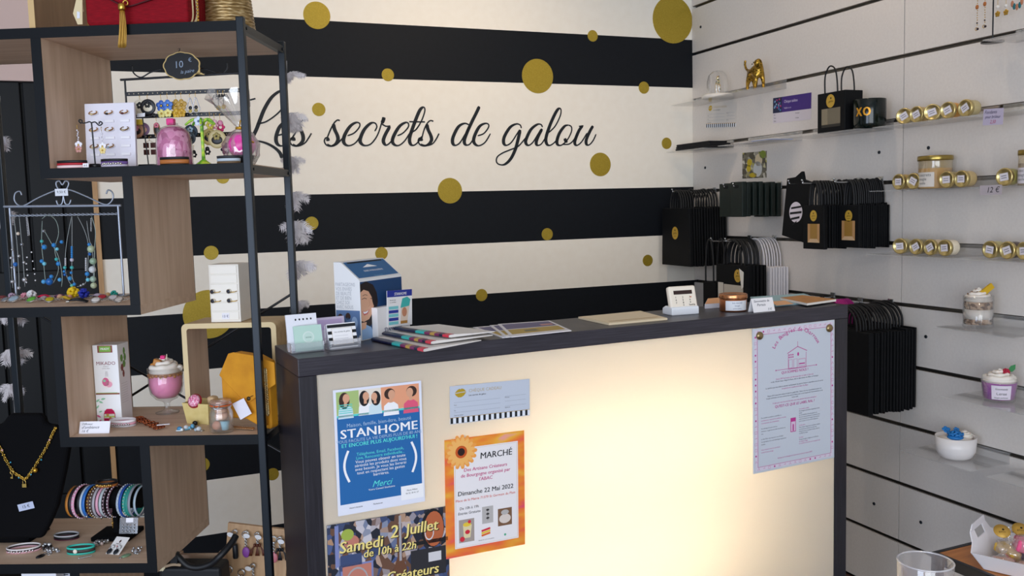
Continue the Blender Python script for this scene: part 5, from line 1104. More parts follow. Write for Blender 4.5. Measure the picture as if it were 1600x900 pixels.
for (x, y, r1, a) in ((.08, .7, .1, .6), (.2, .72, .1, -.4), (.06, .78, .09, .9), (.16, .84, .08, .3), (.08, .9, .1, -.5), (.3, .68, .1, .2), (.12, .96, .08, .8)):
    b.flat([(X(x)+X(r1)*(math.cos(a)*c_-math.sin(a)*s_), Y(y)+X(r1)*(math.sin(a)*c_+math.cos(a)*s_)) for c_, s_ in ((-1, 0), (-.3, .4), (.5, .3), (1, 0), (.5, -.3), (-.3, -.4))], .0001, FB, 5 if y < .85 else 3)
b.obj('front_print', [mat('#8a4a3c', .5), mat('#7fb04a', .5), mat('#f0e4e0', .5), mat('#d4608c', .5), mat('#e9a0b4', .5), mat('#8fc4a0', .5)], t)
b = B(); b.txt('MIKADO', bhei*.062, X(.5), Y(.25), .0002, 0, M=FB, sx=1.02); b.txt('ambiance', bhei*.02, X(.5), Y(.275), .0002, 1, M=FB); b.txt('parfum figue', bhei*.02, X(.5), Y(.3), .0002, 1, M=FB); b.txt('PRADY', bhei*.035, X(.5), Y(.06), .0003, 2, M=FB, bold=.02)
for k in range(5): b.line([(X(.47+.02*k), Y(.33)), (X(.44+.03*k), Y(.4))], .0003, .0002, 1, FB)
b.obj('lettering', [mat('#8a3a4a', .5), mat('#a89a98', .5), WH], t)
b = B(); bo = [(-.2, .0), (.2, 0), (.23, .03), (.23, .12), (.18, .16), (.1, .185), (-.1, .185), (-.18, .16), (-.23, .12), (-.23, .03)]
b.prism([(X(.52+x), bhei*.008+y*bhei) for x, y in bo], .0001, .0008, FB); bw_ = b.obj('bottle_window', mat('#c0174e', .25), t)
b = B(); b.rect(X(.52-.21), bhei*.075, X(.52+.21), bhei*.13, .001, 0, FB); b.rect(X(.52-.21), bhei*.09, X(.52+.21), bhei*.102, .0011, 1, FB); b.ell(X(.45), bhei*.118, X(.06), X(.05), .0012, 2, FB); b.ell(X(.55), bhei*.082, X(.05), X(.04), .0012, 2, FB); b.rect(X(.52-.2), bhei*.165, X(.52+.2), bhei*.17, .001, 3, FB); b.obj('bottle_label', [mat('#d9d4c4', .5), mat('#a9c62e', .5), mat('#c08a4a', .5), mat('#7a1c3c', .4)], bw_)
RS = Matrix(((0, 0, 1, bwid/2+.0003), (1, 0, 0, 0), (0, 1, 0, 0), (0, 0, 0, 1)))
b = B()
for y, z, r, m_ in ((.3, .82, .16, 0), (.5, .74, .17, 0), (.3, .7, .15, 1), (.6, .82, .14, 0), (.4, .62, .12, 1), (.55, .9, .12, 0)): b.flat([(bdep*y+bdep*r*math.cos(a*1.05)*.8, bhei*z+bhei*.05*math.sin(a*1.05)) for a in range(6)], .0001+.00004*m_, RS, m_)
for k in range(9): b.line([(bdep*.12, bhei*(.5-.03*k)), (bdep*.7, bhei*(.5-.03*k))], .0005, .0002, 2, RS)
b.obj('side_print', [mat('#6f9a4c', .6), mat('#8a4a44', .6), mat('#b5b1b2', .6)], t)
p = shp(-.411+.004+.034, .030, LV[3]+.0003); t = thing('price_card', 'white handwritten price card leaning in front of the tall fragrance box', 'price card', p, (0, 0, SYAW+.02))
cwid = .066; b = B(); b.box((-cwid/2, 0, 0), (cwid/2, .0008, .026), RX(-.35)); b.obj('card', mat('#eceaf2', .6), t)
FM = T(0, -.0002, 0) @ RX(-.35) @ FACE; b = B()
for s_, y, z in (('Diffuseur', .0185, .0062), ("d'ambiance", .0108, .0085), ('16 €', .003, .008)): b.txt(s_, z, -.028, y, .0002, 0, 'LEFT', M=FM, shear=.3)
b.obj('handwriting', mat('#474a58', .6), t)
p = on_shelf(3, 187, 668); bracelet('pink and white layered bracelet on the fourth board by the price card', p+SN*.016, SYAW, .029, [(.0045, '#c9c4c8', 'silver_band'), (.005, '#e3a3b4', 'pink_band'), (.006, '#ece6ea', 'white_band')], None, .62, '#c9c9cc')
# copper chain bracelet
a, c = local(on_shelf(3, 214, 656)), local(on_shelf(3, 250, 671))
t = thing('bracelet', 'copper link chain bracelet lying in the middle of the fourth board', 'bracelet', shp(a[0], a[1], LV[3]+.0004), SYAW)
b = B(); N = 13
for row in (-1, 0, 1):
    for k in range(N): f = k/(N-1); b.torus(.0042, .0014, 10, 6, T((c[0]-a[0])*f+row*.004, (c[1]-a[1])*f+row*.006, .0042) @ RZ(.5*k) @ RX(.9 if k % 2 else .3))
b.obj('chain', mat('#a85c38', .25, .95), t)
b = B(); b.box((-.013, -.004, 0), (.013, .004, .001), T(c[0]-a[0]+.006, c[1]-a[1]+.004, .009) @ RZ(.35)); b.obj('paper_tag', PAPER, t)
# whipped dessert candle in a goblet
p = on_shelf(3, 262, 645); t = thing('goblet_candle', 'pink dessert candle with whipped cream top in a stemmed glass', 'candle', p, SYAW)
gs = (SHL(286, 600, .1)[0]-SHL(231, 600, .1)[0])/2
k_ = gs/.036
P_ = lambda pr: [(r*k_, z*k_) for r, z in pr]
b = B(); b.lathe(P_([(.001, 0), (.024, 0), (.0245, .002), (.012, .005), (.0062, .009), (.0055, .02), (.009, .025), (.022, .031), (.032, .043), (.0355, .06), (.036, .098), (.0352, .0985), (.0345, .098), (.034, .06), (.03, .045), (.02, .034), (.001, .031)]), 36); b.obj('glass_goblet', GLASS, t)
b = B(); b.lathe(P_([(.001, .0325), (.019, .0345), (.029, .0455), (.0333, .06), (.0338, .082), (.001, .083)]), 32); b.obj('pink_wax', mat('#f08fbc', .4, subs=.1), t)
b = B()
for k in range(22): a_ = 2*PI*k/22; b.ball((.0318*k_*math.cos(a_), .0318*k_*math.sin(a_), (.083+.002*math.sin(k*2.1))*k_), .0045*k_, (1, 1, .85), 8)
b.lathe(P_([(.001, .081), (.031, .0815), (.0315, .088), (.001, .089)]), 24); b.obj('caramel_layer', noisy('caramel_wax', [(.3, '#8a4f1c'), (.7, '#b9762e')], (1, 1, 1), 60, .4), t)
def cream(b, r, z0, h, k=1, seed=0, turns=3.2):
    rd = random.Random(seed)
    b.lathe([(r*.98, z0), (r, z0+h*.12), (r*.75, z0+h*.4), (r*.35, z0+h*.65), (.0006, z0+h*.75)], 24)
    N = int(40*turns)
    b.tube([((r*.93*(1-i/N)**.8)*math.cos(i*turns*2*PI/N), (r*.93*(1-i/N)**.8)*math.sin(i*turns*2*PI/N), z0+h*.2+h*.75*(i/N)) for i in range(N+1)], lambda q: r*.2*(1-.55*q)*(1+.18*math.sin(q*110)), 8, sub=1)
CREAM = mat('#efe6dc', .55, subs=.1)
b = B(); cream(b, .0325*k_, .088*k_, .034*k_); b.obj('whipped_cream', CREAM, t)
b = B(); b.cbox((0, 0, 0), (.015*k_, .012*k_, .012*k_), T(-.010*k_, -.012*k_, .112*k_) @ RY(.3)); b.cbox((0, 0, 0), (.012*k_, .012*k_, .010*k_), T(-.019*k_, -.008*k_, .105*k_) @ RY(-.3)); b.obj('caramel_cube', mat('#b9792c', .35), t, bevel=.002)
b = B(); b.cbox((0, -.006*k_, .121*k_), (.010*k_, .009*k_, .008*k_)); b.obj('pink_sugar', mat('#e0207c', .4), t, bevel=.002)
b = B(); b.cyl((.007*k_, -.004*k_, .105*k_), (.0075*k_, -.004*k_, .127*k_), .0011, 6); b.obj('wick', mat('#e6dcc6', .7), t)
# beige ring box with a ring in it
GY = SYAW-.30; p = shp(sx(307, 640, .10), .098, LV[3]+.0003); t = thing('gift_box', 'open beige cardboard gift box beside the stemmed glass candle', 'box', p, GY)
bw2, bd2, bh2 = .064, .050, .047
b = B(); q = .0018; TR = lambda z, e: [(-bw2/2-e, -e, z), (bw2/2+e, -e, z), (bw2/2+e, bd2+e, z), (-bw2/2-e, bd2+e, z)]
V = TR(0, -.003)+TR(bh2, .003)+TR(bh2, .003-q)+TR(.003, -.003-q)
F_ = [(3, 2, 1, 0), (12, 13, 14, 15)]
for j in range(3):
    for i in range(4): k = (i+1) % 4; F_.append((j*4+i, j*4+k, (j+1)*4+k, (j+1)*4+i))
b.add(V, F_); b.obj('carton', noisy('beige_card', [(.3, '#cdb672'), (.7, '#d8c384')], (1, 1, 1), 60, .7), t)
b = B(); b.box((-bw2/2+.004, .006, .004), (bw2/2-.004, bd2-.004, .034)); b.obj('cushion', mat('#d2bf94', .8), t, bevel=.006)
b = B(); b.box((.010, .022, .03), (.029, .044, .058)); b.obj('satin_lining', mat('#cfae84', .6), t, bevel=.006)
g = thing('ring', 'ring with a big pink sparkling round stone in the open beige box', 'ring', p+RZ(GY) @ Vector((-.004, .004, .051)), SYAW-.1)
b = B(); b.lathe([(.0155, 0), (.0165, .003), (.014, .006)], 24, RX(1.15)); b.obj('setting', mat('#b02030', .3, .3), g)
b = B(); b.lathe([(.0145, .0055), (.012, .009), (.006, .011), (.0003, .0115)], 24, RX(1.15)); b.obj('stone', noisy('pink_glitter', [(.3, '#c0306c'), (.5, '#e08aa8'), (.7, '#f6e4ea')], (1, 1, 1), 300, .3, 0, 2), g)
b = B(); b.torus(.009, .0012, 18, 6, T(0, .003, -.008) @ RY(PI/2)); b.obj('band', mat('#c9a46a', .3, .8), g)
# small charms
for i, (u, v, c1, c2, lb) in enumerate([(281, 674, '#3f7fa8', '#d9e4ea', 'blue and white enamel charm at the front of the fourth board'), (291, 672, '#c9cdd2', '#6fb0c8', 'silver and pale blue charm bead beside the blue charm'), (301, 670, '#5fa0c4', '#3a5a7a', 'sky blue charm with silver ring near the beige box'), (305, 665, '#14161c', '#c9a44a', 'black and gold bead charm in front of the beige box'), (311, 674, '#bfc4c8', '#9fb0bc', 'silver hoop charm left of the clamp jar')]):
    p = on_shelf(3, u, v); b = B(); b.ball((0, 0, .0055), .0052, (1.2, .9, 1), 10, 0); b.ball((.006, -.003, .004), .0035, n=8, mi=1); b.torus(.005, .0007, 14, 5, T(-.005, .003, .001), 2); b.cyl((-.006, -.004, .002), (.006, -.006, .0025), .0013, 6, mi=1)
    o = b.obj('jewellery_charm', [mat(c1, .3), mat(c2, .3), SILVER], None, p, (0, 0, SYAW+i)); tag(o, lb, 'charm', 'charms in front of the beige box')
# clamp jar
p = shp(sx(347, 665, .029), .028, LV[3]+.0003); t = thing('clamp_jar', 'small clamp lid glass jar with pastel soaps and orange seal', 'jar', p, SYAW)
jr = (SHL(369, 650, .03)[0]-SHL(333, 650, .03)[0])/2; jh = .069
b = B(); b.shell([(.0005, .0005), (jr*.9, .0005), (jr, .003), (jr, jh*.55), (jr*.93, jh*.65), (jr*.8, jh*.74), (jr*.8, jh*.8), (jr*.86, jh*.81), (jr*.86, jh*.835), (jr*.76, jh*.835), (jr*.76, jh*.73), (jr*.9, jh*.62), (jr*.94, .006), (.0005, .004)], 32); b.obj('glass_body', GLASS, t)
b = B(); b.lathe([(jr*.82, jh*.87), (jr*.88, jh*.885), (jr*.88, jh*.97), (jr*.84, jh), (.0005, jh)], 32); b.obj('glass_lid', clear('pinkish_glass', '#d8a894', .3, .08), t)
b = B(); b.lathe([(jr*.87, jh*.837), (jr*.93, jh*.85), (jr*.87, jh*.868)], 32); b.obj('rubber_seal', mat('#d8622c', .5), t)
b = B(); b.torus(jr*.84, .0009, 32, 6, T(0, 0, jh*.79)); b.torus(jr*.9, .0009, 32, 6, T(0, 0, jh*.9)); b.tube([(-.006, -jr*.9, jh*.9), (-.005, -jr*1.1, jh*.83), (0, -jr*1.12, jh*.79), (.005, -jr*1.1, jh*.83), (.006, -jr*.9, jh*.9)], .0009, 6); b.obj('wire_clamp', SILVER, t)
for lb, nm, f, c in (('peach round soap low in the clamp jar', 'soap', lambda b: b.ball((-.0085, -.007, .0155), .0095, n=16), '#dca084'), ('pale blue cup shaped soap in the clamp jar', 'soap', lambda b: b.lathe([(.007, .006), (.0095, .024), (.0005, .024)], 18, T(.009, -.005, 0)), '#9fcbd8'), ('cream soap on top in the clamp jar', 'soap', lambda b: b.lathe([(.012, .028), (.014, .034), (.012, .040), (.0005, .041)], 20), '#d9a988'), ('beige disc soap just under the jar lid', 'soap', lambda b: b.lathe([(.0125, .0425), (.0135, .046), (.012, .050), (.0005, .0505)], 20), '#c9946c')):
    b = B(); f(b); tag(b.obj(nm, mat(c, .6, subs=.1), None, p, (0, 0, SYAW)), lb, 'soap', 'soaps in the clamp jar')
# tan box frame with drawer chest on it
BO = .165; x0 = sx(286, 560, BO); x1 = sx(438, 560, BO); zt_ = sz(360, 505, BO)-LV[3]; bwt = x1-x0; bth = .0115; fd = .118
x1 = min(x1, -.010); bwt = x1-x0
t = thing('wooden_box_frame', 'pale wooden open box frame carrying the white drawer chest', 'box frame', shp(x0, BO, LV[3]+.0006), SYAW)
def rr(x0, z0, x1, z1, r, n=5):
    P = []
    for cx_, cz_, a0 in ((x1-r, z0+r, -PI/2), (x1-r, z1-r, 0), (x0+r, z1-r, PI/2), (x0+r, z0+r, PI)):
        for k in range(n+1): a = a0+PI/2*k/n; P.append((cx_+r*math.cos(a), cz_+r*math.sin(a)))
    return P
def frame_ring(O, I, y0, y1, b, mi_in=0):
    n = len(O); V = [(x, y0, z) for x, z in O]+[(x, y1, z) for x, z in O]+[(x, y0, z) for x, z in I]+[(x, y1, z) for x, z in I]
    for i in range(n):
        k = (i+1) % n
        b.add([V[i], V[k], V[n+k], V[n+i]], [(0, 1, 2, 3)], True, mi=0); b.add([V[2*n+i], V[2*n+k], V[3*n+k], V[3*n+i]], [(3, 2, 1, 0)], True, mi=1)
        b.add([V[i], V[k], V[2*n+k], V[2*n+i]], [(3, 2, 1, 0)], mi=2); b.add([V[n+i], V[n+k], V[3*n+k], V[3*n+i]], [(0, 1, 2, 3)], mi=2)
b = B(); frame_ring(rr(0, 0, bwt, zt_, .012), rr(bth, bth, bwt-bth, zt_-bth, .006), 0, fd, b)
b.obj('frame', [noisy('beech_wood', [(.3, '#c4a274'), (.7, '#d6b98a')], (2, 12, 12), 6, .5), OAK, mat('#d9c396', .55)], t)
cx0 = sx(329, 450, BO+.02); cx1 = sx(376, 450, BO+.02); cw = cx1-cx0; chh = .131
t = thing('jewellery_chest', 'small white chest of six slim drawers with rings on it', 'jewellery box', shp(cx0, BO+.012, LV[3]+zt_+.0012), SYAW-.02)
b = B(); b.box((0, .001, 0), (cw, .07, chh)); b.obj('body', mat('#e8e2d8', .5), t, bevel=.001)
for k in range(6):
    z0 = chh*(.03+.16*k) if k else chh*.03; b = B(); b.box((.004, -.001, z0+.0012), (cw-.004, .0009, z0+chh*.16-.0012)); dr = b.obj('drawer', mat('#efe9df', .5), t, bevel=.0008)
    if k == 0:
        b2 = B(); b2.box((cw*.5-.008, -.0018, z0+.003), (cw*.5+.009, -.0011, z0+.017)); b2.obj('price_sticker', PAPER, dr); b3 = B(); b3.txt('13 €', .008, cw*.5, z0+.007, .002, 0, M=FACE); b3.obj('handwriting', mat('#2c3a6a', .6), dr)
i = 0
for zz in (.385, .545):
    for xx in (.12, .66):
        g = thing('ring', ['silver ring with dark stone on the lower left of the white chest', 'gold ring with dark stone on the lower right of the white chest', 'silver ring with dark stone on the upper left of the white chest', 'gold ring with dark stone on the upper right of the white chest'][i], 'ring', shp(cx0+cw*xx, BO+.012-.0035, LV[3]+zt_+chh*zz), SYAW, 'rings on the white drawer chest'); i += 1
        b = B(); b.torus(.0085, .001, 20, 6, T(.009, .001, 0) @ RX(.35), sy=.55); b.obj('band', GOLD, g)
        b = B(); b.lathe([(.0055, 0), (.0055, .002), (.004, .003)], 16, RX(PI/2), 1); b.lathe([(.004, .003), (.002, .0042), (.0002, .0044)], 16, RX(PI/2), 0); b.obj('stone', [mat('#171b30', .2), mat('#d9d4c9', .25, .8)], g)
# mustard clutch bag
MUS = noisy('mustard_suede', [(.3, '#c07d0c'), (.7, '#d69318')], (1, 1, 1), 25, .75)
zb1 = LV[3]+.0006
BYAW = SYAW-.32; BXD = Vector((math.cos(BYAW), math.sin(BYAW), 0)); BND = Vector((-math.sin(BYAW), math.cos(BYAW), 0)); BP0 = SH(345, 610, .073); OFB = 0; dpt = .026
def cl(u, v, off): h = on_plane(u, v, BP0+BND*off, BND); return (h-BP0).dot(BXD), h.z-zb1
t = thing('clutch_bag', 'mustard yellow envelope clutch bag with a gold chain at the end of the fourth board', 'handbag', (BP0.x, BP0.y, zb1), BYAW)
poly = [cl(*p, OFB) for p in ((345, 586), (359, 553), (366, 551), (400, 556), (436, 567), (446, 576), (449, 590), (443, 640), (434, 668), (422, 671), (408, 668), (385, 655), (352, 652), (347, 620))]
zmin = min(z for x, z in poly); xe = (shp(-.006, .06, 0)-BP0).dot(BXD); XM = ((CL-BP0-BND*dpt).dot(CX)-.004)/BXD.dot(CX); poly = [(min(x, XM), z) for x, z in poly]; poly = [(x, max(.0, z) if x < xe else z) for x, z in poly]
b = B(); b.prism(poly, -dpt, 0, FACE); b.obj('bag_body', MUS, t, bevel=.007, segs=3)
flp = [cl(*p, OFB) for p in ((344, 586), (358, 552), (366, 550), (400, 555.5), (430, 566), (432, 600), (393, 627), (388, 628), (380, 624))]
b = B(); b.prism(flp, .0008, .0045, FACE); b.obj('flap', MUS, t, bevel=.0018)
bk = cl(391, 622, OFB); b = B(); b.lathe([(.0045, 0), (.0045, .002), (.002, .003)], 14, T(bk[0], -.0046, bk[1]) @ RX(PI/2)); b.tube([(bk[0], -.006, bk[1]), (bk[0]+.007, -.007, bk[1]+.005), (bk[0]+.012, -.006, bk[1]+.007)], .0007, 5); b.obj('snap_button', mat('#3a2a10', .4), t)
gx = cl(436, 600, OFB)[0]
b = B()
for k, (dx, m_) in enumerate(((0, 0), (.005, 0), (.010, 0))):
    P_2 = [(min(cl(u, v, OFB)[0], XM-.018), cl(u, v, OFB)[1]) for u, v in ((433, 576), (428, 600), (424, 630), (428, 664))]
    b.tube([(x+dx, -.0018-.001*k, z) for x, z in P_2], .0022, 6)
b.obj('gusset_fold', mat('#b07008', .8), t)
b = B(); pc = [(min(cl(*p, OFB)[0], XM-.003), cl(*p, OFB)[1]) for p in ((438, 578), (441, 590), (441, 610), (444, 635), (447, 648))]
pts = smooth_path([(x, -.007, z) for x, z in pc], 7)
for k, q in enumerate(pts): b.torus(.0026, .0009, 8, 5, T(*q) @ RY(PI/2 if k % 2 else 0) @ RX(PI/2), sy=1.3)
b.obj('chain', mat('#d6bf8c', .25, .9), t)
b = B(); pc = [cl(*p, OFB) for p in ((368, 655), (378, 660), (392, 661), (400, 663))]
for k, q in enumerate(smooth_path([(x, -.010, .0035) for x, z in pc], 8)): b.torus(.0026, .0009, 8, 5, T(*q) @ RX(.5 if k % 2 else 0), sy=1.3)
b.obj('chain', mat('#b9926c', .25, .9), t)
tg = [cl(*p, OFB-.012) for p in ((363, 631), (381, 622), (393.5, 646), (376, 656))]
b = B(); b.prism(tg, .0, .0006, T(0, -.012, 0) @ FACE); b.obj('price_tag', mat('#e6e3ee', .6), t)

# ---- fifth board
# black bust with its necklace
BOF = .115
def bq(u, v): x, z = SHL(u, v, BOF); return x, z-LV[4]
P = [bq(*q) for q in ((14, 650), (20, 646), (66, 646), (71, 652), (74, 662), (88, 664), (104, 675), (111, 692), (104, 735), (92, 790), (80, 818), (68, 840), (-60, 842), (-85, 800), (-100, 730), (-105, 690), (-90, 668), (5, 662))]
P = [(max(x, -.672), max(z, .002)) for x, z in P]
t = thing('necklace_bust', 'black velvet necklace bust at the left of the fifth board', 'necklace bust', shp(0, BOF, LV[4]+.0005), SYAW)
b = B(); b.prism(P, -.012, .010, FACE); b.obj('velvet_board', VELVET, t, bevel=.008, segs=3)
b = B(); cxb = (bq(-60, 800)[0]+bq(68, 800)[0])/2; b.prism([(0, 0), (.085, 0), (0, .16)], cxb-.05, cxb+.05, T(0, .012, 0) @ Matrix(((0, 0, 1, 0), (1, 0, 0, 0), (0, 1, 0, 0), (0, 0, 0, 1)))); b.obj('easel_foot', VELVET, t)
def nb(u, v, y=-.0145): x, z = SHL(u, v, BOF-.012); return (x, y, z-LV[4])
t = thing('necklace', 'gold chain necklace with lock and key charms on the black bust', 'necklace', shp(0, BOF, LV[4]+.0005), SYAW)
b = B(); pts = smooth_path([nb(*q) for q in ((-45, 664), (-25, 668), (-10, 682), (0, 697), (10, 718), (22, 737), (32, 744), (40.5, 748), (50, 737), (62, 718), (74, 698), (82, 680), (88, 668))], 9)
for k, q in enumerate(pts): b.torus(.0022, .0008, 8, 5, T(*q) @ RY(k*.9) @ RX(PI/2 if k % 2 else .4), sy=1.4)
b.obj('chain', mat('#c9a44a', .28, .9), t)
b = B(); q = nb(40, 756, -.0165); b.cbox((q[0], q[1], q[2]-.003), (.0095, .0025, .008)); b.tube([(q[0]-.003, q[1], q[2]+.001), (q[0]-.003, q[1], q[2]+.007), (q[0], q[1], q[2]+.0095), (q[0]+.003, q[1], q[2]+.007), (q[0]+.003, q[1], q[2]+.001)], .0009, 6); b.obj('lock_charm', mat('#d2b060', .28, .9), t)
b = B(); q = nb(21, 741, -.0165); b.torus(.004, .001, 14, 6, T(q[0], q[1], q[2]+.005) @ RX(PI/2)); b.cyl((q[0], q[1], q[2]+.001), (q[0], q[1], q[2]-.009), .001, 6); b.cbox((q[0]-.002, q[1], q[2]-.007), (.004, .0015, .0035)); b.obj('key_charm', mat('#d2b060', .28, .9), t)
b = B(); q = nb(57.5, 734, -.0175); b.ball(q, .0056, n=14); b.obj('ball_charm', mat('#d2a038', .25, .8), t)
b = B()
for u, v in ((18, 722), (31, 746), (50, 741), (66, 718)): b.ball(nb(u, v, -.0155), .0019, n=8)
b.obj('turquoise_bead', mat('#3f9fc0', .3), t)
b = B()
for u, v in ((5, 703), (79, 687)): b.ball(nb(u, v, -.0155), .0026, n=8)
b.obj('pink_bead', mat('#d9a89a', .3), t)
p = shp(sx(41, 791, BOF-.012), BOF-.0125, sz(41, 791, BOF-.012)); t = thing('price_card', 'pale blue price card on the chest of the black bust', 'price card', p, (0, -.22, SYAW))
b = B(); b.box((-.0185, -.0008, -.008), (.0185, 0, .008)); b.obj('card', mat('#b7bfd8', .6), t); b = B(); b.txt('15 €', .010, 0, -.003, .001, 0, M=FACE); b.obj('handwriting', INK, t)
# bracelet bar
BB = .165; ya = BB
xL, xR = sx(112, 775, BB), min(sx(221, 770, BB), -.268); zc = sz(165, 778, BB)-LV[4]
t = thing('bracelet_stand', 'black velvet T shaped bracelet stand on the fifth board', 'bracelet stand', shp(0, BB, LV[4]+.0005), SYAW)
b = B(); b.cyl((xL+.004, 0, zc), (xR, 0, zc), .024, 24); b.obj('padded_bar', VELVET, t)
xp = sx(182.5, 810, BB); b = B(); b.box((xp-.0055, -.008, .008), (xp+.0055, .008, zc-.018)); b.obj('pole', VELVET, t)
b = B(); b.box((xp-.045, -.038, 0), (min(xp+.045, -.266), .038, .010)); b.obj('base', VELVET, t, bevel=.002)
G3 = 'bracelets on the black stand'
brs = [(111, '#b9762c', .0032, 'orange leather bracelet at the left end of the black stand'), (116, '#15151a', .0036, 'black bracelet second from the left on the stand'), (122, '#d99ab4', .004, 'pink beaded bracelet on the left of the stand', '#e9e0ea'), (129, '#17171c', .003, 'black cord bracelet right of the pink beaded one'), (133, '#b9c6d2', .0026, 'pale grey bracelet left of the bright blue one'),
       (138, '#2a6ab8', .004, 'bright blue bracelet with knot on the stand'), (144, '#5a3420', .004, 'brown leather bracelet with gold bead', '#c9a44a'), (149, '#4a3a34', .0034, 'bracelet with white studs left of the silver one', '#e6e2dc'), (153.5, '#a9a5ac', .003, 'silver grey bracelet in the middle of the stand'), (158, '#d9a0b4', .0034, 'pale pink bracelet in the middle of the stand'),
       (164, '#b4bcc0', .0034, 'light grey bracelet right of the pink one'), (169.5, '#3a2a30', .003, 'dark bracelet with pink studs', '#d8c0cc'), (174.5, '#6a4a58', .003, 'mauve bracelet with white studs', '#e9e4ea'), (190.5, '#aebccc', .0028, 'white and blue bracelet with a star charm', '#c9d0da'), (195, '#2450a0', .0032, 'blue bracelet right of the star one'),
       (200, '#2f9a8a', .0036, 'turquoise bracelet with silver studs, left one', '#b9c4b8'), (204, '#2a8a80', .0034, 'darker turquoise bracelet right of the studded turquoise one'), (209, '#8b8f9a', .0032, 'steel grey bracelet near the right end of the stand'), (217, '#a4b4c0', .0028, 'pale bracelet at the right end beside the upright')]
for i, e in enumerate(brs):
    u, c, wd, lb = e[:4]; x = min(sx(u, 778, BB-.02), -.2695-wd); g = thing('bracelet', lb, 'bracelet', shp(x, BB, LV[4]+zc+.0005-.0075), (0, 0, SYAW), G3)
    R = .0345+.0012*(i % 3); tl = .22+.02*((i*5) % 4)
    M_ = RZ(-tl*.5) @ RY(PI/2)
    wd *= 1.2; b = B(); b.shell([(R, -wd*.8), (R+.0012, -wd*.8), (R+.0012, wd*.8), (R, wd*.8), (R, -wd*.8)], 36, M_); b.obj('band', mat(c, .5), g)
    if len(e) > 4:
        b = B()
        for k in range(30): a = 2*PI*k/30; b.ball((M_ @ Vector(((R+.0016)*math.cos(a), (R+.0016)*math.sin(a), 0)))[:], .0017, n=6)
        b.obj('stud', mat(e[4], .3, .3), g)
for i, (u, v, L, lb) in enumerate([(135, 800, .018, 'silver pendant hanging under the pink beaded bracelet'), (158, 803, .014, 'small clasp charm under the middle of the stand'), (175, 805, .03, 'long clasp chain hanging left of the stand pole')]):
    x = sx(u, v, BB-.03); z = sz(u, v, BB-.03); b = B(); b.cyl((0, 0, 0), (0, 0, -L*.5), .0008, 6); b.ball((0, 0, -L*.6), .0028, n=8); b.cyl((0, 0, -L*.6), (0, 0, -L), .0018, 6, .0006)
    tag(b.obj('clasp_charm', SILVER if i != 2 else mat('#b9924a', .3, .8), None, shp(x, BB-.03, z), (0, 0, SYAW)), lb, 'charm', 'clasps under the bracelet stand')
bracelet('orange and black layered bracelet lying on top of the black stand', shp(sx(164, 745, BB-.01), BB-.004, LV[4]+zc+.0365-.0075+.002), SYAW, .0245, [(.0055, '#a8622c', 'orange_band'), (.002, '#2a1c14', 'dark_band'), (.004, '#101014', 'black_band')], None, .75, '#d8b060')
# price cards behind the bracelets
for i, (u0, v0, u1, v1, lb) in enumerate([(195, 786, 219, 808, 'white price card hanging behind the bracelet stand'), (186, 810, 213, 834, 'small clear card with jewellery leaning on the stand base')]):
    off = BB+.045 if i == 0 else BB-.045; x0, z0 = SHL(u0, v1, off); x1, z1 = SHL(u1, v0, off); x1 = min(x1, -.267)
    t = thing('earring_card' if i else 'price_card', lb, 'card', shp(x0, off, max(z0, LV[4]+.0125)), (-.25 if i else 0, 0, SYAW))
    b = B(); b.box((0, 0, 0), (x1-x0, .001, z1-z0)); b.obj('card', PAPER if i == 0 else clear('clear_card', '#8d9098', .45, .1), t)
    if i:
        b = B()
        for k in range(12): b.ball(((x1-x0)*(.2+.2*(k % 4)), -.0015, (z1-z0)*(.15+.2*(k//4))), .002, n=6)
        b.box(((x1-x0)*.35, -.0006, (z1-z0)*.7), ((x1-x0)*.75, 0, (z1-z0)*.98), mi=1); b.obj('small_beads', [SILVER, PAPER], t)
# bracelets and trinkets lying on the fifth board
p = on_shelf(4, 25, 868); bracelet('pink and white bracelet at the left end of the fifth board under a card', p+SN*.03, SYAW+.2, .036, [(.004, '#d9a9b4', 'pink_band'), (.003, '#2a2428', 'beaded_band'), (.0035, '#e2dcdc', 'white_band')], None, .6, '#d8cfd0')
p = on_shelf(4, 37, 852); t = thing('earring_card', 'white earring card resting on the pink and white bracelet', 'card', p+SN*.03+Vector((0, 0, .0125)), (-.7, 0, SYAW-.15))
b = B(); b.box((-.019, 0, 0), (.019, .0008, .032)); b.obj('card', PAPER, t); b = B()
for k in (-1, 1): b.ball((k*.006, -.002, .008), .003, n=8)
b.obj('gold_stud', GOLD, t)
p = on_shelf(4, 97, 846); bracelet('silver and dark layered bracelet in the middle of the fifth board', p+SN*.02, SYAW, .029, [(.0025, '#5a2038', 'wine_band'), (.005, '#15151a', 'black_band'), (.004, '#b4b4b8', 'silver_band')], None, .6, None)
p = on_shelf(4, 121, 868); t = bracelet('turquoise double bracelet at the front of the fifth board', p+SN*.016, SYAW+.12, .030, [(.0045, '#2fb0a0', 'lower_turquoise_band'), (.007, '#3a3230', 'dark_lace_band'), (.0045, '#35bcab', 'upper_turquoise_band')], None, .5, None)
b = B(); b.ball((-.006, -.0165, .009), .005, (1, .5, 1), 10); b.obj('pearl', mat('#e2dccf', .3), t)
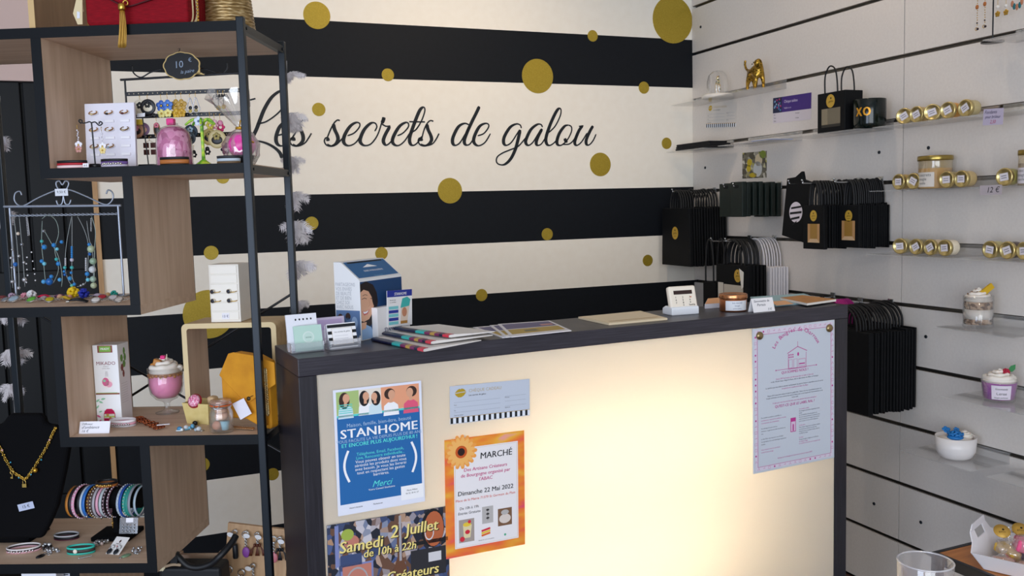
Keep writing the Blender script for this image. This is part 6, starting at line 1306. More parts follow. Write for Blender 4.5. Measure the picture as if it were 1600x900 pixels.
for i, (u, v, lb) in enumerate([(72, 858, 'dark bead and silver charm cluster left of the turquoise bracelet'), (84, 864, 'silver bead cluster beside the turquoise bracelet'), (63, 870, 'dark oval pendant at the front of the fifth board'), (152, 853, 'pale pearl charm cluster right of the turquoise bracelet'), (160, 851, 'grey stone charm cluster behind the earring card'), (134, 871, 'thin silver bar charm at the front edge'), (197, 869, 'small iridescent oval pendant at the right of the fifth board'), (214, 864, 'silver link chain piece next to the upright panel')]):
    p = on_shelf(4, u, v); rd = random.Random(i); b = B()
    if i in (2, 6): b.lathe([(.010, 0), (.0105, .0015), (.008, .003), (.0003, .004)], 20, SC(1.1, .7, 1), 0); b.torus(.003, .0008, 10, 5, T(.0135, 0, .001), 1)
    elif i == 5: b.cyl((-.012, 0, .0015), (.012, .006, .0015), .0015, 8, mi=1); b.ball((.0125, .006, .002), .002, n=8, mi=1)
    else:
        for k in range(12): b.ball((rd.uniform(-.012, .012), rd.uniform(-.010, .010), .0047+.003*(k % 2)), rd.uniform(.0022, .0045), n=8, mi=k % 2)
        for k in range(3): b.torus(.0045, .0008, 12, 5, T(rd.uniform(-.012, .012), rd.uniform(-.01, .01), .002) @ RX(rd.uniform(0, .6)), 1)
    if u > 205: p = shp(min(local(p)[0], -.282), local(p)[1], LV[4]+.0003)
    o = b.obj('jewellery_charm', [mat(['#1c1a1e', '#9a9aa2', '#17161a', '#cdb9b4', '#8b8480', '#b0b0b4', '#7a9a7a', '#a8a8ae'][i], .3, .2), SILVER], None, p, (0, 0, SYAW+i*.7)); tag(o, lb, 'charm', 'charms on the fifth board')
p = on_shelf(4, 173, 868); t = thing('earring_card', 'white card holding two dark oval earrings near the upright panel', 'card', p+SN*.006, (-1.0, 0, SYAW-.22))
b = B(); b.box((-.017, 0, 0), (.017, .001, .046)); b.obj('card', mat('#eae7e6', .6), t)
b = B(); b.ell(0, .034, .002, .004, .0002, 0, FACE @ T(0, 0, .0003)); b.ball((0, -.0008, .021), .0014, n=8, mi=1); b.txt('bijoux', .005, 0, .026, .0006, 0, M=FACE); b.obj('print', [mat('#4a2a2a', .6), mat('#c0283c', .5)], t)
for k, lb in ((-1, 'left dark oval earring on the white card'), (1, 'right dark oval earring on the white card')):
    g = thing('earring', lb, 'earring', p+SN*.006+RZ(SYAW-.22) @ (RX(-1.0) @ Vector((k*.0085, -.0035, .008))), (-1.0, 0, SYAW-.22), 'dark earrings on the white card')
    b = B(); b.torus(.005, .0009, 14, 6, T(0, .001, .0085) @ RX(PI/2)); b.obj('hoop', SILVER, g); b = B(); b.ball((0, 0, -.003), .0075, (.75, .3, 1), 14); b.obj('dark_stone', mat('#1c2028', .2), g)

# ---- below: cards, black bag, keyring board
zs = LV[5]
t = thing('storage_box', 'dark storage box below the left end of the fifth board', 'box', shp(-.575, .10, .0005), SYAW)
b = B(); b.box((-.11, -.08, 0), (.11, .08, .555)); b.obj('carton', mat('#17130f', .8), t, bevel=.002)
for i, (u0, u1, v, c, lb) in enumerate([(42, 95, 888, '#e6e6ee', 'white narrow card box in the dark box at the bottom left'), (88, 102, 886, '#d4d8e8', 'pale label card beside the narrow white box'), (14, 40, 889, '#b9b4bc', 'crumpled clear plastic bag at the bottom left')]):
    x0, z0 = SHL(u0, v+12, .05); x1, z1 = SHL(u1, v, .05); t = thing('card_box' if i < 2 else 'plastic_bag', lb, 'box' if i < 2 else 'bag', shp(x0, .03+.036*i, .5562), (0, 0, SYAW+.05*i))
    b = B()
    if i < 2: b.box((0, 0, 0), (x1-x0, .03, z1-.5562)); b.obj('carton', mat(c, .6), t, bevel=.001); b2 = B(); b2.line([(.004, .012), (x1-x0-.004, .012)], .002, .0003, 0, FACE); b2.obj('print', INK, t)
    else:
        rd = random.Random(4); N = 10; V = [((x1-x0)*(i_/N), .04*(j/N), .004+rd.uniform(0, z1-.5562)) for j in range(N+1) for i_ in range(N+1)]
        b.add(V, [(j*(N+1)+i_, j*(N+1)+i_+1, (j+1)*(N+1)+i_+1, (j+1)*(N+1)+i_) for j in range(N) for i_ in range(N)], True); b.obj('film', clear('plastic_film', '#cfcbd4', .35, .2), t)
# black handbag with round handle, behind it a wooden crate
HB = .10
def hq(u, v, y=0): x, z = SHL(u, v, HB); return (x, y, z-zs)
t = thing('handbag', 'black handbag with a round handle low behind the shelf front', 'handbag', shp(0, HB, zs+.0005), SYAW)
ztop = hq(300, 888)[2]
b = B(); xa_, xb_ = hq(243, 890)[0], hq(348, 890)[0]; V = []
b.prism([(xa_, 0), (xb_, 0), (xb_-.006, ztop), (xa_+.006, ztop+.002)], -.06, .0, FACE); b.obj('bag_body', mat('#0d0f14', .6), t, bevel=.008, segs=3)
b = B(); b.tube([hq(270, 869, .02), hq(275, 867, .0), hq(280, 872), hq(293, 884), hq(310, 887), hq(330, 881), hq(345, 868), hq(356, 855, .02), hq(360, 846, .035)], .0075, 10); b.obj('handle', mat('#0b0d12', .5), t)
b = B(); b.cbox(hq(274, 872, -.006), (.016, .006, .02)); b.obj('handle_tab', mat('#0b0d12', .5), t)
b = B(); flower(b, 0, 0, .010, 0, 0, 0, 7, T(*hq(255, 883, -.012))); b.tube([hq(225, 889, -.009), hq(240, 886, -.010), hq(255, 884, -.010), hq(272, 880, -.009), hq(284, 882, -.004)], .0035, 6, mi=1); b.obj('flower_cord', [mat('#cfc4a4', .5), mat('#a9937a', .7)], t)
x0, z0 = SHL(276, 862, .23); x1 = SHL(352, 862, .23)[0]
t = thing('wooden_crate', 'plain wooden crate behind the black handbag handle', 'crate', shp(x0, .215, zs+.0005), SYAW)
hz = z0-zs; b = B()
for k in range(5): b.box((0, 0, hz*k/5+.002), (x1-x0, .010, hz*(k+1)/5-.002))
for x in (0, x1-x0-.014): b.box((x, .010, 0), (x+.014, .022, hz))
b.obj('slatted_side', OAKH, t, bevel=.001)
# keyring board
KO = .245
kp = lambda u, v, off=KO: SHL(u, v, off)
tl, tr, bl = kp(356, 817), kp(459, 829), kp(349, 900)
kw = .150; ang = math.atan2(tr[1]-tl[1], tr[0]-tl[0])
t = thing('keyring_board', 'light wooden board hung with keyrings behind the shelf post', 'keyring display', shp(tl[0], KO, tl[1]), (PI/2, -ang, SYAW))
b = B(); b.box((0, -.30, -.010), (kw, 0, 0)); b.obj('board', noisy('pine_board', [(.3, '#b08a66'), (.7, '#c6a37e')], (9, 1, 1), 8, .6), t, bevel=.001)
Mk = Matrix.Translation(shp(tl[0], KO, tl[1])) @ RZ(SYAW) @ RY(-ang) @ RX(PI/2); Mi = Mk.inverted()
b = B(); kpos = []
keys = [(368, 827, 'cyl', '#14171e', 'keyring with a black leather cylinder and white tag at the board corner'), (384.5, 829, 'oval', '#8a4aa0', 'keyring with a large ring and purple oval pendant'), (402.5, 831, 'tassels', '#5a2c1c', 'keyring with brown tassels and a stone in the middle of the board'), (428, 837, 'oval', '#c0707a', 'keyring with a small pink charm right of the post'),
        (438, 838, 'tassels', '#12151c', 'keyring with black tassel and white tag at the right of the board'), (359, 884, 'oval', '#b0b0b4', 'silver keyring at the lower left of the board'), (378, 889, 'oval', '#c9c4bc', 'keyring with a wide ring at the bottom of the board'), (396, 880, 'cyl', '#b4b4bc', 'silver chain keyring below the brown tassels')]
for u, v, kind, c, lb in keys:
    P3 = SH(u, v, KO-.004); q = Mi @ P3; b.cyl((q.x, q.y, 0), (q.x, q.y, .011), .0014, 6); kpos.append((q, kind, c, lb))
b.obj('peg', SILVER, t)
for q, kind, c, lb in kpos:
    g = thing('keyring', lb, 'keyring', Mk @ Vector((q.x, q.y+.0005, .009)), (0, 0, SYAW), 'keyrings on the wooden board')
    R = .0085 if kind == 'oval' else .006
    b = B(); b.torus(R, .0012, 20, 6, T(0, 0, -R) @ RX(PI/2)); b.torus(R*.93, .0010, 20, 6, T(0, -.0018, -R) @ RX(PI/2)); b.obj('split_ring', SILVER, g)
    b = B(); 
    for k in range(5): b.torus(.0026, .0008, 10, 5, T(0, -.001, -2*R-.004*k-.001) @ RZ(PI/2*(k % 2)) @ RX(PI/2), sy=1.3)
    b.obj('chain', SILVER, g)
    z = -2*R-.022; b = B()
    if kind == 'cyl': b.lathe([(.006, z-.034), (.0065, z-.032), (.0065, z-.002), (.005, z)], 14, T(0, -.004, 0))
    elif kind == 'oval': b.ball((0, -.003, z-.012), .012, (.8, .3, 1.1), 16)
    else:
        for s_ in (-1, 0, 1):
            for k in range(8): b.tube([(s_*.006, -.003, z+.004), (s_*.013+.001*(k-4)*.5, -.004, z-.008), (s_*.018+.0014*(k-4), -.004, z-.022)], .0010, 4, sub=2)
            b.lathe([(.003, z+.0), (.003, z+.007)], 8, T(s_*.006, -.003, 0))
    b.obj('pendant', mat(c, .45), g)
    if kind != 'oval' or c == '#8a4aa0':
        b = B(); b.ell(0, 0, .008, .0055, .001, 0, FACE); b.obj('white_tag', mat('#e6e6ea', .6), g, (-.010 if kind == 'cyl' else .004, -.004, -.010), (0, .3, 0))

# ---- feather garlands behind the shelf
def feather(b, base, d, L, wd, curl, rd):
    d = Vector(d).normalized(); side = d.cross(Vector((0, 1, 0)))
    side = side.normalized() if side.length > .1 else Vector((1, 0, 0)); nrm = d.cross(side); base = Vector(base)
    C_ = lambda f: base+d*L*f+nrm*curl*f*f+side*curl*.6*f*f
    N = 24; V = []; F_ = []
    for i in range(N):
        f = .04+.94*i/N; wv = wd*(math.sin(PI*min(1, f*.9+.1))**.6)
        for sgn in (-1, 1):
            ww = wv*rd.uniform(.65, 1.2); c0, c1 = C_(f), C_(f+.03); g = nrm*rd.uniform(-.5, .5)*wd+Vector((0, 0, -1))*rd.uniform(0, .35)*wd
            m0 = side*sgn*ww*.6+d*ww*.35+g*.4; t0 = side*sgn*ww+d*ww*.9+g; n = len(V)
            V += [c0, c1, c0+m0, c1+m0+d*L*.012, c0+t0+d*L*.01]; F_ += [(n, n+1, n+3, n+2), (n+2, n+3, n+4)]
    b.add(V, F_, True)
    b.tube([tuple(C_(0)), tuple(C_(.5)), tuple(C_(1))], .0004, 4, sub=2)
def garland(label, off, pts, clusters, seed):
    rd = random.Random(seed); x0, z0 = SHL(*pts[0], off)
    t = thing('feather_garland', label, 'garland', shp(x0, off, z0), SYAW)
    L = lambda u, v, y=0: (SHL(u, v, off)[0]-x0, y, SHL(u, v, off)[1]-z0)
    b = B(); b.tube([L(*p) for p in pts], .0006, 5); b.obj('thread', mat('#d8d4d2', .7), t)
    FW = mat('#d9d2d4', .8, 0, .2)
    for u, v, n, ln_ in clusters:
        b = B()
        for k in range(n):
            a = rd.uniform(-.6, .6) if k > 1 else rd.choice((-1, 1))*1.1
            feather(b, L(u, v, rd.uniform(-.004, .004)), (math.sin(a), rd.uniform(-.5, .5), -math.cos(a)*.9), ln_*rd.uniform(.5, 1)*.00108, ln_*.00025*rd.uniform(.7, 1.3), rd.uniform(-.012, .012), rd)
        b.obj('feather', FW, t)
garland('white feather garland hanging beside the back post near the counter', SD+.034, [(448, 95), (450, 250), (455, 350), (459, 430), (463, 506)], [(454, 112, 9, 34), (458, 176, 12, 50), (458, 245, 11, 46), (459, 300, 11, 46), (461, 345, 12, 58), (464, 408, 10, 50), (466, 470, 9, 36)], 5)
garland('white feather garland hanging at the far left behind the shelf', SD+.034, [(0, 150), (6, 300), (13, 480), (24, 660)], [(0, 214, 9, 44), (1, 268, 7, 40), (6, 330, 8, 44), (14, 482, 10, 50), (15, 545, 10, 50), (17, 600, 10, 48)], 9)

# ================================================================== the slatted wall's goods
RY_ = -PI/2                                                    # yaw of things that face away from the right wall
def slot(k): return 1.2+.2*(5-k)
def RX_(u, v, d): return on_axis(u, v, 0, -d)                  # plane parallel to the right wall at distance d
KRAFT = noisy('black_kraft_paper', [(.3, '#06080b'), (.7, '#0a0c10')], (1, 1, 1), 50, .65, spec=.2)
BLK2 = noisy('black_kraft_paper_green', [(.3, '#0c1614'), (.7, '#13201d')], (1, 1, 1), 50, .5, spec=.4)
WHK = mat('#d9d6da', .7)
STK = mat('#c6a03c', .45, .2)
def hook(label, y, z, L):
    t = thing('display_hook', label, 'hook', (-.0005, y, z), RY_, 'chrome hooks on the slatted wall')
    b = B(); b.cbox((0, -.003, .004), (.022, .004, .028)); b.obj('back_plate', SILVER, t, bevel=.001)
    b = B(); b.tube([(0, -.004, 0), (0, -L*.5, 0), (0, -L+.014, .001), (0, -L+.004, .006), (0, -L, .012)], .0026, 8); b.ball((0, -L, .0125), .0036, n=8); b.obj('wire', SILVER, t); return t
def bag(label, y, d, ztop, w_, h_, zh, paper=KRAFT, thick=.012, handles='cord', sticker=None, window=None, w2=None, group=None, sway=0, hcol=None, hspan=.34, back=True):
    """y = centre line, d = distance of its face from the wall, zh = height where it hangs"""
    t = thing('gift_bag', label, 'bag', (-d, y, zh), (sway, 0, RY_), group); top = ztop-zh; w2 = w2 or w_
    b = B(); o = [(-w_/2, top), (w_/2, top), (w2/2, top-h_), (-w2/2, top-h_)]
    b.prism(o, -thick, 0, FACE); body = b.obj('paper_body', paper, t, bevel=min(.002, thick*.3))
    hm = mat(hcol or '#0b0c10', .6)
    if handles == 'cord':
        b = B(); s = w_*hspan/2+.006
        hr = min(.0027, thick*.36)
        for yy in (hr, thick-hr) if thick > 4*hr else (thick/2,):
            b.tube([(-s, yy, top-.004), (-s*.95, yy, top*.55), (-s*.6, yy, top*.12), (0, yy, .003), (s*.6, yy, top*.12), (s*.95, yy, top*.55), (s, yy, top-.004)], .0046, 6, sub=4, flat=hr/.0046)
        b.obj('handle', hm, t)
    elif handles == 'flat':
        b = B()
        for s in (-1, 1): b.box((s*w_*.2-.007, 0, top-.002), (s*w_*.2+.007, .0016, .002))
        b.box((-w_*.2-.007, 0, .0005), (w_*.2+.007, .0016, .012)); b.obj('handle', hm, t)
    elif handles == 'hole':
        b = B(); b.prism(rr(-.014, -.010, .014, .002, .0055), 0, .0004, FACE @ T(0, top*.0-.004, 0)); b.obj('punched_handle', mat('#030405', .8), t)
    if sticker:
        sx_, sz_, r = sticker; b = B(); F2 = T(0, -.0004, 0) @ FACE
        b.ell(sx_, top+sz_, r, r*1.12, .0002, 0, F2, n=28); b.ell(sx_, top+sz_+r*.5, r*.14, r*.16, .0004, 1, F2); b.txt('galou', r*.5, sx_, top+sz_-r*.15, .0004, 1, M=F2, shear=.3); b.line([(sx_-r*.4, top+sz_-r*.55), (sx_+r*.4, top+sz_-r*.55)], r*.06, .0004, 1, F2)
        b.obj('gold_sticker', [STK, mat('#2a2008', .6)], body)
    if window:
        x0, z0, x1, z1 = window; F2 = T(0, -.0004, 0) @ FACE
        b = B(); b.rect(x0, top+z0, x1, top+z1, .0002, 0, F2)
        b.flat([(x0, top+z0), (x1, top+z0), (x1-(x1-x0)*.2, top+z0+(z1-z0)*.2), (x0+(x1-x0)*.2, top+z0+(z1-z0)*.2)], .0003, F2, 1); b.flat([(x0, top+z0), (x0+(x1-x0)*.2, top+z0+(z1-z0)*.2), (x0+(x1-x0)*.2, top+z1), (x0, top+z1)], .0003, F2, 2)
        b.flat([(x1, top+z0), (x1, top+z1), (x1-(x1-x0)*.2, top+z1), (x1-(x1-x0)*.2, top+z0+(z1-z0)*.2)], .0003, F2, 2)
        b.obj('clear_window', [mat('#9a7436', .35), mat('#c9a984', .4), mat('#b58a5c', .4)], body)
    return t
rnd = random.Random(21)
def stack(n, label, group, y, d0, d1, ztop, w_, h_, zh, paper=KRAFT, thick=None, **k):
    st = (d0-d1)/n; th_ = thick or st*.62; first = None
    for i in range(n):
        d = d0-st*i; dy, dz = rnd.uniform(-.0015, .0015), rnd.uniform(-.003, .003)
        if first is None: first = bag(label, y+dy, d, ztop+dz, w_, h_, zh, paper, th_, group=group, **k)
        else: dup(first, (-d, y+dy, zh+dz+rnd.uniform(-.002, .002)), (rnd.uniform(-.003, .003), 0, RY_+rnd.uniform(-.006, .006)))
# hook with the stickered kraft bags in the corner
hook('chrome hook nearest the corner carrying the stickered black bags', -.165, 1.395, .215)
bag('front black paper bag with gold sticker hanging in the corner', -.165, .2, 1.329, .205, .243, 1.399, sticker=(-.004, -.105, .024), w2=.222, thick=.016)
stack(13, 'black paper bag packed behind the stickered bag in the corner', 'black bags in the corner', -.168, .182, .012, 1.328, .205, .243, 1.399, w2=.22)
# small punched bags
hook('chrome hook carrying the small punched bags, left one', -.507, 1.405, .20); hook('chrome hook carrying the small punched bags, right one', -.595, 1.405, .22)
bag('small black bag with punched handle left of its greenish neighbour', -.507, .19, 1.42, .085, .128, 1.414, BLK2, .014, 'hole', sticker=None)
stack(5, 'small black bag packed behind the left punched bag', 'small black bags, left hook', -.507, .17, .015, 1.419, .085, .127, 1.414, BLK2, handles='hole')
bag('small greenish black bag with punched handle in front of its stack', -.595, .205, 1.424, .072, .132, 1.414, BLK2, .02, 'hole')
stack(6, 'small greenish bag packed behind the right punched bag', 'small black bags, right hook', -.592, .18, .012, 1.420, .07, .128, 1.414, BLK2, handles='hole')
# tilted tote with striped sticker
q = RX_(1243, 326, .17); t = thing('tote_bag', 'tilted black bag with a round white striped sticker', 'bag', (-.17, q.y, q.z), (0, .16, RY_))
b = B(); b.prism([(-.062, .098), (-.02, .108), (.01, .132), (.022, .105), (.062, .10), (.058, -.11), (-.058, -.105)], -.014, 0, FACE); b.obj('paper_body', KRAFT, t, bevel=.002)
b = B(); F2 = T(0, -.0004, 0) @ FACE; b.ell(.004, -.012, .034, .036, .0002, 0, F2, n=32)
for z, h in ((.016, .007), (-.003, .008), (-.022, .008), (-.039, .005)):
    hw = math.sqrt(max(.033**2-(z)**2, 0.00012))*.9; b.flat([(.004-hw, -.012+z-h/2-.006), (.004+hw, -.012+z-h/2+.008), (.004+hw, -.012+z+h/2+.008), (.004-hw, -.012+z+h/2-.006)], .0004, F2, 1)
b.obj('striped_sticker', [mat('#d9cfd6', .6), mat('#0c0e12', .6)], t)
hook('chrome hook with the tilted striped sticker bag', q.y, 1.405, .20)
# window bags
hook('chrome hook of the left window bags', -1.008, 1.403, .245); hook('chrome hook of the right window bags', -1.108, 1.403, .20)
bag('black bag with clear window and gold sticker, left one of the two in front', -1.012, .2, 1.331, .098, .147, 1.407, sticker=(.0, -.035, .0165), window=(-.028, -.125, .03, -.062), w2=.104, thick=.014, sway=0)
stack(15, 'black bag packed behind the left window bag', 'black bags, left window hook', -1.008, .183, .014, 1.33, .096, .145, 1.407, w2=.096)
bag('black bag with clear window and gold sticker, right one of the two in front', -1.108, .14, 1.33, .094, .140, 1.406, sticker=(.002, -.036, .0165), window=(-.029, -.116, .031, -.052), w2=.097, thick=.014)
stack(14, 'black bag packed behind the right window bag', 'black bags, right window hook', -1.110, .124, .008, 1.329, .092, .141, 1.406, w2=.093)
# lower black and white bags
hook('chrome hook of the white bags under the small black bags', -.56, 1.198, .232)
t = bag('black bag with a gold sticker, white tag and pale window above the copper tin', -.558, .2, 1.108, .2, .27, 1.202, sticker=(.036, -.040, .022), thick=.02, hspan=.5)
b = B(); F2 = T(0, -.0006, 0) @ FACE; b.rect(-.052, -.245, .07, -.17, .0004, 0, F2); b.rect(-.09, -.365, -.055, -.165, .0004, 1, F2); b.obj('pale_window', [mat('#b9b2a6', .5), mat('#c9c4ba', .5)], t)
b = B(); b.prism([(.048, -.105), (.075, -.118), (.072, -.175), (.062, -.182)], .001, .002, F2); b.obj('white_tag', mat('#e6e2da', .6), t)
stack(4, 'black bag packed behind the white tagged one', 'black bags above the tin', -.558, .178, .108, 1.108, .2, .27, 1.202, hspan=.5)
stack(7, 'white paper bag packed behind the black ones', 'white paper bags', -.56, .098, .010, 1.101, .198, .26, 1.202, WHK, hcol='#cfccd0', hspan=.5)
q = RX_(1108, 441, .2)
bag('black bag half hidden behind the card reader', q.y, .2, q.z, .085, .2, 1.2, thick=.06, hspan=.5)
hook('chrome hook of the black bag behind the card reader', q.y, 1.194, .19)
# big black bags right of the counter
hook('chrome hook of the big black bags right of the counter', -1.157, .998, .26)
bag('front big black bag right of the counter', -1.157, .215, .93, .25, .262, 1.002, thick=.02, hspan=.5, handles='cord')
stack(14, 'big black bag packed behind the front one right of the counter', 'big black bags', -1.157, .19, .012, .93, .25, .26, 1.002, hspan=.5)
q = RX_(1324, 478, .13); t = thing('gift_bag', 'magenta bag with bunched handles beside the counter end', 'bag', (-.13, q.y+.075, .998), RY_)
b = B(); b.prism([(-.045, -.075), (.045, -.075), (.046, -.25), (-.046, -.25)], -.07, 0, FACE); b.obj('paper_body', mat('#8a1466', .6), t, bevel=.002)
b = B()
for k in range(9): b.tube([(-.04, .004+.008*k, -.08), (-.036, .004+.008*k, -.02), (-.012, .004+.008*k, .006), (.016, .004+.008*k, .004), (.036, .004+.008*k, -.02), (.04, .004+.008*k, -.08)], .0036, 6, sub=4)
b.obj('handle', mat('#a8147c', .55), t)
hook('chrome hook of the magenta bag', q.y+.075, .992, .16)
for i, (u, v, c) in enumerate([(1248, 459, '#2a1a1e'), (1268, 462, '#7a1f2c'), (1284, 466, '#3a1a20')]):
    q = RX_(u, v, .1); lb = ['dark patterned bag behind the kraft notebook, left one', 'wine red patterned bag behind the kraft notebook', 'dark patterned bag behind the kraft notebook, right one'][i]
    bag(lb, q.y, .1, .965, .055, .2, 1.0, noisy('patterned_paper_%d' % i, [(.4, '#101014'), (.5, c), (.6, '#8a8488')], (1, 1, 1), 40, .6, 0, 2), .05, hcol='#15151a', group='patterned bags behind the counter')
for yy, lb in ((RX_(1268, 462, .1).y, 'chrome hook of the patterned bags'),): hook(lb, yy, .998, .15)

# ---- clear shelves
def acrylic(label, y0, y1, k, dpt, drop=.027, lip=.03):
    t = thing('clear_shelf', label, 'shelf', (0, max(y0, y1), slot(k)-drop), RY_, None); L = abs(y1-y0)
    b = B(); b.box((0, -dpt, -.003), (L, -.0006, 0)); b.obj('shelf_plate', PLASTIC, t)
    b = B(); b.box((0, -.0036, 0), (L, -.0006, drop+.004)); b.box((0, -.0036, drop+.001), (L, .004, drop+.004)); b.obj('back_lip', PLASTIC, t)
    return t
zt = lambda k: slot(k)-.027+.0003
acrylic('clear shelf with the gold cat near the top corner', -.03, -.63, 2, .13)
acrylic('clear shelf with the folded black fabric in the corner', -.02, -.30, 3, .15)
acrylic('clear shelf holding loose papers below the purple voucher', -.40, -.72, 3, .15)
acrylic('clear shelf with the black window bag and the mug', -.78, -1.16, 3, .15)
acrylic('clear shelf with five lying jars', -1.20, -1.55, 3, .13)
acrylic('clear shelf at the right with the handwritten fondant price', -1.565, -1.9, 3, .13)
acrylic('clear shelf with the big amber jar candle', -1.19, -1.56, 4, .13)
acrylic('clear shelf at the right edge with the price card of twelve euros', -1.57, -1.9, 4, .13)
acrylic('clear shelf with four lying jars right of the window bags', -1.20, -1.53, 5, .15)
acrylic('clear shelf with three lying jars at the right edge', -1.56, -1.9, 5, .15)
acrylic('clear shelf under the layered cream candle', -1.49, -1.75, 6, .17)
acrylic('clear shelf under the purple candle', -1.52, -1.85, 7, .17)
acrylic('clear shelf under the white bowl', -1.36, -1.61, 8, .16)
acrylic('empty clear shelf low at the right edge', -1.665, -1.95, 8, .16)
acrylic('clear shelf at the top right under the earring stand', -1.60, -1.95, 2, .13)
# folded black fabric
q0, q1 = RX_(1067, 230, .10), RX_(1153, 226, .10)
t = thing('folded_fabric', 'folded black fabric lying on the clear shelf in the corner', 'fabric', (-.14, min(q0.y, -.024), zt(3)), RY_)
L = abs(q1.y-min(q0.y, -.024)); L = min(L, .27)
b = B()
for k in range(3): b.prism(rr(0+.004*k, .0, L-.01*k, .0085, .004), -.11+.01*k, -.002, FACE @ T(0, .0088*k, 0))
b.obj('folded_layer', mat('#0a0b10', .85), t, bevel=.001)
# papers on the shelf
for i, (y0, y1, c, lb) in enumerate([(-.46, -.62, '#cfcbd6', 'lilac paper lying on the clear shelf below the purple voucher'), (-.58, -.69, '#8f9fd0', 'blue paper lying on the clear shelf below the purple voucher')]):
    b = B(); b.box((0, -.11-.015*i, .0), (y0-y1, -.02, .002)); tag(b.obj('paper', mat(c, .6), None, (0, y0, zt(3)+.0022*i), (0, 0, RY_)), lb, 'paper')
# cloche
q = RX_(1121, 143, .07); r = abs(RX_(1136, 143, .07).y-RX_(1107, 143, .07).y)/2
t = thing('cloche', 'small glass dome on a white base holding a tiny gilded tree', 'cloche', (-.07, q.y, zt(2)), RY_)
b = B(); b.lathe([(r, 0), (r, .012), (r*.93, .016), (.0005, .016)], 28); b.obj('base', mat('#dcd7d0', .5), t)
hD = RX_(1121, 110, .07).z-zt(2)
b = B(); b.shell([(r*.66, .0165), (r*.66, hD*.6), (r*.56, hD*.82), (r*.32, hD*.96), (.0006, hD)], 28); b.obj('glass_dome', clear('dome_glass', '#e9e9e6', .06, .14), t)
b = B(); rd = random.Random(2)
b.cyl((.004, 0, .016), (.004, 0, hD*.8), .0016, 6)
for k in range(30): f = rd.random(); a = rd.uniform(0, 6.28); R = .011*(1-f*.7); b.ball((.004+R*math.cos(a), R*math.sin(a), hD*(.3+.5*f)), .0026, n=6, mi=k % 3)
b.tube([(-.012, 0, .016), (-.014, 0, hD*.4), (-.010, 0, hD*.6)], .0012, 5); b.obj('tree_figure', [GOLD, mat('#4a5a2c', .5), mat('#d2c98a', .5)], t)
# gold cat figurine, one continuous skin
q = RX_(1181, 128, .07); zc = zt(2)
k_ = (RX_(1181, 97, .07).z-zc)/.105
t = thing('cat_figurine', 'golden big cat figurine with raised tail on the clear top shelf', 'figurine', (-.07, q.y, zc), RY_-.12)
sk = [((-.030, .0, .070), .020), ((-.005, 0, .072), .019), ((.020, 0, .075), .021), ((.033, -.004, .090), .0135), ((.037, -.013, .095), .0165), ((.039, -.030, .090), .0085),
      ((-.034, -.011, .045), .0105), ((-.040, -.012, .022), .0062), ((-.035, -.014, .004), .0062), ((-.032, .011, .045), .0105), ((-.030, .012, .022), .0062), ((-.024, .010, .004), .0062),
      ((.022, -.012, .048), .0095), ((.022, -.013, .022), .0062), ((.024, -.018, .004), .0066), ((.028, .011, .048), .0095), ((.034, .012, .022), .0062), ((.038, .008, .004), .0066),
      ((-.052, 0, .080), .0058), ((-.070, 0, .090), .0046), ((-.079, 0, .108), .0044), ((-.075, 0, .124), .0048), ((.028, -.012, .110), .0042), ((.046, -.010, .110), .0042)]
ed = [(0, 1), (1, 2), (2, 3), (3, 4), (4, 5), (0, 6), (6, 7), (7, 8), (0, 9), (9, 10), (10, 11), (2, 12), (12, 13), (13, 14), (2, 15), (15, 16), (16, 17), (0, 18), (18, 19), (19, 20), (20, 21), (4, 22), (4, 23)]
me = bpy.data.meshes.new('body'); me.from_pydata([Vector(p)*k_ for p, r in sk], ed, []); o = bpy.data.objects.new('body', me); C.objects.link(o); o.parent = t
sm = o.modifiers.new('skin', 'SKIN'); sm.use_smooth_shade = True
for i, (p, r) in enumerate(sk): me.skin_vertices[0].data[i].radius = (r*k_, r*k_)
me.skin_vertices[0].data[0].use_root = True
o.modifiers.new('sub', 'SUBSURF').levels = 2; o.modifiers['sub'].render_levels = 2
me.materials.append(noisy('leopard_brass', [(.40, '#5a4416'), (.48, '#b08a34'), (.8, '#c9a04a')], (1, 1, 1), 150, .3, .9, 2))
b = B()
for s in (-1, 1): b.ball(((.037+s*.0075)*k_, -.0275*k_, .099*k_), .0019*k_, n=8)
b.ball((.0392*k_, -.0385*k_, .091*k_), .003*k_, (1.2, .7, .8), 8); b.obj('face_detail', mat('#2a1e0a', .4, .5), t)
# vouchers and photo on the boards
def wall_card(name, label, cat, tl, tr, bl, m_, off=.0008): return sheet(name, label, cat, tl, tr, bl, off, RW, RY_, m_)
t, w_, h_ = wall_card('gift_voucher', 'white gift voucher with striped edge on the slatted wall below the glass dome', 'voucher', (1104.4, 162), (1151.4, 158.5), (1103, 200), mat('#d6d0ca', .6)); voucher(t, w_, h_)
t, w_, h_ = wall_card('gift_voucher', 'purple and white gift voucher on the slatted wall left of the window bag', 'voucher', (1208, 153.5), (1268, 144.3), (1208, 193), mat('#d3cbd2', .6))
b = B(); b.rect(0, -h_*.6, w_, 0, .0001, 0); b.obj('purple_field', mat('#41287a', .55), t)
b = B(); rd = random.Random(6); b.rect(0, -h_*.6, w_*.24, 0, .0002, 0)
for k in range(22): b.ell(rd.uniform(.02, .22)*w_, -rd.uniform(.06, .55)*h_, w_*.018, h_*.04, .0003+.00001*k, rd.randrange(1, 5), n=8)
b.obj('photo', [mat('#1c2444', .6), mat('#4a7ab0', .6), mat('#b0286c', .6), mat('#8fb0d0', .6), mat('#2a3a70', .6)], t)
b = B(); b.txt('Chèque cadeau', h_*.16, w_*.3, -h_*.25, .0003, 0, 'LEFT', sx=.8, bold=.01); b.txt('Valable un an', h_*.1, w_*.3, -h_*.48, .0003, 0, 'LEFT', sx=.8)
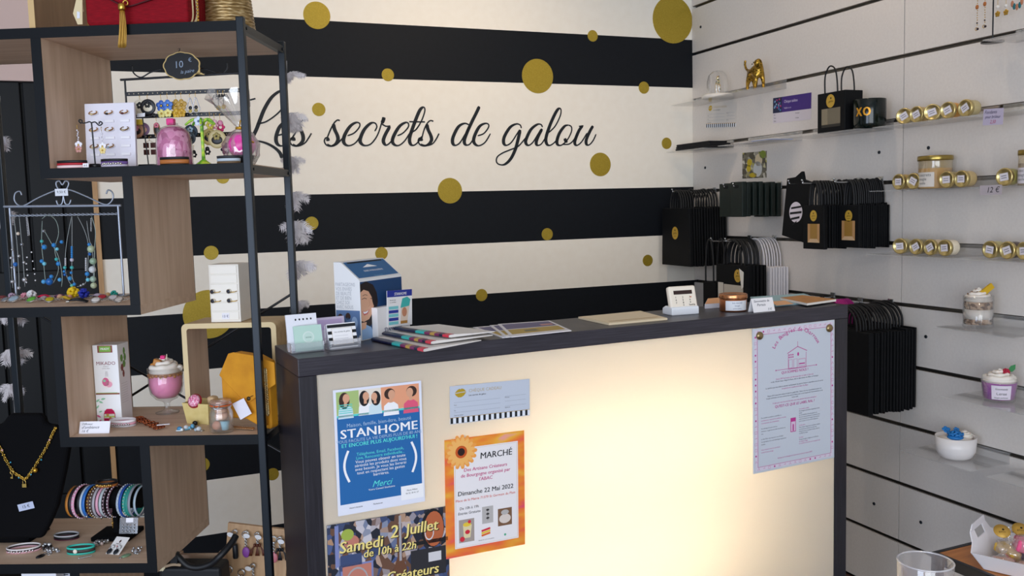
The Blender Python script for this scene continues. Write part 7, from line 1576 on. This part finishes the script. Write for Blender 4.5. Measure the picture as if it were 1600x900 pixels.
for s, x, y in (('De', .03, .7), ('Pour', .03, .82), ('Date', .03, .94), ('Montant', .6, .72), ('Cachet', .6, .9)): b.txt(s, h_*.07, w_*x, -h_*y, .0003, 1, 'LEFT')
b.obj('lettering', [mat('#cfc4e0', .6), INK], t)
t, w_, h_ = wall_card('photo_card', 'small square photo of yellow flowers above the small black bags', 'photo', (1160, 239), (1198, 235.7), (1161.4, 279), noisy('flower_photo', [(.25, '#4a4436'), (.4, '#8a8272'), (.5, '#b0a83c'), (.6, '#cfc9bc'), (.8, '#6f6a5a')], (1, 1, 1), 60, .45, 0, 3, kind='voronoi'))
b = B(); b.ell(w_*.68, -h_*.32, w_*.15, w_*.16, .0002, 0); b.ell(w_*.64, -h_*.66, w_*.18, w_*.2, .0002, 1); b.ell(w_*.3, -h_*.4, w_*.1, w_*.1, .0002, 2); b.ell(w_*.27, -h_*.62, w_*.09, w_*.09, .0002, 2); b.ell(w_*.84, -h_*.12, w_*.13, w_*.1, .0002, 3); b.ell(w_*.45, -h_*.88, w_*.16, w_*.06, .0002, 2); b.obj('flowers', [mat('#d8c4a0', .5), mat('#c9c9c6', .5), mat('#c2a81e', .5), mat('#7a8a2c', .5)], t)
# window bag and mug on the clear shelf
q0, q1 = RX_(1279, 200, .13), RX_(1322, 200, .13); yb = (q0.y+q1.y)/2; wb = abs(q1.y-q0.y); hb = RX_(1300, 144, .13).z-zt(3)
t = thing('gift_bag', 'black gift bag with window and looped handles standing on the clear shelf', 'bag', (-.135, yb, zt(3)), RY_)
b = B(); b.box((-wb/2, 0, 0), (wb/2, .075, hb)); b.obj('paper_body', KRAFT, t, bevel=.002)
b = B(); zl = RX_(1300, 103, .13).z-zt(3)-hb
for yy in (.002, .073): b.tube([(-wb*.24, yy, hb-.004), (-wb*.24, yy, hb+zl*.6), (-wb*.12, yy, hb+zl*.95), (wb*.02, yy, hb+zl*.98), (wb*.14, yy, hb+zl*.8), (wb*.2, yy, hb+zl*.4), (wb*.22, yy, hb-.004)], .0026, 7)
b.obj('handle', mat('#0b0c10', .6), t)
F2 = T(0, -.0004, 0) @ FACE; b = B(); r = wb*.155; b.ell(-.002, hb*.78, r, r*1.1, .0002, 0, F2, n=28); b.ell(0, hb*.78+r*.45, r*.16, r*.16, .0004, 1, F2); b.txt('galou', r*.5, 0, hb*.78-r*.2, .0004, 1, M=F2, shear=.3); b.obj('gold_sticker', [STK, mat('#2a2008', .6)], t)
b = B(); b.rect(-wb*.34, hb*.13, wb*.34, hb*.60, .0002, 0, F2); b.rect(-wb*.34, hb*.13, -wb*.12, hb*.60, .0003, 1, F2); b.rect(-wb*.34, hb*.13, wb*.34, hb*.2, .0004, 2, F2); b.obj('clear_window', [mat('#6f6654', .25), mat('#857a64', .3), mat('#1c1a16', .3)], t)
q0, q1 = RX_(1326, 190, .09), RX_(1364, 190, .09); r = abs(q1.y-q0.y)/2*.95; hm = RX_(1345, 158, .08).z-zt(3)
t = thing('mug', 'dark green glossy mug with gold letters beside the window bag', 'mug', (-.085, min((q0.y+q1.y)/2, yb-wb/2-r-.004), zt(3)), RY_)
GRM = mat('#061210', .12, 0, .5)
b = B(); b.shell([(.0005, .001), (r*.86, .0), (r*.94, .004), (r, .016), (r, hm*.97), (r*.985, hm), (r*.93, hm*.985), (r*.92, .012), (.0005, .006)], 40); b.obj('cup', GRM, t)
b = B(); b.M = RZ(2.2); b.tube([(r*.97, .004, hm*.8), (r*1.32, .006, hm*.78), (r*1.5, .006, hm*.5), (r*1.3, .006, hm*.22), (r*.97, .004, hm*.2)], .0045, 8); b.obj('handle', GRM, t)
b = B()
for ch, a in (('X', -1.42), ('O', -.92)): 
    k = B(); k.txt(ch, hm*.42, 0, 0, 0, bold=.04, sx=.75); R = r+.0006
    b.add([(R*math.cos(a+v.x/R), R*math.sin(a+v.x/R), hm*.42+v.y) for v in k.v], k.f)
b.obj('gold_letters', mat('#d99a2c', .35, .5), t)
# lying jars: lids turned to the room
LIDR = .0245
def jar(label, u, v, k, cw, tilt, glassc, group, d=.10):
    q = RX_(u, v, d); r = LIDR
    t = thing('small_jar', label, 'jar', (-d, q.y, zt(k)+r*1.02), (0, 0, RY_+cw), group)
    M_ = RX(PI/2)
    b = B(); b.shell([(r*.94, -.011), (r, -.010), (r, -.002), (r*.96, 0), (r*.84, .0005), (r*.80, -.0012), (.0005, -.0012)], 32, M_); ld_ = b.obj('lid', mat('#d2bd80', .3, .9), t)
    b = B(); b.lathe([(r*.9, -.040), (r*.93, -.036), (r*.93, -.018), (r*.86, -.0112)], 24, M_); b.obj('glass_body', mat(glassc, .3), t)
    b = B(); b.rect(-r*.5, -r*.42, r*.5, r*.42, .0002, 0, T(0, .0010, 0) @ FACE @ RZ(tilt))
    for i in range(2): b.line([(-r*.34, r*(.12-.24*i)), (r*.3, r*(.12-.24*i))], r*.07, .0004, 1, T(0, .0010, 0) @ FACE @ RZ(tilt))
    b.obj('lid_label', [mat('#d6d0d6', .6), mat('#5a5a66', .6)], ld_)
    return t
jl = [(1411.8, 182, 3, .35, .5, '#b9b08a', 'leftmost lying jar on the upper clear shelf'), (1431, 180, 3, .1, .4, '#c9a86a', 'second lying jar from the left on the upper clear shelf'), (1456, 177.5, 3, .45, .3, '#9a9a6a', 'third lying jar on the upper clear shelf, turned aside'), (1480, 174.5, 3, .15, .4, '#d89a3c', 'fourth lying jar with orange wax on the upper clear shelf'), (1507, 171, 3, .0, .5, '#b8a87a', 'rightmost lying jar on the upper clear shelf'),
      (1403, 285, 4, .0, .0, '#b89a5a', 'lying jar left of the big amber jar, nearest the bags'), (1426, 283, 4, .1, -.5, '#a88a4a', 'lying jar just left of the big amber jar'), (1478, 280, 4, .1, .05, '#9a8a5a', 'lying jar in front of the big amber jar'), (1501, 280, 4, .0, .0, '#b8a070', 'lying jar right of the big amber jar'), (1568.5, 275.5, 4, .1, .15, '#a8a05a', 'lone lying jar on the middle right clear shelf'),
      (1405.4, 383, 5, .25, .1, '#b0a880', 'leftmost lying jar on the lower jar shelf beside the window bags'), (1430, 382.5, 5, .05, .5, '#8a8060', 'second lying jar on the lower jar shelf with dark wax'), (1452.3, 383.7, 5, .0, .5, '#d2bfa0', 'third lying jar on the lower jar shelf'), (1475, 384.7, 5, .0, .1, '#e0d4bc', 'fourth lying jar on the lower jar shelf with cream wax'),
      (1545.8, 388.3, 5, .0, -.15, '#b8ae7a', 'left lying jar of the three at the right edge'), (1572.8, 389.4, 5, .0, .35, '#5a4a44', 'middle dark lying jar of the three at the right edge'), (1598.5, 389.4, 5, -.1, .1, '#e0d4bc', 'jar cut by the right edge of the lower jar shelf')]
for u, v, k, cw, tl_, gc, lb in jl: jar(lb, u, v, k, cw, tl_, gc, 'small jars lying on the clear shelves', .105 if u != 1429 else .10)
def big_jar(label, u0, u1, v1, k, wax, d, lblc):
    q0, q1 = RX_(u0, v1+30, d), RX_(u1, v1+30, d); r = abs(q1.y-q0.y)/2*.93; H_ = RX_((u0+u1)/2, v1, d).z-zt(k)
    t = thing('jar_candle', label, 'candle', (-d, (q0.y+q1.y)/2, zt(k)), RY_)
    b = B(); b.lathe([(r*.93, .001), (r*.97, .004), (r*.97, H_*.62), (.001, H_*.62)], 32); b.obj('wax', mat(wax, .45, subs=.1), t)
    b = B(); b.shell([(.0005, 0), (r*.95, 0), (r, .004), (r, H_*.8), (r*1.02, H_*.86)], 32); b.obj('glass_body', clear('amber_glass', '#e0c48a', .3, .1), t)
    b = B(); b.lathe([(r*1.04, H_*.85), (r*1.06, H_*.88), (r*1.06, H_*.97), (r*1.03, H_), (.0005, H_)], 32); b.obj('lid', mat('#a08a4a', .28, .9), t)
    b = B(); N = 14; a0, a1 = math.radians(-140), math.radians(-50); V = []
    for i in range(N+1): a = a0+(a1-a0)*i/N; V += [((r+.0006)*math.cos(a), (r+.0006)*math.sin(a), H_*.06), ((r+.0006)*math.cos(a), (r+.0006)*math.sin(a), H_*.5)]
    b.add(V, [(2*i, 2*i+2, 2*i+3, 2*i+1) for i in range(N)], True); lb_ = b.obj('label', mat(lblc, .6), t)
    b = B()
    for s, z, sz_ in (('Les secrets', .38, .13), ('bougie', .26, .12), ('vanille', .14, .1)):
        kk = B(); kk.txt(s, H_*sz_, 0, 0, 0); R = r+.0009; am = math.radians(-95)
        b.add([(R*math.cos(am+v.x/R), R*math.sin(am+v.x/R), H_*z+v.y) for v in kk.v], kk.f)
    b.obj('lettering', mat('#5a5a5a', .6), lb_); return t
big_jar('big amber jar candle with brass lid standing on the middle clear shelf', 1440, 1483, 243.5, 4, '#c99a5c', .058, '#cfc9c2')
big_jar('jar candle with dark lid cut by the right edge of the photo', 1593, 1622, 234, 4, '#8a8490', .072, '#c9c3c9')
# handwritten prices
t, w_, h_ = sheet('price_card', 'handwritten price card for wax melts hanging right of the five upper jars', 'price card', (1537, 170.7), (1568.5, 168.5), (1539, 195.5), .132, RW, RY_, mat('#b9b0c6', .6))
b = B()
for s, x, y, z, m_ in (('Fondants', .06, .3, .3, 0), ('pour brûleur', .1, .58, .26, 0), ('2,50', .35, .9, .3, 1)): b.txt(s, h_*z, w_*x, -h_*y, .0003, m_, 'LEFT', shear=.3, sx=.8)
b.obj('handwriting', [mat('#2a2448', .6), mat('#b0285a', .6)], t)
t, w_, h_ = sheet('price_card', 'pale price card reading twelve euros under the middle right clear shelf', 'price card', (1531, 290), (1565.5, 288.5), (1531.5, 305), .132, RW, RY_, mat('#b3a9ae', .6))
b = B(); b.txt('12 €', h_*.8, w_*.3, -h_*.75, .0003, 0, 'LEFT', shear=.2); b.obj('handwriting', INK, t)
# earring stand at the top right
q = RX_(1551, 59, .06); t = thing('earring_stand', 'thin black earring stand at the top right of the slatted wall', 'earring stand', (-.06, q.y, zt(2)), RY_)
b = B(); b.lathe([(.03, 0), (.03, .004), (.004, .006), (.0005, .006)], 20); b.obj('base', BLACKMETAL, t); b = B(); b.cyl((0, 0, .005), (0, 0, .24), .002, 8); b.obj('pole', BLACKMETAL, t); b = B(); b.tube([(-.075, 0, .205), (-.06, 0, .222), (0, 0, .235), (.06, 0, .222), (.12, 0, .205)], .002, 6); b.obj('arm', BLACKMETAL, t)
for u, v0, v1, kind, lb in ((1528, -34, 49, 'chain', 'long gold chain earring with dark bead at the top right, lower one'), (1540, -40, 45, 'chain', 'long gold chain earring with coral bead just left of the thin pole'), (1560, -42, 27, 'star', 'gold star earring with white bead right of the thin pole'), (1573, -40, 24, 'star', 'gold star earring second right of the thin pole'), (1590, -36, 20, 'petal', 'teal and copper petal earring at the top right edge')):
    q0, q1 = RX_(u, v0, .062), RX_(u, v1, .062); H_ = q0.z-q1.z; b = B()
    b.tube([(0, .002, 0), (0, 0, .002), (0, -.001, -.002), (0, 0, -H_*.2)], .0006, 5)
    if kind == 'chain':
        for k in range(16): b.ball((.0006*(k % 2), 0, -H_*(.2+.045*k)), .0017, n=6)
        b.ball((0, -.001, -H_*.54), .0068, (.8, .4, 1), 12, 1); b.torus(.0042, .001, 12, 5, T(-.002, 0, -H_*.95) @ RX(PI/2)); b.ball((.003, -.001, -H_*.955), .0036, n=10, mi=2); b.ball((0, 0, -H_*.84), .0024, n=8, mi=2)
    elif kind == 'star':
        b.cyl((0, 0, -H_*.2), (0, 0, -H_*.75), .0006, 5); b.ball((0, 0, -H_*.76), .005, n=10, mi=3); flower(b, 0, -H_*.92, .0085, 0, 0)
    else:
        for k in range(5): a = -PI*(.15+.175*k); b.ball((.016*math.cos(a), 0, -H_*.62+.02*math.sin(a)), .009, (.55, .2, 1), 10, 4 if k % 2 else 5, T(0, 0, 0))
    tag(b.obj('earring', [GOLD, mat('#a8622c', .4), mat('#2a1418', .3), mat('#e2ddd6', .4), mat('#1f6a72', .35), mat('#b5785a', .4)], None, (-.062, q0.y, q0.z), (0, 0, RY_)), lb, 'earring', 'earrings at the top right')
# dessert candles on the right
def base_at(u, v, k): p = onz(u, v, zt(k)); p = RX_(u, v, max(-p.x, .085)); p.z = zt(k); return p
p = base_at(1528, 506.5, 6); r = abs(depth(1550, 470, (p-EYE).dot(_fw)).y - depth(1506, 470, (p-EYE).dot(_fw)).y); r = 22/F_PX*(p-EYE).dot(_fw)
t = thing('dessert_candle', 'layered cream and biscuit candle in a straight glass with yellow wafer', 'candle', (p.x, p.y, p.z), -.4); Hc = r*2.25
b = B(); b.shell([(.0005, 0), (r*.97, 0), (r, .003), (r, Hc), (r*.95, Hc), (r*.94, .010), (.0005, .009)], 36); b.obj('glass', GLASS, t)
BIS = noisy('biscuit_crumble', [(.3, '#5a3f2a'), (.5, '#8a6646'), (.7, '#c9a98a')], (1, 1, 1), 130, .7, 0, 3, .6, kind='voronoi')
lump = lambda a, z: 1+.02*math.sin(5*a+z*300)+.02*math.sin(9*a)
for z0, z1, mm, nm in ((.010, Hc*.28, BIS, 'biscuit_layer'), (Hc*.28, Hc*.58, CREAM, 'cream_layer'), (Hc*.58, Hc*.82, BIS, 'upper_biscuit_layer')):
    b = B(); b.lathe([(.001, z0), (r*.90, z0), (r*.92, (z0+z1)/2), (r*.9, z1), (.001, z1)], 30, wav=lump); b.obj(nm, mm, t)
b = B(); cream(b, r*.88, Hc*.82, r*.95); b.obj('whipped_cream', CREAM, t)
b = B(); rd = random.Random(8)
for k in range(14): a = rd.uniform(0, 6.28); R = r*rd.uniform(.1, .75); b.ball((R*math.cos(a), R*math.sin(a), Hc*.9+r*(.75-R/r*.6)), .0026, n=6)
b.obj('crumbs', mat('#8a6646', .7), t)
b = B(); b.box((-.004, -.0045, 0), (.040, .0045, .017), T(r*.2, -r*.35, Hc*1.0) @ RY(-.6) @ RZ(.2)); b.obj('yellow_wafer', mat('#d2a81c', .5), t, bevel=.0015)
p = base_at(1561, 620, 7); r = 26/F_PX*(p-EYE).dot(_fw); Hc = r*1.28
t = thing('dessert_candle', 'purple candle topped with cream, red berry and green leaf', 'candle', (p.x, p.y, p.z), -.45)
b = B(); b.shell([(.0005, 0), (r*.82, 0), (r*.88, .003), (r, Hc), (r*.96, Hc), (r*.84, .008), (.0005, .007)], 36); b.obj('glass', GLASS, t)
b = B(); b.lathe([(.001, .008), (r*.83, .0082), (r*.945, Hc*.9), (.001, Hc*.9)], 32); b.obj('purple_wax', mat('#b030b8', .4, subs=.1), t)
b = B(); cream(b, r*.92, Hc*.9, r*.75, seed=2); b.obj('whipped_cream', CREAM, t)
b = B(); rd = random.Random(3)
for k in range(40):
    d = Vector((rd.gauss(0, 1), rd.gauss(0, 1), rd.gauss(0, 1))).normalized(); b.ball(tuple(Vector((r*.28, -r*.2, Hc*.9+r*.62))+d*r*.17), r*.065, n=6)
b.ball((r*.28, -r*.2, Hc*.9+r*.62), r*.18, n=10); b.obj('red_berry', mat('#b01c3c', .35), t)
b = B(); lf_ = [(0, 0), (.25, .22), (.6, .25), (1, 0), (.6, -.25), (.25, -.22)]; b.prism([(x*r*.6, y*r*.6) for x, y in lf_], 0, .0012, T(r*.45, -r*.2, Hc*.9+r*.6) @ RY(-.9) @ RX(1.1)); b.obj('green_leaf', mat('#1f7a3c', .5), t)
b = B(); N = 12; a0, a1 = math.radians(-140), math.radians(-75); V = []
for i in range(N+1):
    a = a0+(a1-a0)*i/N
    for z in (Hc*.18, Hc*.84): R = r*(.88+.12*z/Hc)+.0008; V.append((R*math.cos(a), R*math.sin(a), z))
b.add(V, [(2*i, 2*i+2, 2*i+3, 2*i+1) for i in range(N)], True); lb_ = b.obj('label', mat('#dcd4e0', .6), t)
b = B()
for s, z, sz_ in (('Gourmande', .64, .13), ('Cerise', .4, .2), ('bougie parfumée', .24, .1)):
    kk = B(); kk.txt(s, Hc*sz_, 0, 0, 0, shear=.2, sx=.85); am = math.radians(-108); R = r*(.88+.12*z)+.0014
    b.add([(R*math.cos(am+v.x/R), R*math.sin(am+v.x/R), Hc*z+v.y) for v in kk.v], kk.f)
b.obj('lettering', INK, lb_)
p = base_at(1493, 713, 8); r = 30/F_PX*(p-EYE).dot(_fw); Hc = r*1.15
t = thing('bowl_candle', 'white bowl with cream and blue flower wax on a clear shelf', 'candle', (p.x, p.y, p.z), -.4)
b = B(); b.shell([(.0005, 0), (r*.6, 0), (r*.78, r*.1), (r*.95, r*.4), (r, Hc), (r*.95, Hc), (r*.9, r*.45), (.0005, r*.3)], 40); b.obj('bowl', mat('#e9e4e2', .3), t)
b = B(); b.lathe([(.001, Hc*.8), (r*.93, Hc*.82), (r*.6, Hc*.97), (.001, Hc)], 28); b.obj('cream_wax', CREAM, t)
b = B(); cream(b, r*.4, Hc*.92, r*.35, seed=4); b.obj('cream_swirl', CREAM, t).location = (r*.5, r*.1, 0)
BLW = mat('#1f78c0', .45, subs=.1)
b = B()
for k in range(16): a = k*2.4; R = r*.09*math.sqrt(k); b.tube([(-r*.15+R*math.cos(a)-r*.12*math.sin(a), -r*.25+R*math.sin(a)+r*.12*math.cos(a), Hc+.004+r*.18*(1-R/r*2)), (-r*.15+R*1.1*math.cos(a), -r*.25+R*1.1*math.sin(a), Hc+.008+r*.2*(1-R/r*2)), (-r*.15+R*math.cos(a)+r*.12*math.sin(a), -r*.25+R*math.sin(a)-r*.12*math.cos(a), Hc+.004+r*.18*(1-R/r*2))], r*.055, 6, sub=3)
b.ball((-r*.15, -r*.25, Hc), r*.4, (1, 1, .45), 16); b.obj('blue_rose', BLW, t)
b = B(); flower(b, -r*.4, 0, r*.22, 0, 0, 0, 5, T(0, r*.2, Hc+r*.3) @ RX(-.9)); flower(b, 0, 0, r*.16, 0, 0, 0, 5, T(r*.2, r*.35, Hc+r*.25) @ RX(-.9)); b.obj('blue_flower', BLW, t)

# ---- low table with the tray at the right front
TZ = .50
cbk = onz(1455, 862, TZ); c2 = onz(1522, 843, TZ); c3 = onz(1512, 900, TZ)
ty = math.atan2(c2.y-cbk.y, c2.x-cbk.x)*.4
t = thing('side_table', 'low wooden table with black metal edge at the front right', 'table', (cbk.x, cbk.y, 0), ty)
tw, tl_ = .52, .75; tw = min(tw, (-.02-cbk.x))
b = B(); b.box((.012, -tl_+.012, TZ-.018), (tw-.012, -.012, TZ-.001)); b.obj('tabletop', noisy('warm_table_wood', [(.25, '#9a5c26'), (.5, '#b4702f'), (.8, '#c98440')], (1.5, 12, 12), 6, .4, 0, 6, .04), t)
b = B()
for a, c in (((0, -.012), (tw, 0)), ((0, -tl_), (tw, -tl_+.012)), ((0, -tl_+.012), (.012, -.012)), ((tw-.012, -tl_+.012), (tw, -.012))): b.box((a[0], a[1], TZ-.026), (c[0], c[1], TZ))
b.obj('edge_frame', mat('#12161d', .4, .3), t, bevel=.001)
for x in (0, tw-.02):
    for y in (-.02, -tl_): b = B(); b.box((x, y, 0), (x+.02, y+.02, TZ-.027)); b.obj('leg', mat('#12161d', .4, .3), t)
o = onz(1537, 889, TZ+.001); e = onz(1600, 904, TZ+.001); ta = math.atan2(e.y-o.y, e.x-o.x)
t = thing('tray', 'white card tray with handle holes full of wrapped soaps', 'tray', (o.x, o.y, TZ+.0006), ta)
tl2, tw2, th2 = .24, .15, .05; fl_ = .022
WT = mat('#e6e4ea', .5)
b = B(); b.box((0, 0, 0), (tl2, tw2, .002)); b.obj('tray_base', WT, t)
for s in (0, 1):
    b = B(); y0 = 0 if not s else tw2; sg = -1 if not s else 1
    b.add([(0, y0, 0), (tl2, y0, 0), (tl2+fl_, y0+sg*fl_, th2*.8), (-fl_, y0+sg*fl_, th2*.8), (0, y0-sg*.002, .0), (tl2, y0-sg*.002, .0), (tl2+fl_, y0+sg*(fl_-.002), th2*.8), (-fl_, y0+sg*(fl_-.002), th2*.8)], [(0, 1, 2, 3), (7, 6, 5, 4), (3, 2, 6, 7), (0, 3, 7, 4), (1, 5, 6, 2)]); b.obj('side_wall', WT, t)
for s in (0, 1):
    x0 = 0 if not s else tl2; sg = -1 if not s else 1; b = B()
    O = [(-fl_, th2*.8), (tw2*.06, th2*1.1), (tw2*.22, th2*1.75), (tw2*.78, th2*1.75), (tw2*.94, th2*1.1), (tw2+fl_, th2*.8), (tw2, 0), (0, 0)]
    I = rr(tw2*.3, th2*1.05, tw2*.7, th2*1.4, .007, 3)
    def P3(y, z, dd): return (x0+sg*(fl_*min(z/(th2*.8), 1.7)-dd), y, z)
    # the end panel as strips around its handle hole
    def strip(poly):
        n = len(poly); b.add([P3(y, z, 0) for y, z in poly]+[P3(y, z, .002) for y, z in poly], [tuple(range(n)), tuple(range(2*n-1, n-1, -1))]+[(i, n+i, n+(i+1) % n, (i+1) % n) for i in range(n)])
    h0, h1, k0, k1 = tw2*.32, tw2*.68, th2*1.05, th2*1.42
    strip([(0, 0), (tw2, 0), (tw2+fl_, th2*.8), (tw2*.94, k0), (tw2*.06, k0), (-fl_, th2*.8)]); strip([(tw2*.06, k0), (h0, k0), (h0, k1), (tw2*.14, k1)]); strip([(h1, k0), (tw2*.94, k0), (tw2*.86, k1), (h1, k1)]); strip([(tw2*.14, k1), (tw2*.86, k1), (tw2*.78, th2*1.75), (tw2*.22, th2*1.75)])
    b.obj('handle_end', WT, t)
def in_tray(x, y, z): return Vector((o.x, o.y, TZ)) + RZ(ta) @ Vector((x, y, z))
soaps = [('pink wrapped soap bar at the right of the tray', '#e8588c', (.060, .085, .032), (.045, .045, .028), .5), ('peach soap heart at the front of the tray', '#d99478', (.032, .028, .004), (.045, .034, .02), .2), ('yellow soap bar leaning in the middle of the tray', '#d9b04a', (.028, .070, .018), (.055, .03, .022), -.5), ('pale peach soap at the front right of the tray', '#dba28a', (.085, .030, .004), (.045, .035, .02), .1), ('cream soap at the back left of the tray', '#d6c29a', (.020, .115, .004), (.034, .030, .03), .7), ('purple grey soap at the back of the tray', '#8a7f94', (.065, .125, .004), (.045, .035, .03), .2), ('yellow soap at the back right of the tray', '#dcc05a', (.12, .10, .02), (.05, .035, .028), .3)]
for lb, c, p, s, a in soaps:
    g = thing('soap', lb, 'soap', in_tray(*p), (0, .25 if p[2] > .015 else 0, ta+a), 'wrapped soaps in the tray')
    b = B(); b.box((-s[0]/2, -s[1]/2, 0), (s[0]/2, s[1]/2, s[2])); b.obj('soap_bar', mat(c, .4, subs=.1), g, bevel=.005, segs=3)
    b = B(); rd = random.Random(len(lb)); N = 12; V = []; F_ = []
    for j, (k, z) in enumerate(((1.06, -.0), (1.1, .5), (1.06, 1.03), (.5, 1.25), (.16, 1.6), (.4, 2.1))):
        for i in range(N): q_ = 2*PI*i/N; kk = k*(1+rd.uniform(-.05, .05)); V.append((s[0]*.56*kk*math.cos(q_), s[1]*.58*kk*math.sin(q_), s[2]*z+rd.uniform(0, .003)))
    for j in range(5):
        for i in range(N): F_.append((j*N+i, j*N+(i+1) % N, (j+1)*N+(i+1) % N, (j+1)*N+i))
    b.add(V, F_, True); b.obj('cellophane_wrap', CEL, g)
for lb, p in (('gold round sticker tag on the left wrapped soap', (.016, .075, .072)), ('gold round sticker tag on the back wrapped soap', (.040, .130, .066))):
    g = thing('gift_tag', lb, 'tag', in_tray(*p), (.65, .0, ta+.5), 'gold tags in the tray'); b = B(); b.lathe([(.018, 0), (.018, .0012), (.0005, .0014)], 24); gd_ = b.obj('gold_disc', mat('#c39a44', .45, .3), g)
    b = B(); b.ell(.003, .004, .0026, .0026, .0016, 0); b.txt('galou', .007, 0, -.004, .0016, 0); b.obj('print', mat('#241a0a', .6), gd_); b = B(); b.cyl((0, 0, 0), (0, .004, -.012), .0012, 6); b.obj('twist_tie', GOLD, g)
# glass in the foreground on its own small stand
gp_ = depth(1446, 877, 1.46); r = 41.5/F_PX*1.46; gh = .13
t = thing('tumbler', 'empty clear glass tumbler at the bottom right in the foreground', 'glass', (gp_.x, gp_.y, gp_.z-gh), 0)
b = B(); b.shell([(.0005, .0), (r*.84, 0), (r*.88, .004), (r, gh-.001), (r*.985, gh), (r*.955, gh-.001), (r*.85, .012), (.0005, .010)], 48); b.obj('glass_wall', clear('tumbler_glass', '#e9e6ee', .07, .10), t)
b = B(); b.torus(r*.978, .0016, 48, 8, T(0, 0, gh)); b.obj('rim', clear('tumbler_rim', '#f2f0f6', .45, .2), t)
t = thing('pedestal', 'small round stand under the foreground glass tumbler', 'stand', (gp_.x, gp_.y, 0), 0); hz = gp_.z-gh-.0005
b = B(); b.lathe([(.14, hz-.02), (.145, hz-.016), (.145, hz-.003), (.142, hz), (.0005, hz)], 36); b.obj('top', noisy('warm_table_wood', [(.3, '#9a5c26'), (.8, '#c98440')]), t); b = B(); b.lathe([(.11, 0), (.11, .012), (.016, .02), (.014, hz-.021)], 24); b.obj('column', mat('#12161d', .4, .3), t)
